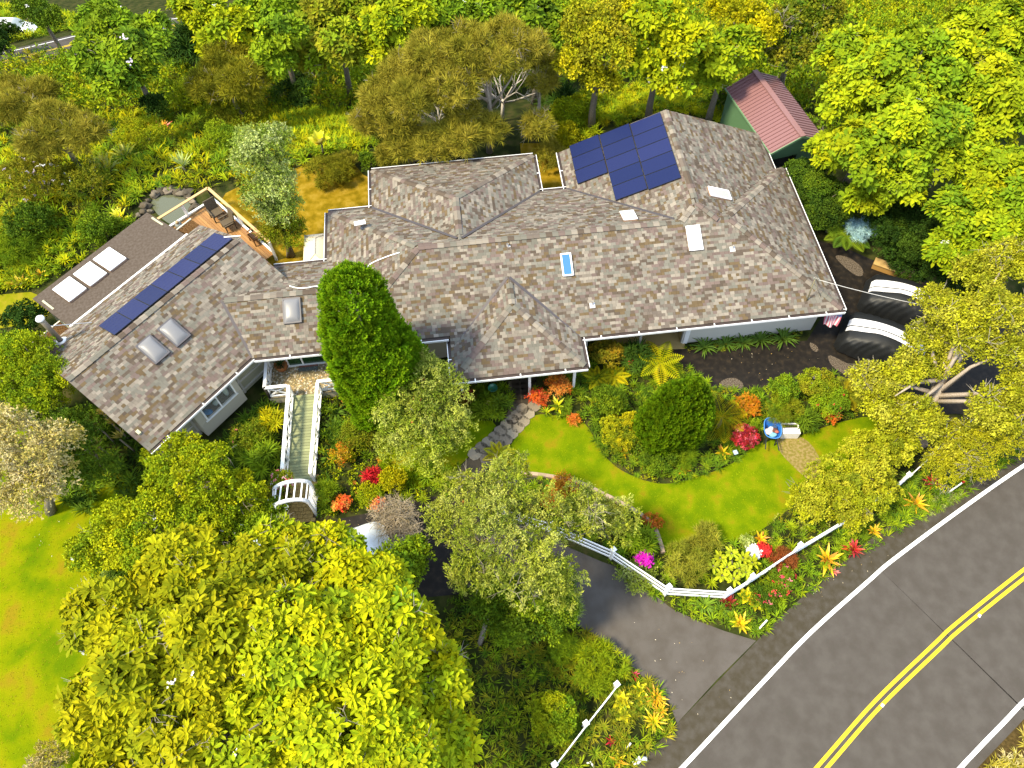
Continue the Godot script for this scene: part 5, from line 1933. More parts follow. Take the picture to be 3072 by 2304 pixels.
func covered_car(label: String, a: Vector3, b: Vector3, badge: bool) -> void:
	var o := thing("covered_car", label, "car", Vector3((a.x + b.x) / 2, 0, (a.z + b.z) / 2), "cars under black covers")
	var d := b - a
	o.rotation.y = atan2(d.x, d.z)
	var long := Vector2(d.x, d.z).length()
	var surf := func(f: float, v: float, lift: float):
		var p := car_section(f, v, long, 2.2, 1.55, 0.85)
		var fold := smoothstep(0.25, 0.7, absf(v)) * (0.018 * sin(f * 37.0 + v * 11.0 + 4.0 * sin(f * 9.0)) + 0.012 * sin(f * 71.0 - v * 17.0 + 2.0 * sin(f * 5.0)) + 0.03 * vary.get_noise_3d(f * 300.0, v * 60.0, 7.0)) + 0.02 * vary.get_noise_3d(f * 160.0, v * 90.0, long * 50.0)
		var n := Vector3(signf(v) * minf(1.0, absf(v) * 1.4), 1.0 - 0.6 * absf(v), 0).normalized()
		return p + n * (lift + fold)
	var st := mk()
	st.set_smooth_group(0)
	var nf := 60
	var nv := 28
	for i in nf:
		for k in nv:
			var f0 := float(i) / nf
			var f1 := float(i + 1) / nf
			var v0 := -1.0 + 2.0 * k / nv
			var v1 := -1.0 + 2.0 * (k + 1) / nv
			quad(st, surf.call(f0, v0, 0), surf.call(f1, v0, 0), surf.call(f1, v1, 0), surf.call(f0, v1, 0))
	put("cover", st, plain("car_cover", Color(0.011, 0.012, 0.013), 0.5, 0.0, 0.35), o)
	for s in [[-0.11, -0.02], [-0.008, 0.08]]:
		st = mk()
		st.set_smooth_group(0)
		for i in range(3, nf - 2):
			for k in 6:
				var v0: float = lerpf(s[0], s[1], k / 6.0)
				var v1: float = lerpf(s[0], s[1], (k + 1) / 6.0)
				quad(st, surf.call(float(i) / nf, v0, 0.03), surf.call(float(i + 1) / nf, v0, 0.03), surf.call(float(i + 1) / nf, v1, 0.03), surf.call(float(i) / nf, v1, 0.03))
		put("white_stripe", st, plain("cover_stripe", Color(0.66, 0.66, 0.68), 0.6), o)
	for f in [0.2, 0.8]:
		for s in [-1.0, 1.0]:
			st = mk()
			tube(st, [Vector3(s * 0.62, 0.3, (f - 0.5) * long), Vector3(s * 0.82, 0.3, (f - 0.5) * long)], [0.3, 0.3], 14)
			put("wheel", st, mats.barrow_black, o)
	if badge:
		st = mk()
		var p: Vector3 = surf.call(0.56, 0.62, 0.02)
		box(st, Transform3D(Basis(Vector3.BACK, -0.9), p), Vector3(0.03, 0.02, 0.5))
		put("badge", st, plain("cover_badge", Color(0.45, 0.12, 0.12), 0.6), o)


func build_vehicles() -> void:
	covered_car("car under a black cover with white stripes, nearest the flag", Vector3(17.80,0.00,-19.54), Vector3(21.16,0.00,-17.19), true)
	covered_car("car under a black cover with white stripes, beside the plywood crate", Vector3(19.70,0.00,-21.68), Vector3(23.05,0.00,-19.49), false)
	for c in [["white car parked under the big yellow-green tree by the lower drive", Vector3(-8.89,0.00,-10.11), Vector3(-4.67,0.00,-11.46), Color(0.7, 0.74, 0.74)], ["white car half hidden by bushes beyond the far road", Vector3(-46.60,-17.42,-79.54), Vector3(-44.49,-17.27,-79.19), Color(0.75, 0.75, 0.75)]]:
		var a: Vector3 = c[1]
		var b: Vector3 = c[2]
		var o := thing("parked_car", c[0], "car", Vector3((a.x + b.x) / 2, land((a.x + b.x) / 2, (a.z + b.z) / 2), (a.z + b.z) / 2), "white parked cars")
		var d := a - b
		o.rotation.y = atan2(d.x, d.z)
		var long := 4.5
		var st := mk()
		st.set_smooth_group(0)
		for i in 40:
			for k in 20:
				var q := func(ii: int, kk: int): return car_section(ii / 40.0, -1.0 + kk / 10.0, long, 1.85, 1.5) + Vector3(0, 0.1, 0)
				quad(st, q.call(i, k), q.call(i + 1, k), q.call(i + 1, k + 1), q.call(i, k + 1))
		put("body", st, plain("car_white_%s" % c[3], c[3], 0.2), o)
		var glass := plain("car_glass", Color(0.25, 0.29, 0.29), 0.06)
		for part in [["windscreen", 0.25, 0.42, -0.42, 0.42], ["rear_window", 0.8, 0.93, -0.4, 0.4], ["side_window", 0.45, 0.76, 0.56, 0.68], ["side_window", 0.45, 0.76, -0.68, -0.56]]:
			st = mk()
			st.set_smooth_group(0)
			for i in 6:
				for k in 6:
					var q := func(ii: int, kk: int): return car_section(lerpf(part[1], part[2], ii / 6.0), lerpf(part[3], part[4], kk / 6.0), long, 1.87, 1.515) + Vector3(0, 0.108, 0)
					quad(st, q.call(i, k), q.call(i + 1, k), q.call(i + 1, k + 1), q.call(i, k + 1))
			put(part[0], st, glass, o)
		for f in [0.19, 0.8]:
			for s in [-1.0, 1.0]:
				st = mk()
				tube(st, [Vector3(s * 0.7, 0.32, (f - 0.5) * long), Vector3(s * 0.9, 0.32, (f - 0.5) * long)], [0.32, 0.32], 14)
				put("wheel", st, mats.barrow_black, o)


# ---------- planting ----------
const LIME := [Color(0.22,0.24,0.004), Color(0.17,0.215,0.005), Color(0.12,0.175,0.006), Color(0.28,0.265,0.004), Color(0.075,0.13,0.006)]
const GOLD := [Color(0.3,0.27,0.003), Color(0.25,0.24,0.004), Color(0.18,0.19,0.005), Color(0.12,0.14,0.005), Color(0.34,0.28,0.004)]
const FRESH := [Color(0.13, 0.19, 0.006), Color(0.09, 0.15, 0.006), Color(0.17, 0.21, 0.006), Color(0.055, 0.105, 0.007)]
const MID := [Color(0.065, 0.11, 0.006), Color(0.045, 0.085, 0.006), Color(0.09, 0.13, 0.006), Color(0.03, 0.06, 0.006)]
const DARK := [Color(0.016, 0.04, 0.006), Color(0.028, 0.06, 0.007), Color(0.045, 0.08, 0.008), Color(0.012, 0.028, 0.005)]
const OLIVE := [Color(0.16,0.15,0.008), Color(0.12,0.12,0.008), Color(0.2,0.175,0.01), Color(0.085,0.09,0.007)]
const TAWNY := [Color(0.2,0.175,0.018), Color(0.16,0.15,0.014), Color(0.24,0.2,0.024), Color(0.12,0.115,0.01)]
const PALE := [Color(0.25,0.27,0.03), Color(0.19,0.23,0.018), Color(0.11,0.15,0.01), Color(0.33,0.34,0.08), Color(0.06,0.095,0.008)]
const SILVER := [Color(0.25,0.3,0.06), Color(0.19,0.25,0.03), Color(0.12,0.18,0.015), Color(0.36,0.39,0.16), Color(0.08,0.12,0.01)]
const STRAW := [Color(0.36, 0.3, 0.11), Color(0.28, 0.23, 0.05), Color(0.2, 0.17, 0.02), Color(0.42, 0.36, 0.2)]
const CYPRESS := [Color(0.11, 0.22, 0.005), Color(0.15, 0.26, 0.006), Color(0.085, 0.18, 0.005), Color(0.18, 0.28, 0.006)]
const WHITE_BLOOM := [Color(0.6, 0.58, 0.55), Color(0.5, 0.48, 0.5)]
const MAUVE := [Color(0.4, 0.32, 0.45), Color(0.5, 0.42, 0.5)]
const RED := [Color(0.35, 0.015, 0.015), Color(0.42, 0.03, 0.02), Color(0.25, 0.01, 0.02)]
const PINK := [Color(0.5, 0.06, 0.12), Color(0.42, 0.03, 0.08), Color(0.5, 0.14, 0.16)]
const ORANGE := [Color(0.45, 0.12, 0.01), Color(0.5, 0.18, 0.015), Color(0.4, 0.06, 0.01), Color(0.45, 0.22, 0.05)]
const AMBER := [Color(0.42, 0.24, 0.004), Color(0.36, 0.19, 0.006), Color(0.45, 0.28, 0.006), Color(0.3, 0.12, 0.008)]
const LEMON := [Color(0.36, 0.32, 0.006), Color(0.3, 0.29, 0.008), Color(0.42, 0.34, 0.006)]
const MAROON := [Color(0.1, 0.008, 0.008), Color(0.16, 0.012, 0.012), Color(0.07, 0.006, 0.006)]


func plant_trees() -> void:
	# foreground
	tree("tulip_tree", "huge olive-lime tree with big whorled leaves at the lower left over the lawn", "tree", [[Vector3(-13.58,5.00,-8.10),1.52],[Vector3(-10.97,5.50,-9.10),1.69],[Vector3(-11.22,6.50,-5.86),1.89],[Vector3(-13.40,4.50,-5.02),1.60],[Vector3(-8.94,7.00,-6.48),1.89],[Vector3(-7.91,5.50,-8.74),1.77],[Vector3(-9.94,6.00,-4.16),1.86],[Vector3(-12.86,4.00,-3.49),1.43],[Vector3(-8.59,6.00,-5.09),1.46]], "broad0", 0.4, [Color(0.17, 0.175, 0.004), Color(0.13, 0.145, 0.004), Color(0.21, 0.2, 0.004), Color(0.09, 0.11, 0.005), Color(0.26, 0.23, 0.004)], {"thick": 0.3, "dens": 0.72, "sub": 12, "dead": 80, "twiggy": 1.0, "bloom": [WHITE_BLOOM, 10, 0.16], "limbs": 9})
	tree("tulip_tree", "bright lime tree with big whorled leaves at the bottom centre", "tree", [[Vector3(-6.27,5.00,-9.20),1.49],[Vector3(-6.19,7.50,-5.77),1.90],[Vector3(-3.88,7.00,-5.74),1.80],[Vector3(-2.81,5.50,-4.64),1.41],[Vector3(-4.88,7.00,-3.84),2.07],[Vector3(-2.75,5.00,-2.79),1.46],[Vector3(-7.49,6.50,-3.69),1.81],[Vector3(-4.77,6.00,-7.43),1.62],[Vector3(-6.75,6.00,-2.52),1.66],[Vector3(-3.77,6.50,-2.27),1.70],[Vector3(-7.77,5.00,-9.55),1.41]], "broad1", 0.36, LIME + [Color(0.32, 0.29, 0.003), Color(0.27, 0.27, 0.003)], {"thick": 0.3, "dens": 0.75, "sub": 12, "dead": 80, "twiggy": 1.0, "bloom": [WHITE_BLOOM, 14, 0.18], "limbs": 9})
	tree("small_leaved_tree", "mid-green small-leaved tree in front of the white car", "tree", [[Vector3(-3.97,4.00,-8.73),1.19],[Vector3(-3.31,3.60,-9.49),0.78],[Vector3(-4.45,4.20,-8.05),0.91]], "small0", 0.26, FRESH, {"thick": 0.12})
	tree("rose_apple_tree", "lime small-leaved tree growing against the bay window", "tree", [[Vector3(-12.82,2.60,-15.52),0.98],[Vector3(-11.54,3.00,-13.90),1.61],[Vector3(-13.54,2.40,-14.41),1.07],[Vector3(-10.32,2.60,-13.30),1.04],[Vector3(-11.19,2.60,-12.60),1.22],[Vector3(-14.37,2.20,-15.68),0.46]], "small1", 0.26, LIME, {"thick": 0.09, "dens": 0.9, "dead": 14, "bloom": [WHITE_BLOOM, 4, 0.1]})
	tree("rose_apple_tree", "pale-stemmed lime tree spreading over the edge of the side lawn", "tree", [[Vector3(-14.93,2.80,-12.28),1.29],[Vector3(-13.51,3.00,-12.52),1.20],[Vector3(-16.10,2.40,-11.60),1.01],[Vector3(-14.04,2.80,-11.13),1.36],[Vector3(-11.95,2.80,-11.73),1.28],[Vector3(-11.19,2.40,-11.79),0.84]], "small2", 0.25, LIME, {"thick": 0.1, "dens": 0.85, "dead": 20, "bloom": [WHITE_BLOOM, 5, 0.1]})
	tree("flowering_shrub_tree", "green shrubby tree with white flowers left of the garden arch", "tree", [[Vector3(-9.65,2.00,-11.75),1.13],[Vector3(-10.36,2.00,-11.24),0.93],[Vector3(-9.25,1.60,-12.66),0.68]], "small3", 0.2, FRESH, {"thick": 0.06, "bloom": [WHITE_BLOOM, 24, 0.12]})
	tree("round_shrub_tree", "dense dark-green round shrub at the lawn side of the huge olive-lime tree", "tree", [[Vector3(-14.75,3.00,-9.52),0.96],[Vector3(-15.55,2.80,-9.05),0.96],[Vector3(-13.94,3.00,-9.86),0.70]], "small4", 0.17, MID + [Color(0.14, 0.18, 0.03)], {"thick": 0.1, "dens": 1.3})
	tree("cream_blossom_tree", "cream-blossomed tree at the left edge above the side lawn", "tree", [[Vector3(-18.13,4.50,-14.73),1.73],[Vector3(-18.79,5.00,-15.79),1.10],[Vector3(-17.19,4.50,-15.43),1.02],[Vector3(-18.20,4.00,-13.77),1.27],[Vector3(-17.40,4.00,-14.27),1.01]], "twig0", 0.34, STRAW, {"thick": 0.2, "dens": 1.25, "foot": Vector3(-19.63,0.00,-14.65), "dead": 8})
	tree("dark_leaved_tree", "dark leafy tree behind the cream-blossomed tree", "tree", [[Vector3(-17.32,2.60,-15.85),1.08],[Vector3(-16.67,2.20,-15.42),0.89],[Vector3(-17.55,2.60,-17.11),1.10],[Vector3(-18.53,2.40,-17.56),0.91]], "twig1", 0.3, MID, {"thick": 0.12})
	tree("garden_tree", "yellow-green tree hugging the left gable of the turned wing", "tree", [[Vector3(-19.91,3.60,-20.60),1.34],[Vector3(-18.76,3.40,-19.37),1.12],[Vector3(-20.63,3.00,-19.61),1.33],[Vector3(-19.46,2.60,-18.74),1.33],[Vector3(-20.95,3.40,-21.11),0.94]], "small5", 0.24, FRESH + LIME, {"thick": 0.14, "dens": 1.0})
	tree("ohia_tree", "rounded pale-leaved tree beside the tall cypress", "tree", [[Vector3(-2.69,3.60,-16.99),1.68],[Vector3(-3.26,3.40,-15.80),1.46],[Vector3(-1.89,3.20,-16.20),1.48],[Vector3(-3.03,2.60,-14.64),1.67],[Vector3(-1.62,2.60,-15.14),1.09],[Vector3(-3.64,3.20,-17.12),0.90]], "twig2", 0.3, PALE, {"thick": 0.14, "dens": 1.25, "bloom": [RED, 14, 0.08], "sub": 8})
	tree("tall_ohia_tree", "tall open pale-leaved tree over the driveway in the middle", "tree", [[Vector3(-1.01,4.40,-11.22),1.14],[Vector3(0.22,5.00,-10.91),1.20],[Vector3(0.79,4.40,-12.26),0.72],[Vector3(-1.90,4.00,-10.45),0.96],[Vector3(-0.26,5.40,-9.38),1.40],[Vector3(1.47,5.00,-9.85),1.27],[Vector3(3.09,4.40,-10.16),1.13],[Vector3(4.54,3.40,-9.91),0.98],[Vector3(0.90,5.40,-8.05),1.45],[Vector3(-1.06,4.60,-8.37),1.08],[Vector3(1.84,4.40,-7.58),0.99]], "twig3", 0.29, PALE + [Color(0.2, 0.21, 0.02)], {"thick": 0.09, "dens": 0.9, "foot": Vector3(-1.23,0.00,-6.71), "dead": 60, "sub": 8, "limbs": 10, "bloom": [ORANGE, 8, 0.08]})
	tree("glossy_tree", "darker glossy-leaved tree below the tall open pale tree", "tree", [[Vector3(0.25,2.60,-7.07),1.29],[Vector3(1.63,2.40,-6.96),0.96],[Vector3(-0.36,3.00,-7.73),1.03],[Vector3(1.55,3.00,-7.68),1.04],[Vector3(2.21,2.00,-7.17),0.62]], "small0", 0.22, MID + FRESH, {"thick": 0.1})
	tree("bare_shrub_tree", "leafless grey-brown shrub standing by the white car", "tree", [[Vector3(-4.25,1.60,-11.85),0.86],[Vector3(-3.71,1.60,-10.78),0.66]], "dead", 0.55, [Color(0.24, 0.19, 0.13), Color(0.3, 0.25, 0.18)], {"thick": 0.04, "dens": 2.2, "bark": plain("bare_bark", Color(0.26, 0.22, 0.17), 0.9)})
	# right hand side
	tree("leaning_tree", "large leaning yellow-olive tree with bare pale trunks at the right edge", "tree", [[Vector3(20.24,4.00,-18.10),0.92],[Vector3(21.89,5.00,-18.51),1.21],[Vector3(22.98,5.60,-18.65),1.19],[Vector3(20.50,4.60,-16.73),1.29],[Vector3(19.57,3.40,-16.59),1.12],[Vector3(20.73,4.40,-15.64),1.07],[Vector3(21.94,5.20,-16.59),1.26],[Vector3(18.45,3.00,-15.42),1.01],[Vector3(17.17,2.40,-15.23),1.22],[Vector3(17.25,2.40,-14.04),1.20],[Vector3(18.25,2.40,-13.46),1.19],[Vector3(19.97,3.00,-15.59),0.91],[Vector3(21.96,4.60,-14.64),1.05],[Vector3(20.98,3.40,-12.79),1.25],[Vector3(21.83,4.00,-13.23),1.05],[Vector3(19.85,1.80,-12.45),0.99]], "small0", 0.27, [Color(0.24, 0.235, 0.008), Color(0.18, 0.19, 0.008), Color(0.1, 0.115, 0.007), Color(0.3, 0.28, 0.03)], {"thick": 0.28, "foot": Vector3(19.43,0.00,-13.18), "dead": 130, "dens": 0.95, "limbs": 14, "sub": 8, "bark": ground_mat("pale_bark", 0.8, 0.03, [[0.2, Color(0.2, 0.16, 0.12)], [0.8, Color(0.42, 0.36, 0.3)]])})
	tree("roadside_tree", "dense low olive tree over the fence above the lane", "tree", [[Vector3(15.98,1.60,-12.25),1.19],[Vector3(14.23,1.60,-11.27),1.17],[Vector3(13.02,1.30,-10.60),0.97],[Vector3(15.69,1.60,-10.88),1.16],[Vector3(14.48,1.40,-10.07),1.06],[Vector3(17.24,1.80,-12.55),1.09]], "small1", 0.24, [Color(0.23, 0.235, 0.006), Color(0.16, 0.18, 0.008), Color(0.085, 0.105, 0.007), Color(0.3, 0.28, 0.02)], {"thick": 0.09, "dens": 1.1, "dead": 14})
	tree("roadside_tree", "wispy olive tree by the lane at the right edge", "tree", [[Vector3(20.07,1.80,-11.54),1.18],[Vector3(21.35,2.20,-12.17),1.27],[Vector3(19.00,1.40,-11.43),0.89],[Vector3(22.30,2.40,-12.28),1.17]], "twig2", 0.26, [Color(0.23, 0.22, 0.008), Color(0.15, 0.16, 0.008), Color(0.27, 0.25, 0.01)], {"thick": 0.09, "dens": 0.8, "dead": 60})
	tree("spreading_tree", "great spreading bright-green tree right of the red-roofed shed", "tree", [[Vector3(20.52,6.00,-29.47),2.19],[Vector3(22.43,7.00,-30.00),2.39],[Vector3(19.33,3.60,-28.33),1.32],[Vector3(19.81,5.40,-26.23),2.12],[Vector3(21.56,6.60,-26.21),2.28],[Vector3(20.84,6.00,-32.37),1.80],[Vector3(20.73,4.60,-24.75),1.67],[Vector3(20.11,3.20,-25.31),1.05]], "broad2", 0.42, FRESH + LIME, {"thick": 0.4, "dens": 1.0, "bloom": [WHITE_BLOOM, 14, 0.24], "sub": 9, "limbs": 9, "dead": 20})
	tree("spreading_tree", "great spreading yellow-green tree at the upper right edge", "tree", [[Vector3(24.94,7.00,-29.29),2.37],[Vector3(25.93,7.00,-26.42),2.17],[Vector3(27.23,6.50,-32.27),2.27],[Vector3(28.65,7.00,-31.71),2.11],[Vector3(23.17,6.00,-25.09),1.85]], "broad3", 0.42, LIME + FRESH, {"thick": 0.4, "dens": 1.0, "bloom": [WHITE_BLOOM, 8, 0.24], "sub": 9, "limbs": 8, "dead": 20})
	tree("spreading_tree", "lower spreading lime tree above the crate at the right edge", "tree", [[Vector3(22.98,5.00,-21.94),1.81],[Vector3(24.57,6.00,-22.77),1.89],[Vector3(24.17,5.40,-20.27),1.54],[Vector3(22.22,4.20,-20.78),1.17],[Vector3(23.26,4.40,-19.91),1.15]], "broad4", 0.38, LIME + FRESH, {"thick": 0.3, "dens": 1.0, "bloom": [WHITE_BLOOM, 10, 0.22], "sub": 9, "dead": 24})
	tree("hedge_tree", "dark dense shrub mass against the right end of the main roof", "tree", [[Vector3(18.45,1.80,-27.97),1.61],[Vector3(19.23,1.60,-26.70),1.47],[Vector3(18.49,1.30,-26.42),1.10]], "small2", 0.2, DARK + MID, {"thick": 0.1, "dens": 1.2})
	tree("hedge_tree", "dark glossy hedge behind the plywood crate", "tree", [[Vector3(21.60,1.80,-25.85),1.57],[Vector3(22.14,2.00,-23.66),1.87],[Vector3(23.29,1.80,-22.15),1.73],[Vector3(24.13,1.40,-20.89),1.26],[Vector3(22.50,1.20,-22.46),1.29],[Vector3(21.70,1.20,-23.50),1.31]], "small3", 0.2, DARK, {"thick": 0.08, "dens": 1.3, "sub": 8})
	# cypresses
	cypress("tall broad cypress standing in front of the main roof", Vector3(-4.57,0.00,-18.22), [[Vector3.ZERO, [[0.0, 1.3], [1.2, 1.7], [3.0, 1.8], [4.6, 1.65], [6.2, 1.45], [7.6, 1.3], [8.6, 1.1], [9.4, 0.7], [9.8, 0.1]]], [Vector3(0.75, 0, 0.5), [[0.0, 1.2], [1.5, 1.5], [3.5, 1.5], [5.0, 1.25], [6.2, 0.9], [6.9, 0.1]]]], 0.4)
	cypress("small twin-topped conical cypress in the island bed", Vector3(7.84,0.00,-14.85), [[Vector3(0.1, 0, 0), [[0.0, 0.9], [0.8, 1.2], [2.0, 1.1], [3.0, 0.85], [4.0, 0.6], [4.7, 0.1]]], [Vector3(0.75, 0, 0.05), [[0.3, 0.7], [1.5, 1.1], [2.8, 1.05], [3.6, 0.85], [4.3, 0.55], [4.8, 0.1]]]], 0.3)
	# behind the house
	tree("silver_tree", "slim silvery-leaved tree between the deck and the cream storage shed", "tree", [[Vector3(-9.55,6.60,-29.46),0.99],[Vector3(-8.56,6.60,-29.45),0.88],[Vector3(-10.00,5.80,-29.20),0.89],[Vector3(-9.07,5.60,-29.30),1.01],[Vector3(-8.98,4.60,-28.59),1.14],[Vector3(-9.96,4.00,-28.53),1.04],[Vector3(-8.79,3.60,-28.14),0.81],[Vector3(-9.60,3.20,-28.32),0.94]], "twig0", 0.36, SILVER, {"thick": 0.14, "foot": Vector3(-9.49,0.00,-28.22), "dens": 1.3, "flat": 0.9})
	tree("olive_tree", "thin olive-green tree by the deck beneath the slim silvery tree", "tree", [[Vector3(-9.55,2.60,-28.41),0.95],[Vector3(-9.21,2.00,-27.80),0.96],[Vector3(-9.94,2.00,-28.06),0.72],[Vector3(-8.70,2.20,-28.19),0.60]], "twig1", 0.26, OLIVE + FRESH, {"thick": 0.08, "foot": Vector3(-9.73,0.00,-28.16)})
	for r in [
		["wide tawny puff-crowned tree nearest the back of the main roof", [[Vector3(-2.70,2.60,-32.84),1.14],[Vector3(-1.40,3.00,-32.57),1.26],[Vector3(0.13,3.20,-32.49),1.38],[Vector3(1.68,3.00,-33.07),1.14],[Vector3(-3.81,2.00,-32.93),0.77]], 6],
		["tawny puff-crowned tree left of the grey bare branches", [[Vector3(-2.49,5.00,-35.91),1.38],[Vector3(-0.89,6.00,-35.47),1.59],[Vector3(-1.85,5.00,-33.52),1.46],[Vector3(-3.63,4.40,-34.54),1.37],[Vector3(-4.56,3.40,-34.40),1.02],[Vector3(-3.05,3.40,-33.81),1.14]], 50],
		["tall tawny puff-crowned tree with grey bare branches on its right side", [[Vector3(1.09,6.50,-35.25),1.57],[Vector3(2.47,6.00,-34.60),1.21],[Vector3(0.17,5.40,-33.84),1.46],[Vector3(4.05,6.00,-35.55),1.35],[Vector3(0.52,4.00,-33.52),0.87],[Vector3(3.14,6.31,-36.23),1.23]], 150],
		["small tawny puff-crowned tree at the right of the grey bare branches", [[Vector3(5.25,3.60,-35.91),0.78],[Vector3(4.59,2.40,-33.77),0.91],[Vector3(5.26,3.61,-37.96),0.93]], 60],
		["olive puff-crowned tree at the left edge below the far road", [[Vector3(-27.74,0.23,-43.92),1.33],[Vector3(-25.75,0.46,-43.34),1.17],[Vector3(-26.49,1.22,-40.95),1.27]], 20],
		["olive puff-crowned tree below the bend of the far road", [[Vector3(-22.23,3.04,-36.90),1.43],[Vector3(-20.55,3.00,-35.95),1.29],[Vector3(-22.73,3.00,-35.50),1.28]], 24],
		["soft olive tree with bare grey twigs in the middle of the left woods", [[Vector3(-14.19,0.58,-44.56),1.79],[Vector3(-12.46,1.53,-41.18),1.56],[Vector3(-15.09,0.74,-42.16),1.31]], 60],
	]:
		tree("puff_tree", r[0], "tree", r[1], "needle0" if r[0].begins_with("soft") else "needle1", 0.5, TAWNY if not r[0].begins_with("soft") else OLIVE, {"thick": 0.16, "dens": 1.35, "sub": 16, "dead": r[2], "limbs": 8, "bark": mats.bare_bark, "flat": 0.75})
	bare_tree("bare grey branching tree beside the tall tawny tree", Vector3(3.04,-1.11,-38.77), 4.6, 2.1)
	bare_tree("low bare grey branches spreading before the tall tawny tree", Vector3(-0.96,-0.67,-37.67), 3.2, 1.9)
	bare_tree("bare grey bush among the left woods", Vector3(-14.42,-5.75,-50.37), 3.0, 2.0)
	bare_tree("bare grey twigs at the left edge", Vector3(-33.32,-5.74,-50.34), 2.6, 1.6)
	for r in [
		["leafy tree with mauve blossoms between the two glimpses of the far road", [[Vector3(-22.88,0.35,-50.12),2.05],[Vector3(-18.57,3.35,-42.62),1.80],[Vector3(-22.12,1.40,-45.01),1.62],[Vector3(-19.32,2.47,-41.31),1.80],[Vector3(-18.92,1.46,-47.36),1.36]], FRESH + MID, MAUVE, "broad0"],
		["tall dark-green tree left of the far road's upper gap", [[Vector3(-37.25,-9.23,-69.08),1.69],[Vector3(-35.55,-9.29,-67.72),1.47]], MID, WHITE_BLOOM, "small0"],
		["rounded dark bush by the white car beyond the far road", [[Vector3(-41.30,-11.56,-69.89),1.53],[Vector3(-39.88,-9.66,-65.14),1.65]], DARK, WHITE_BLOOM, "small1"],
		["yellow-lime tree right of the far road's upper gap", [[Vector3(-16.78,-0.41,-52.02),1.80],[Vector3(-13.68,1.73,-46.69),1.65],[Vector3(-14.74,1.04,-45.89),1.35],[Vector3(-20.99,-5.18,-61.44),1.34]], LIME, WHITE_BLOOM, "broad1"],
		["dark spiky-leaved tree in the shade below the yellow-lime tree", [[Vector3(-19.60,-5.01,-56.03),1.27],[Vector3(-21.00,-5.90,-55.75),1.10]], DARK, WHITE_BLOOM, "strap"],
		["mid-green tree at the top left of centre", [[Vector3(-12.29,0.87,-48.81),1.87],[Vector3(-9.79,3.26,-42.85),1.54],[Vector3(-10.71,1.98,-42.56),1.43],[Vector3(-10.17,1.71,-48.22),1.53]], FRESH, WHITE_BLOOM, "broad2"],
		["open tree with thin pale stems left of the bright lime crown", [[Vector3(-7.74,1.58,-47.05),1.97],[Vector3(-6.16,3.19,-41.52),1.67],[Vector3(-8.30,1.40,-43.49),1.32],[Vector3(-5.56,1.91,-47.23),1.66]], FRESH + OLIVE, WHITE_BLOOM, "broad3"],
		["bright lime crown at the top centre", [[Vector3(-3.18,4.58,-40.81),1.75],[Vector3(-2.05,4.64,-41.89),1.50],[Vector3(-3.14,3.08,-40.80),1.52],[Vector3(-4.24,3.02,-41.95),1.26]], LIME, WHITE_BLOOM, "broad4"],
		["green tree behind the tawny trees at the top", [[Vector3(0.12,3.36,-43.60),1.85],[Vector3(1.79,3.06,-43.35),1.57],[Vector3(-1.49,0.98,-46.06),1.37]], FRESH, WHITE_BLOOM, "broad0"],
		["shadowy green tree between the tawny and the bronze crowns", [[Vector3(4.41,2.96,-43.61),1.73],[Vector3(5.90,3.11,-41.74),1.55],[Vector3(6.09,2.80,-38.99),1.24]], FRESH + MID, WHITE_BLOOM, "broad1"],
		["bronze-yellow fine-leaved tree at the top right of centre", [[Vector3(7.72,6.20,-36.74),1.62],[Vector3(8.42,6.00,-34.92),1.59],[Vector3(7.06,5.00,-35.35),1.38],[Vector3(9.48,5.85,-37.87),1.41],[Vector3(8.34,4.00,-34.94),1.15]], OLIVE + GOLD, WHITE_BLOOM, "small2"],
		["brilliant lime tree with white blossoms above the meadow", [[Vector3(11.32,6.58,-36.06),1.60],[Vector3(12.70,6.00,-35.10),1.36],[Vector3(10.94,5.00,-35.60),1.39],[Vector3(12.11,4.40,-34.66),1.40],[Vector3(11.44,5.22,-39.46),1.32]], LIME, WHITE_BLOOM, "broad2"],
		["lime branch-crowned tree just right of the white-blossomed tree", [[Vector3(15.04,4.60,-35.17),1.40],[Vector3(16.12,5.00,-35.67),1.15],[Vector3(14.53,3.60,-35.41),1.04]], LIME + FRESH, WHITE_BLOOM, "broad3"],
		["yellow-leaved tree at the top right before the shed", [[Vector3(16.56,5.36,-37.61),1.30],[Vector3(17.53,5.27,-36.31),1.02],[Vector3(16.38,4.36,-40.10),1.09]], GOLD, WHITE_BLOOM, "small3"],
		["vine-draped tree with bare twigs above the shed", [[Vector3(19.06,5.07,-36.83),1.42],[Vector3(18.70,4.00,-35.50),1.17],[Vector3(19.78,4.60,-35.32),1.16],[Vector3(20.83,5.56,-37.10),1.29]], MID + OLIVE, WHITE_BLOOM, "small4"],
	]:
		tree("woodland_tree", r[0], "tree", r[1], r[4], 0.5 if r[4].begins_with("broad") else 0.4 if r[4].begins_with("small") else 1.2, r[2], {"thick": 0.2, "dens": 0.95, "sub": 8, "dead": 16 if not r[0].contains("twigs") else 60, "group": "trees of the wood behind the house", "bloom": [r[3], 22 if r[0].contains("blossoms") else 3, 0.24]})


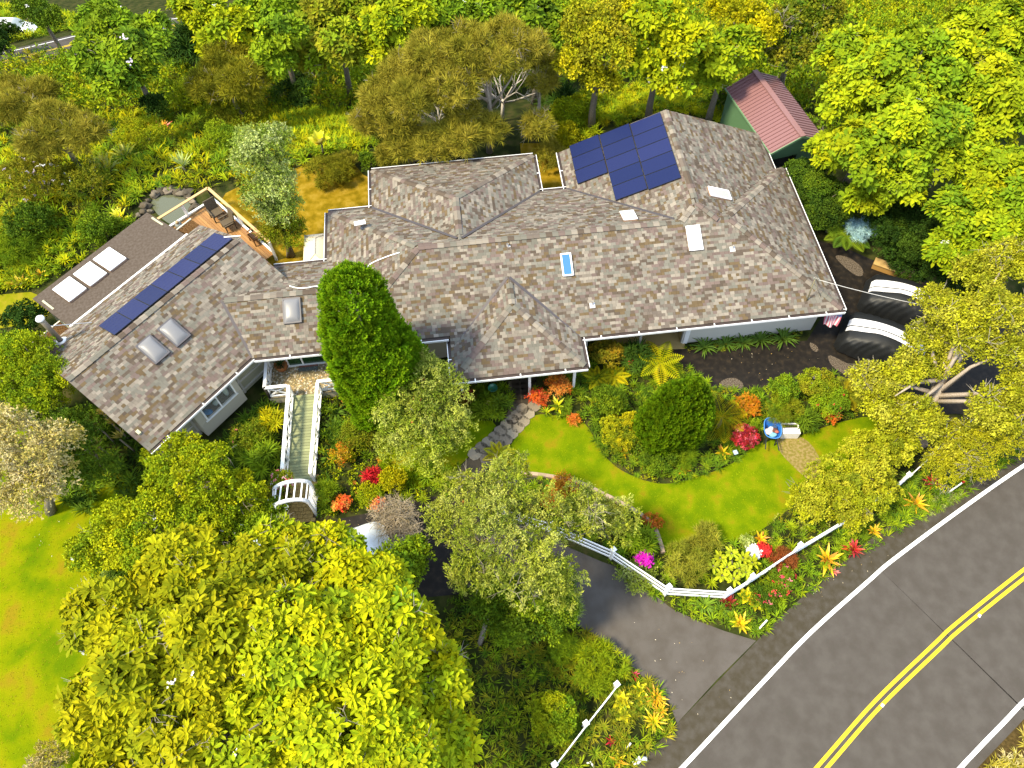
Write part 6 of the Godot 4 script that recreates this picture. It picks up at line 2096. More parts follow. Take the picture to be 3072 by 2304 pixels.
func cypress(label: String, foot: Vector3, columns: Array, size: float) -> void:   # columns: [offset, [[height, radius], ...]]
	var root := thing("cypress", label, "tree", foot)
	for c in columns:
		var prof: Array = c[1]
		var st := mk()
		tube(st, [c[0], c[0] + Vector3(0, prof[-1][0] * 0.9, 0)], [0.18, 0.04], 7)
		put("trunk", st, mats.bark, root)
		var xf := []
		var cols := []
		var seed_off := rnd(0, 900)
		for i in prof.size() - 1:
			var h0: float = prof[i][0]
			var h1: float = prof[i + 1][0]
			var r0: float = prof[i][1]
			var r1: float = prof[i + 1][1]
			var n := int(TAU * (r0 + r1) * 0.5 * Vector2(h1 - h0, r1 - r0).length() / (size * size) * 9.0)
			for k in n:
				var f := rng.randf()
				var a := rnd(0, TAU)
				var bulge := vary.get_noise_3d(cos(a) * 55.0 + seed_off, lerpf(h0, h1, f) * 26.0, sin(a) * 55.0)
				var r := lerpf(r0, r1, f) * (0.93 + 0.3 * bulge) - (0.0 if rng.randf() < 0.7 else rnd(0.1, 0.35))
				var d := Vector3(cos(a), 0, sin(a))
				var slope := clampf((r0 - r1) / maxf(0.3, h1 - h0), -0.3, 1.2)
				var p: Vector3 = c[0] + d * maxf(r, 0.02) + Vector3(0, lerpf(h0, h1, f) - size * 0.4, 0)
				xf.append(Transform3D(turned(d * (0.75 - 0.4 * slope) + Vector3.UP + ball_dir() * 0.22, size * rnd(0.7, 1.15)), p))
				var g := 0.92 + 0.3 * bulge
				var hue := colour(CYPRESS) * (0.8 if size > 0.35 else 0.5)
				cols.append(Color(hue.r * g, hue.g * g, hue.b * g))
		copies("crown", sprig("plume0"), leaf_mat("leaves"), xf, cols, root)


func bare_tree(label: String, foot: Vector3, tall: float, spread: float) -> void:
	var root := thing("bare_tree", label, "tree", foot)
	var m := plain("silver_wood", Color(0.4, 0.36, 0.31), 0.9)
	var st := mk()
	tube(st, [Vector3.ZERO, Vector3(0.1, tall * 0.35, 0)], [0.14, 0.1], 6)
	put("trunk", st, m, root)
	for i in 9:
		st = mk()
		var ends := [[Vector3(0.1, tall * 0.3, 0), Vector3(cos(i * 2.4), rnd(0.5, 1.3), sin(i * 2.4)).normalized(), tall * 0.5, 0.06]]
		for level in 4:
			var next := []
			for e in ends:
				var d: Vector3 = e[1]
				var q: Vector3 = e[0] + d * e[2] * rnd(0.8, 1.1)
				var k: Vector3 = e[0].lerp(q, 0.5) + ball_dir() * e[2] * 0.12
				tube(st, [e[0], k, q], [e[3], e[3] * 0.75, e[3] * 0.5], 4)
				for c in 3 if level < 3 else 0:
					next.append([q if c < 2 else k, (d + ball_dir(0.25) * 0.75 + Vector3(0, 0.1, 0)).normalized(), e[2] * 0.62 * spread / 2.4, maxf(e[3] * 0.5, 0.012)])
			ends = next
		put("branch", st, m, root)


func plant_shrubs() -> void:
	# [label, px/py/width/height via B, kind, leaf size, palette, options]
	for r in [
		["dark-green conical bush at the left end of the meadow behind the main roof", Vector3(-4.01,1.20,-35.21),0.89, "small0", 0.26, DARK + MID, {"tall": 1.1}],
		["brown-green matted bush island in the tawny back lawn", Vector3(-7.36,0.50,-33.74),1.47, "needle0", 0.3, OLIVE, {"tall": 0.6, "called": "low_shrub"}],
		["rusty heather-like bush at the left of the matted bush island", Vector3(-6.59,0.40,-34.71),0.81, "needle1", 0.25, TAWNY, {"tall": 0.6}],
		["green bush at the corner of the left rear wing", Vector3(-5.22,0.50,-34.41),0.67, "small1", 0.2, MID, {}],
		["dark round bush alone in the left meadow", Vector3(-19.97,-2.24,-44.61),1.09, "small2", 0.3, DARK, {"tall": 0.9}],
		["big olive-green bush right of the dark round bush", Vector3(-14.42,-1.44,-42.59),2.28, "twig0", 0.32, OLIVE + FRESH, {"tall": 0.7}],
		["yellow-green bush above the big olive-green bush", Vector3(-17.82,-2.99,-46.47),1.78, "twig1", 0.3, LIME, {}],
		["lime bush left of the slim silvery tree", Vector3(-14.51,-0.19,-38.47),1.28, "twig2", 0.3, FRESH, {}],
		["broad dark-leaved bush below the bare grey bush", Vector3(-10.65,-2.77,-45.43),1.44, "strap", 0.7, DARK, {"sub": 4}],
		["mauve-flowered brownish bush at the left edge", Vector3(-23.72,1.20,-34.28),1.96, "twig3", 0.34, OLIVE, {"bloom": [MAUVE, 30, 0.16], "tall": 0.6}],
		["tangled mid-green bush right of the mauve-flowered bush", Vector3(-21.23,1.00,-34.16),1.57, "twig4", 0.32, MID + OLIVE, {"bloom": [WHITE_BLOOM, 6, 0.1]}],
		["dark leafy bush below the mauve-flowered bush", Vector3(-23.60,0.80,-31.48),1.52, "small3", 0.3, MID, {}],
		["yellow-leaved bush left of the spiky golden clump", Vector3(-22.28,0.80,-35.07),0.80, "small4", 0.26, GOLD, {}],
		["bushy yellow-green shrub in the left meadow below the dark round bush", Vector3(-19.39,-0.69,-39.73),1.73, "twig0", 0.3, LIME + OLIVE, {}],
		["round green bush beside the turned wing's lower roof", Vector3(-19.79,0.90,-30.71),1.13, "small0", 0.24, FRESH + MID, {"tall": 0.9}],
		["feathery mid-green bush at the left edge below the pale grass strip", Vector3(-24.36,0.60,-29.91),1.37, "needle0", 0.34, FRESH, {}],
		["dark-green bush beside the chimney flue", Vector3(-22.08,1.20,-24.40),1.38, "small1", 0.26, DARK, {"tall": 0.8}],
		["lime bush at the top of the meadow below the bronze-yellow tree", Vector3(7.31,0.36,-37.11),1.55, "small2", 0.26, LIME, {}],
		["yellow bush at the left end of the bright meadow", Vector3(6.25,0.50,-34.81),1.23, "small3", 0.24, GOLD, {}],
		["dark gap-filling bush right of the small tawny tree", Vector3(6.76,-0.77,-39.93),1.19, "strap", 0.8, DARK, {"sub": 4}],
		["olive hedge bush behind the gap between the two rear wings", Vector3(5.35,0.70,-33.33),1.07, "needle1", 0.28, TAWNY, {}],
		["dark green bush at the left wall of the green shed", Vector3(16.49,0.35,-37.12),0.99, "tuft", 0.9, MID, {"sub": 4}],
		["pale blue-leaved bush at the edge of the courtyard", Vector3(20.53,1.00,-25.11),0.80, "spiky0", 0.3, [Color(0.22, 0.36, 0.4), Color(0.16, 0.28, 0.33), Color(0.3, 0.44, 0.46)], {"dens": 1.6, "tall": 0.9}],
		["olive bush peeping between the tall cypress and the front porch", Vector3(-2.73,2.00,-20.53),0.76, "small2", 0.2, OLIVE + LIME, {}],
		["red-tinged bush under the porch eave left of the front path", Vector3(-0.96,0.50,-18.02),0.65, "small3", 0.18, MID + MAROON, {}],
		["green leafy bush round the round green bowl", Vector3(0.28,0.40,-17.29),0.76, "strap", 0.5, MID + FRESH, {"sub": 4}],
		["orange-leaved bush left of the tree fern", Vector3(6.08,0.80,-19.29),0.89, "small4", 0.2, OLIVE + [Color(0.25, 0.14, 0.01)], {}],
		["dark-green bush with a red flower left of the tree fern", Vector3(7.46,0.80,-18.85),0.66, "strap", 0.55, DARK, {"bloom": [RED, 3, 0.14], "sub": 4}],
		["bright orange croton right of the front path", Vector3(3.53,0.60,-17.91),0.63, "twig0", 0.2, ORANGE, {}],
		["red-orange croton at the edge of the front path", Vector3(2.56,0.40,-17.51),0.48, "twig1", 0.2, ORANGE + RED, {}],
		["small peach croton at the lawn's upper rim", Vector3(4.07,0.20,-16.23),0.28, "twig2", 0.18, ORANGE, {}],
		["green mounded shrub in the left part of the island bed", Vector3(5.77,0.50,-16.80),0.97, "small0", 0.17, FRESH + MID, {"bloom": [PINK, 8, 0.06]}],
		["yellow-flecked shrub left of the small twin-topped cypress", Vector3(6.14,0.50,-15.28),1.06, "small1", 0.16, MID + LEMON, {}],
		["low green shrub below the small twin-topped cypress", Vector3(7.46,0.40,-13.87),1.04, "small2", 0.16, FRESH + MID, {}],
		["feathery green shrub at the tip of the island bed", Vector3(8.50,0.35,-13.77),0.73, "needle0", 0.22, FRESH, {}],
		["orange-flowered croton right of the yellow palm", Vector3(12.03,0.50,-15.77),0.60, "twig3", 0.18, ORANGE + AMBER, {"called": "croton"}],
		["crimson and magenta flowering bush at the right tip of the island bed", Vector3(11.54,0.45,-14.28),0.65, "small3", 0.14, RED + PINK + MAROON, {"bloom": [PINK, 20, 0.08]}],
		["bright green clump between the crimson bush and the wheelbarrow", Vector3(12.23,0.35,-14.97),0.28, "small4", 0.14, FRESH, {}],
		["olive shrub behind the white planter", Vector3(13.55,0.60,-15.28),0.96, "needle1", 0.24, OLIVE + FRESH, {}],
		["pale-trunked shrub at the courtyard's lower edge", Vector3(13.74,1.00,-16.26),0.85, "small0", 0.18, FRESH, {"tall": 0.7}],
		["green shrub with purple orchids at the courtyard's lower edge", Vector3(15.45,0.80,-16.29),0.97, "small1", 0.18, FRESH + OLIVE, {"bloom": [MAUVE, 10, 0.1]}],
		["red-dotted shrub right of the purple orchids", Vector3(15.80,0.60,-15.49),0.96, "small2", 0.17, FRESH, {"bloom": [RED, 8, 0.08]}],
		["small orange croton at the end of the front lawn", Vector3(15.80,0.30,-14.85),0.38, "twig4", 0.18, ORANGE, {}],
		["strappy green clump right of the white planter", Vector3(14.58,0.30,-14.78),0.47, "strap", 0.5, MID, {"sub": 3}],
		["magenta flowering plant behind the white fence", Vector3(5.91,0.50,-9.27),0.31, "floret", 0.2, [Color(0.34, 0.01, 0.25), Color(0.42, 0.02, 0.3)], {"dens": 1.4}],
		["green spiky clump above the magenta flowers", Vector3(5.89,0.40,-10.05),0.55, "strap", 0.55, FRESH, {"sub": 3}],
		["fine pale-green bush inside the bend of the white fence", Vector3(7.55,0.50,-8.92),1.05, "needle0", 0.28, [Color(0.2, 0.19, 0.02), Color(0.15, 0.16, 0.015), Color(0.11, 0.13, 0.01)], {}],
		["wispy pale bush at the lower rim of the lawn", Vector3(8.57,0.40,-9.83),0.78, "needle1", 0.3, [Color(0.2, 0.19, 0.02), Color(0.14, 0.15, 0.015)], {}],
		["white-flowered plant at the lawn's lower right rim", Vector3(10.50,0.40,-9.06),0.27, "floret", 0.16, WHITE_BLOOM, {"dens": 1.6}],
		["red flowering plant beside the white-flowered plant", Vector3(10.90,0.40,-9.09),0.29, "floret", 0.16, RED, {"dens": 1.6}],
		["cream-flowered clump above the white-flowered plant", Vector3(10.35,0.30,-9.55),0.29, "small3", 0.14, SILVER, {}],
		["rust-red fine bush right of the red flowering plant", Vector3(11.61,0.30,-8.60),0.58, "needle0", 0.24, [Color(0.2, 0.05, 0.015), Color(0.14, 0.05, 0.015)], {}],
		["red-flowered bush in the lane-side bed, larger", Vector3(11.32,0.40,-7.73),0.66, "small4", 0.16, FRESH + MID, {"bloom": [PINK + RED, 34, 0.12]}],
		["red-flowered bush in the lane-side bed, nearer the driveway corner", Vector3(10.40,0.35,-7.18),0.56, "small0", 0.16, MID, {"bloom": [PINK + RED, 16, 0.12]}],
		["grey-green trailing bush along the driveway side of the fence", Vector3(5.47,0.25,-8.56),0.76, "twig0", 0.22, SILVER + PALE, {"tall": 0.4}],
		["silver-leaved bush at the foot of the tall open pale tree", Vector3(2.58,0.40,-7.72),0.52, "needle1", 0.3, SILVER, {}],
		["bright green dense round bush in the bottom bed", Vector3(1.25,1.00,-3.64),1.04, "small1", 0.18, FRESH + LIME, {"dens": 1.3, "tall": 0.85}],
		["soft feathery lime bush at the driveway's lower edge", Vector3(3.23,0.50,-5.21),1.12, "needle0", 0.34, LIME + FRESH, {"tall": 0.6}],
		["lime bush beside the dark clearing under the tall open pale tree", Vector3(2.03,0.40,-6.15),0.73, "needle1", 0.3, FRESH, {}],
		["orange-flowered clump behind the white fence's hidden middle", Vector3(3.02,0.50,-12.90),0.61, "twig1", 0.22, ORANGE + OLIVE, {}],
		["second orange clump nearer the white fence's hidden middle", Vector3(2.41,0.50,-12.21),0.44, "twig2", 0.22, ORANGE, {}],
		["rust-leaved clump on the lawn edging", Vector3(6.59,0.25,-10.85),0.44, "twig3", 0.18, ORANGE + MAROON, {}],
		["olive bush hanging over the lawn edging", Vector3(5.04,0.60,-11.11),0.79, "small2", 0.18, PALE + OLIVE, {}],
		["red-orange flowered bush by the lower drive, nearer the arch", Vector3(-6.60,0.40,-13.30),0.36, "floret", 0.2, ORANGE + RED, {"dens": 1.4}],
		["red-orange flowered bush by the lower drive, nearer the bare shrub", Vector3(-5.11,0.40,-13.10),0.32, "floret", 0.2, RED + ORANGE, {"dens": 1.4}],
		["red-leaved plant in the bed right of the ramp", Vector3(-5.29,0.40,-14.41),0.31, "strap", 0.4, RED, {"sub": 2}],
		["golden-lime bush right of the ramp's foot", Vector3(-4.36,0.50,-14.02),0.68, "small3", 0.18, GOLD, {}],
		["amber spiky clump in the bed right of the ramp", Vector3(-6.61,0.50,-15.55),0.59, "twig4", 0.22, GOLD + ORANGE, {}],
		["leafy green bush in the middle of the bed right of the ramp", Vector3(-5.94,0.70,-16.43),0.84, "twig0", 0.24, FRESH + OLIVE, {}],
		["lime bush at the lower drive's edge right of the arch", Vector3(-5.40,0.40,-13.53),0.61, "small4", 0.18, LIME, {}],
		["green fern clump against the right post of the arch", Vector3(-7.24,0.80,-13.80),0.50, "needle0", 0.3, FRESH, {}],
		["pink-flowered creeper on the left post of the arch", Vector3(-9.03,1.30,-14.24),0.60, "small0", 0.14, OLIVE + FRESH, {"bloom": [PINK + MAUVE, 26, 0.1]}],
		["olive bush with pink roses left of the arch", Vector3(-9.51,0.90,-13.60),0.70, "twig1", 0.22, OLIVE, {"bloom": [PINK, 8, 0.1]}],
		["leafy bush below the bay window", Vector3(-10.72,0.60,-16.95),0.95, "twig2", 0.26, FRESH + OLIVE, {"bloom": [PINK, 4, 0.08]}],
		["tall green bush left of the ramp", Vector3(-10.13,0.60,-15.94),0.84, "strap", 0.6, FRESH, {"sub": 4}],
		["yellow-tipped bush beside the ramp's left railing", Vector3(-9.94,0.50,-17.64),0.64, "strap", 0.5, GOLD, {"sub": 3}],
		["maroon bush hidden under the trees left of the lower drive", Vector3(-10.06,0.60,-11.39),0.49, "small1", 0.2, MAROON, {}],
		["pale straw-leaved bush at the bottom left edge", Vector3(-17.20,0.80,-4.30),0.68, "twig3", 0.3, STRAW, {}],
	]:
		shrub(r[0], r[1], r[2], r[3], r[4], r[5], r[6])


func clumps(called: String, category: String, group: String, kind: String, pal: Array, spots: Array) -> void:   # [label, position, size]
	for s in spots:
		var o := thing(called, s[0], category, s[1], group)
		var m := leaf_mat("clump_%s_%d" % [called, rng.randi() % 3], 0.5, 0.4)
		m.albedo_color = lin(colour(pal))
		place("leaves", sprig(kind), m, o, Transform3D(turned(Vector3.UP, s[2])))
		place("leaves", sprig(kind), m, o, Transform3D(turned(Vector3.UP, s[2] * 0.8)))


func plant_beds() -> void:
	for q in [["first", 1521, 0], ["second", 1570, 0], ["third", 1608, 0], ["fourth", 1645, 0], ["fifth", 1690, 0]]:
		pass
	clumps("lily_clump", "strappy clump", "strap-leaved clumps along the pale wall", "strap0", [Color(0.05, 0.09, 0.012)], [
		["strap-leaved clump by the pale wall, nearest the carport", Vector3(11.08,0.00,-19.55), 0.85], ["second strap-leaved clump from the carport by the pale wall", Vector3(12.15,0.00,-19.64), 0.8], ["middle strap-leaved clump by the pale wall", Vector3(13.03,0.00,-19.61), 0.75], ["fourth strap-leaved clump from the carport by the pale wall", Vector3(13.92,0.00,-19.61), 0.85], ["tallest strap-leaved clump by the pale wall, nearest the flag", Vector3(15.04,0.00,-19.58), 1.0]])
	clumps("agapanthus", "strappy clump", "agapanthus clumps", "strap1", [Color(0.06, 0.11, 0.012), Color(0.08, 0.13, 0.012)], [
		["agapanthus clump outside the fence's right-hand bend", Vector3(8.01,0.00,-7.22), 0.75], ["agapanthus clump below the fence's bend, nearer the corner", Vector3(8.60,0.00,-6.93), 0.65], ["agapanthus clump right of the ramp's top", Vector3(-7.01,0.00,-18.09), 0.8], ["agapanthus clump halfway down the ramp's right side", Vector3(-7.11,0.00,-17.23), 0.85], ["agapanthus clump low on the ramp's right side", Vector3(-7.25,0.00,-15.76), 0.8], ["agapanthus clump left of the ramp beneath the bay window", Vector3(-10.63,0.00,-17.62), 0.8], ["agapanthus clump left of the ramp's middle", Vector3(-10.30,0.00,-15.66), 0.8], ["agapanthus clump at the courtyard rim behind the yellow palm", Vector3(10.65,0.00,-16.99), 0.7], ["agapanthus clump at the lawn tip of the island bed", Vector3(8.52,0.00,-13.13), 0.6], ["dark agapanthus clump by the maroon plant at the lane", Vector3(18.23,0.00,-11.49), 0.7]])
	# ti plants, bromeliads, dracaenas
	var g := "colourful rosette plants in the beds"
	for r in [
		["bromeliad", "yellow-orange rosette at the outer corner of the lane-side bed", Vector3(9.25,0.00,-6.29), 0.62, 20, AMBER + LEMON, {}],
		["ti_plant", "lime-yellow broad-leaved rosette right of the fence's end", Vector3(9.81,0.00,-7.35), 0.55, 16, LEMON, {"width": 0.3, "rise": 0.7}],
		["ti_plant", "lime rosette just above the yellow-orange corner rosette", Vector3(10.07,0.00,-7.03), 0.45, 14, LEMON + LIME, {"width": 0.3, "rise": 0.7}],
		["ti_plant", "maroon rosette below the fence's end", Vector3(9.02,0.00,-7.21), 0.5, 18, MAROON, {"width": 0.2}],
		["bromeliad", "large orange strap-leaved rosette by the lane", Vector3(13.51,0.00,-8.43), 0.8, 18, AMBER, {"width": 0.12}],
		["bromeliad", "maroon and red rosette clump by the lane", Vector3(14.73,0.00,-8.73), 0.6, 26, MAROON + RED, {"width": 0.13}],
		["bromeliad", "small orange rosette by the lane above the maroon clump", Vector3(15.88,0.00,-9.41), 0.5, 16, AMBER, {"width": 0.13}],
		["bromeliad", "tall orange rosette beside the silvery ground cover", Vector3(18.11,0.00,-10.41), 0.75, 18, AMBER, {"width": 0.12}],
		["bromeliad", "dark red rosette behind the silvery ground cover", Vector3(19.23,0.00,-11.26), 0.6, 24, MAROON + RED, {"width": 0.12}],
		["bromeliad", "amber rosette at the lawn's lower right corner", Vector3(11.02,0.00,-9.68), 0.5, 14, AMBER, {"width": 0.14}],
		["bromeliad", "red-hearted small rosette at the lane edge", Vector3(13.65,0.00,-7.92), 0.3, 12, [Color(0.45, 0.15, 0.12), Color(0.35, 0.05, 0.05)], {}],
		["ti_plant", "lime broad-leaved rosette in the bottom bed, left", Vector3(4.00,0.00,-4.02), 0.55, 15, LEMON, {"width": 0.3, "rise": 0.7}],
		["ti_plant", "lime broad-leaved rosette in the bottom bed, top", Vector3(4.71,0.00,-4.31), 0.5, 14, LEMON, {"width": 0.28, "rise": 0.7}],
		["ti_plant", "lime broad-leaved rosette in the bottom bed, lower", Vector3(4.02,0.00,-3.53), 0.5, 14, LEMON + LIME, {"width": 0.3, "rise": 0.7}],
		["ti_plant", "small pale lime rosette between the lime and amber rosettes", Vector3(4.68,0.00,-3.83), 0.25, 8, LEMON, {"width": 0.4}],
		["bromeliad", "amber narrow-leaved rosette in the bottom bed, upper", Vector3(5.30,0.00,-3.96), 0.62, 26, AMBER, {"width": 0.1}],
		["bromeliad", "amber narrow-leaved rosette in the bottom bed, lower", Vector3(5.08,0.00,-3.16), 0.65, 26, AMBER + LEMON, {"width": 0.1}],
		["bromeliad", "amber narrow-leaved rosette in the bottom bed, middle right", Vector3(5.39,0.00,-3.53), 0.5, 20, AMBER, {"width": 0.1}],
		["bromeliad", "crimson rosette pair at the driveway's lower edge, left one", Vector3(4.41,0.00,-5.03), 0.33, 16, RED + PINK, {"width": 0.14}],
		["bromeliad", "crimson rosette pair at the driveway's lower edge, right one", Vector3(4.68,0.00,-4.91), 0.33, 16, RED + PINK, {"width": 0.14}],
		["bromeliad", "dark red rosette alone in the grass of the bottom bed", Vector3(3.36,0.00,-2.69), 0.32, 16, RED + MAROON, {"width": 0.13}],
		["bromeliad", "yellow rosette at the bottom edge by the white bent pipe", Vector3(3.50,0.00,-2.00), 0.5, 14, LEMON + AMBER, {"width": 0.14}],
		["bromeliad", "yellow-green strap rosette right of the front path", Vector3(3.40,0.00,-17.13), 0.65, 13, LEMON + LIME, {"width": 0.14}],
		["bromeliad", "yellow-green strap rosette further right along the upper lawn rim", Vector3(5.21,0.00,-17.10), 0.6, 12, LEMON + LIME, {"width": 0.14}],
		["bromeliad", "orange-tipped rosette at the lower tip of the island bed", Vector3(8.57,0.00,-13.17), 0.5, 16, AMBER, {"width": 0.14}],
		["bromeliad", "small amber rosette left in the lower island bed", Vector3(6.12,0.00,-14.35), 0.38, 12, AMBER + LIME, {"width": 0.14}],
		["bromeliad", "yellow rosette by the small solar light", Vector3(10.49,0.00,-13.81), 0.5, 12, LEMON + AMBER, {"width": 0.16}],
		["agave", "golden agave-like rosette at the corner of the lower roof", Vector3(-19.27,0.00,-32.18), 0.85, 18, LEMON, {"width": 0.16}],
		["agave", "golden rosette at the left of the lower roof, first", Vector3(-23.78,0.00,-27.99), 0.8, 14, LEMON + AMBER, {"width": 0.16}],
		["agave", "golden rosette at the left of the lower roof, second", Vector3(-22.87,0.00,-28.51), 0.6, 13, LEMON + AMBER, {"width": 0.16}],
		["yucca", "pale round yucca head in the meadow above the pond", Vector3(-15.77,0.50,-35.07), 1.0, 34, [Color(0.17, 0.22, 0.05), Color(0.25, 0.29, 0.09)], {"width": 0.06, "rise": 1.2, "bend": 0.3, "stem": 0.4}],
		["pandanus", "spiky golden clump of strap leaves above the pond", Vector3(-20.63,-0.06,-36.14), 1.7, 30, LEMON + LIME, {"width": 0.09, "rise": 1.2}],
		["pandanus", "second spiky golden head right of the golden clump", Vector3(-20.23,-0.87,-38.17), 1.3, 26, LEMON + LIME, {"width": 0.09, "rise": 1.2}],
		["pandanus", "lower spiky golden head nearest the pond", Vector3(-20.78,0.00,-34.76), 1.2, 22, LEMON + GOLD, {"width": 0.09, "rise": 1.1}],
		["bromeliad", "red-orange rosette in the left meadow below the dark round bush", Vector3(-19.39,-2.81,-43.03), 0.9, 16, AMBER + RED, {"width": 0.14}],
		["bromeliad", "orange rosette beside the red-orange one in the left meadow", Vector3(-20.45,-3.00,-43.49), 0.7, 14, AMBER, {"width": 0.14}],
		["banana_plant", "yellow-green broad-leaved plant on the rim of the back lawn", Vector3(-7.77,0.80,-35.20), 0.9, 10, LEMON, {"width": 0.4, "stem": 0.7}],
	]:
		rosette(r[0], r[1], "rosette plant", r[2], r[3], r[4], r[5], r[6] if r[6].has("group") else r[6].merged({"group": g}))
	# dracaena heads below the left gable
	var heads: Array = [Vector3(-18.44,1.60,-18.05),Vector3(-17.85,1.60,-17.44),Vector3(-17.16,1.60,-16.84),Vector3(-17.64,1.60,-18.16),Vector3(-17.23,1.60,-18.42),Vector3(-17.25,1.60,-17.71),Vector3(-16.66,1.60,-17.88),Vector3(-16.20,1.60,-17.11),Vector3(-16.95,1.60,-18.63)]
	var where := ["leftmost", "second from the left, lower", "lowest, nearest the lawn", "upper left", "topmost but one", "in the middle of the group", "right of the middle", "nearest the gable corner", "topmost, against the roof"]
	for i in heads.size():
		var h: Vector3 = heads[i]
		rosette("dracaena", "pale starry dracaena head below the left gable, %s" % where[i], "dracaena", Vector3(h.x, 0, h.z), 0.48, 40, [Color(0.24, 0.2, 0.03), Color(0.19, 0.165, 0.03)], {"width": 0.07, "rise": 1.25, "bend": 0.15, "stem": 1.6, "group": "dracaena heads below the left gable"})
	# ferns and palms
	crown_of_fronds("tree_fern", "bright yellow-green tree fern left of the small cypress", "tree fern", Vector3(8.45,0.00,-18.42), 0.9, 7, frond(1.4, 0.4, 13, 0.9, 0.085, 0.25), [Color(0.3, 0.3, 0.004), Color(0.25, 0.27, 0.004), Color(0.34, 0.3, 0.006)])
	crown_of_fronds("fan_palm", "yellow feathery palm right of the small cypress", "palm", Vector3(10.57,0.00,-15.12), 1.1, 8, frond(1.35, 0.5, 16, 1.2, 0.035, 0.7), [Color(0.36, 0.29, 0.004), Color(0.4, 0.31, 0.008), Color(0.28, 0.25, 0.005)])
	crown_of_fronds("palm", "small green palm at the right end of the front bed", "palm", Vector3(16.67,0.00,-15.78), 0.7, 9, frond(1.0, 0.45, 18, 1.0, 0.05, 0.6), [Color(0.16, 0.18, 0.01), Color(0.26, 0.22, 0.008)])
	for r in [["areca palm beside the pale blue bush, nearest the roof", Vector3(19.48,0.00,-26.18), 1.3], ["areca palm beside the pale blue bush, lower", Vector3(19.89,0.00,-25.12), 1.1], ["areca palm beside the pale blue bush, upper right", Vector3(20.70,0.00,-26.70), 1.2]]:
		crown_of_fronds("areca_palm", r[0], "palm", r[1], 0.8, 10, frond(1.3, 0.4, 18, 1.0, 0.06, 0.6), [Color(0.07, 0.14, 0.012), Color(0.11, 0.18, 0.012), Color(0.14, 0.2, 0.012)], {"group": "areca palms by the courtyard"})
	for r in [["small fern under the porch eave right of the front path", Vector3(5.54,0.00,-18.41), 0.5], ["small fern between the bromeliads and the tree fern", Vector3(6.34,0.00,-18.44), 0.5], ["small yellow cycad by the flagstone path", Vector3(0.41,0.00,-14.93), 0.6]]:
		crown_of_fronds("fern", r[0], "fern", r[1], 0.1, 9, frond(0.8, 0.2, 12, 0.9, 0.08, 0.2), [Color(0.08, 0.14, 0.012), Color(0.1, 0.16, 0.012), Color(0.3, 0.27, 0.01)] if not r[0].contains("yellow") else LEMON)
	# lime euphorbia rosettes inside the fence
	var e: Array = [Vector3(8.96,0.70,-8.88),Vector3(9.48,0.70,-9.02),Vector3(9.90,0.70,-8.77),Vector3(9.14,0.70,-8.47),Vector3(9.63,0.70,-8.36),Vector3(8.86,0.70,-8.16),Vector3(9.29,0.70,-7.97),Vector3(9.87,0.70,-8.19),Vector3(10.22,0.70,-8.54),Vector3(8.59,0.70,-8.59)]
	var eu := thing("euphorbia", "lime rosette-leaved bush just inside the fence's end", "shrub", on_land(e[4]))
	for q in e:
		var st := mk()
		tube(st, [Vector3.ZERO, (q - eu.position) * Vector3(0.7, 0.5, 0.7), q - eu.position], [0.04, 0.035, 0.03], 5)
		put("stem", st, mats.bark, eu)
	copies("leaf_heads", sprig("broad1"), leaf_mat("leaves"), e.map(func(q): return Transform3D(turned(Vector3.UP, 0.36), q - eu.position)), e.map(func(_q): return colour([Color(0.24, 0.26, 0.01), Color(0.2, 0.23, 0.012)])), eu)


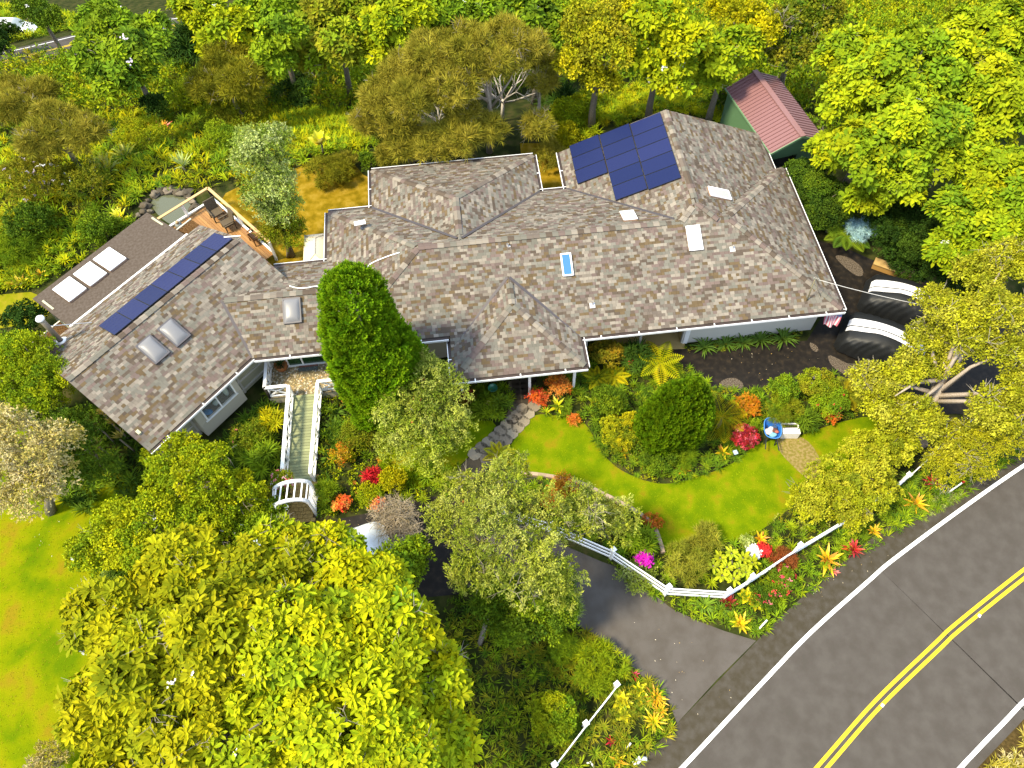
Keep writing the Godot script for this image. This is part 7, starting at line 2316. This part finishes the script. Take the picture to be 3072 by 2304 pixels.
func plant_cover() -> void:
	var wood := [["small0", 0.55, FRESH, 0.35], ["twig0", 0.6, LIME + FRESH, 0.3], ["small3", 0.55, LIME + OLIVE, 0.25], ["needle0", 0.5, OLIVE, 0.1]]
	cover("undergrowth", "tangled green undergrowth beneath the wood behind the house", pv([-39.23,-62.11,-33.41,-64.67,-27.47,-69.99,-22.95,-73.68,-16.65,-78.55,-12.76,-101.64,62.10,-64.66,37.69,-32.70,21.18,-33.34,18.10,-41.22,7.33,-44.44,-6.15,-42.35,-13.49,-45.33,-25.49,-46.69,-36.39,-43.33,-44.48,-57.43]), 6.0, wood, 2.4)
	cover("meadow_plants", "bright lime-yellow meadow plants behind the solar array", pv([5.92,-38.16,7.25,-41.91,11.22,-42.76,18.10,-41.22,18.49,-40.11,16.80,-34.76,12.98,-37.52,6.59,-34.14,5.02,-33.76]), 16.0, [["small1", 0.26, GOLD + LIME, 0.35], ["strap", 0.5, LIME, 0.2], ["needle1", 0.34, LIME + GOLD, 0.3], ["twig1", 0.3, FRESH, 0.15]], 0.7)
	cover("meadow_grass", "long yellow-green grass and herbs of the left meadow", pv([-31.56,-42.12,-25.90,-47.78,-13.68,-46.39,-6.15,-42.35,-5.46,-36.35,-7.91,-35.72,-9.52,-34.77,-9.99,-32.94,-12.73,-34.24,-14.83,-33.96,-17.80,-34.36,-18.66,-33.00,-20.14,-32.48,-22.42,-29.69,-23.27,-27.86,-26.35,-27.63]), 11.0, [["tuft", 0.6, LIME + GOLD, 0.45], ["twig2", 0.34, OLIVE + LIME, 0.2], ["strap", 0.6, FRESH, 0.15], ["small2", 0.3, FRESH + OLIVE, 0.2]], 0.5)
	cover("terrace_grass", "grassy hillside terraces left of the tawny trees", pv([-13.49,-45.33,-6.22,-43.31,-4.08,-36.75,-5.72,-35.03,-7.95,-36.23,-10.61,-39.22]), 14.0, [["tuft", 0.55, LIME, 0.6], ["tuft", 0.6, FRESH, 0.4]], 0.3)
	cover("bank_plants", "mixed green plants on the bank left of the turned wing", pv([-26.51,-30.22,-23.05,-32.86,-19.29,-32.01,-17.45,-31.77,-23.20,-27.54,-25.85,-27.57]), 18.0, [["tuft", 0.5, FRESH, 0.4], ["small3", 0.24, MID + FRESH, 0.3], ["strap", 0.45, LIME, 0.3]], 0.5)
	cover("shade_plants", "dark strappy plants under the eaves of the turned wing", pv([-20.41,-19.58,-17.60,-19.74,-15.48,-17.00,-14.96,-16.23,-13.26,-16.02,-10.71,-18.88,-10.08,-19.58,-9.40,-14.41,-9.11,-12.41,-15.69,-14.06,-17.40,-15.83,-17.71,-14.09,-19.33,-15.17]), 16.0, [["strap", 0.5, MID, 0.4], ["tuft", 0.5, DARK + MID, 0.3], ["small4", 0.22, FRESH, 0.3]], 0.35)
	cover("ramp_bed_plants", "mixed garden plants in the bed right of the ramp", pv([-7.84,-19.04,-6.73,-19.16,-5.42,-17.72,-4.37,-16.12,-4.20,-14.91,-1.25,-14.79,-2.22,-12.87,-3.84,-13.29,-6.30,-12.93,-7.72,-12.88,-7.77,-15.58]), 20.0, [["strap", 0.42, MID + FRESH, 0.35], ["small0", 0.2, FRESH + LIME, 0.3], ["twig3", 0.22, OLIVE + FRESH, 0.2], ["small1", 0.16, ORANGE + FRESH + FRESH, 0.15]], 0.4)
	cover("porch_bed_plants", "leafy plants in the bed left of the front path", pv([-1.28,-18.74,1.41,-18.67,1.26,-17.39,0.65,-16.84,-0.66,-16.75,-1.57,-17.74]), 26.0, [["strap", 0.36, MID + FRESH, 0.5], ["small2", 0.18, FRESH, 0.5]], 0.3)
	cover("island_bed_plants", "mixed shrubs and flowers of the island bed in the front lawn", pv([2.34,-18.03,2.73,-19.30,5.57,-20.59,8.39,-20.09,9.70,-18.69,11.37,-17.16,13.04,-16.69,12.97,-15.31,12.11,-14.21,11.16,-13.50,9.74,-12.94,7.85,-12.49,6.58,-12.91,5.37,-13.97,4.87,-15.10,4.40,-16.20,2.83,-16.69]), 24.0, [["small3", 0.17, FRESH + MID, 0.35], ["strap", 0.34, MID + FRESH, 0.2], ["twig4", 0.2, FRESH + OLIVE, 0.25], ["small4", 0.15, LIME, 0.12], ["floret", 0.09, PINK + ORANGE + WHITE_BLOOM, 0.08]], 0.3)
	cover("courtyard_rim_plants", "low plants along the courtyard's lower rim", pv([12.17,-16.80,14.56,-17.28,16.83,-17.25,17.79,-16.09,17.35,-14.89,15.96,-14.69,13.85,-14.96,12.86,-15.32]), 20.0, [["small0", 0.18, OLIVE + FRESH, 0.5], ["strap", 0.34, MID, 0.2], ["twig0", 0.2, FRESH, 0.3]], 0.4)
	cover("wall_strip_grass", "dry grassy strip along the pale wall", pv([10.04,-19.68,12.08,-19.90,14.40,-19.80,16.21,-19.94,16.34,-19.61,14.29,-19.42,11.92,-19.28,10.31,-19.32]), 40.0, [["tuft", 0.16, TAWNY + FRESH, 0.7], ["tuft", 0.16, FRESH, 0.3]], 0.0)
	cover("fence_bed_plants", "mixed plants between the lawn edging and the white fence", pv([0.37,-14.13,2.40,-13.51,4.53,-12.54,6.14,-11.26,6.71,-10.30,6.87,-9.46,8.27,-9.91,10.27,-9.87,11.17,-10.18,13.06,-11.02,15.08,-12.10,17.68,-13.40,18.92,-13.25,17.54,-11.35,14.30,-9.81,11.98,-8.85,9.69,-7.75,6.70,-8.26,4.68,-9.93,2.12,-11.48]), 18.0, [["small1", 0.18, FRESH + PALE, 0.4], ["strap", 0.34, FRESH, 0.2], ["twig1", 0.22, OLIVE + PALE, 0.25], ["tuft", 0.4, LIME, 0.15]], 0.35)
	cover("lane_bed_plants", "grassy and flowering bed between the fence and the lane", pv([4.08,-9.90,4.78,-9.41,6.51,-7.74,9.00,-7.35,10.09,-7.80,12.36,-8.81,14.95,-9.94,17.94,-11.31,22.31,-14.03,25.94,-15.59,25.20,-12.71,22.18,-11.35,19.83,-10.31,18.16,-9.76,15.95,-8.78,14.18,-8.29,12.45,-7.23,11.29,-6.61,9.91,-5.82,9.05,-6.10,7.17,-6.91,6.02,-7.80,4.89,-8.90]), 24.0, [["strap", 0.3, MID + FRESH, 0.35], ["tuft", 0.34, FRESH, 0.35], ["small2", 0.16, MID, 0.3]], 0.2)
	cover("silver_ground_cover", "silvery ground cover spilling towards the lane edge line", pv([18.14,-9.98,18.93,-10.64,20.23,-11.25,20.64,-10.98,20.32,-10.47,19.31,-10.05,18.29,-9.58]), 60.0, [["needle0", 0.16, SILVER, 0.6], ["small3", 0.12, SILVER, 0.4]], 0.15)
	cover("bottom_bed_plants", "strappy grass and plants of the bed at the bottom centre", pv([-2.54,-8.05,-0.66,-7.83,2.65,-7.07,3.63,-6.23,4.42,-5.43,5.32,-4.46,5.81,-3.40,5.79,-2.92,4.83,-2.16,4.45,-1.97,3.65,-1.45,-2.27,-1.82,-2.38,-5.01]), 20.0, [["strap", 0.36, MID + OLIVE, 0.4], ["tuft", 0.4, OLIVE + FRESH, 0.35], ["twig2", 0.22, MID, 0.15], ["strap", 0.36, FRESH + MAROON, 0.1]], 0.2)
	cover("drive_bank_plants", "green plants on the bank between the tall pale tree and the driveway", pv([-1.61,-10.27,1.92,-10.05,2.84,-8.95,2.68,-7.25,1.53,-7.20,-0.88,-7.48,-2.54,-8.05]), 16.0, [["small4", 0.2, MID, 0.5], ["strap", 0.36, MID, 0.5]], 0.4)
	cover("corner_turf", "short turf on the rounded corner by the driveway mouth", pv([4.34,-5.52,5.33,-4.49,5.84,-3.40,5.82,-2.88,4.86,-2.14,4.57,-2.08,4.37,-2.45,5.57,-3.11,5.50,-3.60,4.93,-4.34]), 50.0, [["tuft", 0.14, FRESH, 0.7], ["tuft", 0.14, TAWNY, 0.3]], 0.0)
	cover("verge_grass", "long dry grass beyond the lane at the bottom right corner", pv([16.29,-0.01,17.21,-0.51,18.63,-1.21,21.21,-2.45,22.00,-1.22,19.13,0.90,16.56,0.90]), 30.0, [["tuft", 0.45, TAWNY + STRAW, 0.7], ["tuft", 0.4, OLIVE, 0.3]], 0.1)
	cover("far_verge_grass", "grass banks beside the far road", pv([-48.12,-73.22,-44.80,-73.88,-39.33,-78.74,-40.65,-84.76,-52.35,-97.18,-59.02,-94.45]), 8.0, [["tuft", 0.8, LIME, 0.5], ["small0", 0.5, FRESH, 0.5]], 0.4)
	cover("lawn_grass", "short grass blades over the front lawn", pv([2.18,-16.77,4.49,-16.12,5.48,-14.31,6.71,-13.01,7.87,-12.58,9.88,-13.08,11.26,-13.49,12.31,-14.18,14.30,-14.29,16.85,-14.71,16.48,-13.08,15.02,-12.56,12.86,-11.05,10.86,-9.80,7.83,-9.76,6.82,-9.67,6.66,-10.83,5.50,-12.16,3.41,-13.30,0.38,-14.24,1.18,-15.67]), 60.0, [["tuft", 0.05, [Color(0.16, 0.21, 0.003), Color(0.19, 0.22, 0.004)], 0.7], ["tuft", 0.05, [Color(0.2, 0.19, 0.006), Color(0.15, 0.18, 0.004)], 0.3]], 0.0)
	cover("side_lawn_grass", "short grass blades over the side lawn", pv([-23.13,-14.96,-19.77,-14.34,-16.65,-13.75,-14.82,-12.05,-15.13,-10.10,-15.10,-7.35,-12.60,-4.55,-9.01,-2.29,-20.24,-3.56]), 40.0, [["tuft", 0.06, [Color(0.18, 0.22, 0.004), Color(0.21, 0.23, 0.005)], 0.65], ["tuft", 0.06, [Color(0.24, 0.2, 0.01)], 0.35]], 0.0)
	# fallen leaves and petals
	var xf := []
	var cols := []
	for area in [pv([-19.91,-15.01,-15.23,-15.12,-14.82,-12.05,-17.27,-11.54,-20.22,-12.70]), pv([12.04,-19.76,16.55,-19.19,17.84,-16.87,11.43,-17.41]), pv([11.50,-7.92,14.78,-8.32,18.16,-9.76,18.39,-9.32,12.46,-6.66]), pv([-7.51,-12.86,-2.22,-12.87,-2.29,-11.80,-7.50,-12.01]), pv([3.73,-7.88,7.28,-5.80,8.59,-3.74,6.26,-3.03])]:
		var lo := Vector2(1e9, 1e9)
		var hi := -lo
		for p in area:
			lo = lo.min(p)
			hi = hi.max(p)
		for i in 70:
			var p := Vector2(rnd(lo.x, hi.x), rnd(lo.y, hi.y))
			if Geometry2D.is_point_in_polygon(p, area):
				xf.append(Transform3D(turned(Vector3.UP + ball_dir() * 0.3, rnd(0.02, 0.06)), Vector3(p.x, 0.035, p.y)))
				cols.append(colour([Color(0.3, 0.2, 0.06), Color(0.45, 0.4, 0.3), Color(0.2, 0.12, 0.03)]))
	tag(copies("fallen_leaves", sprig("petal"), tinted("petals", 0.6), xf, cols), "scattered fallen leaves and petals on asphalt and lawn", "", "", "stuff")
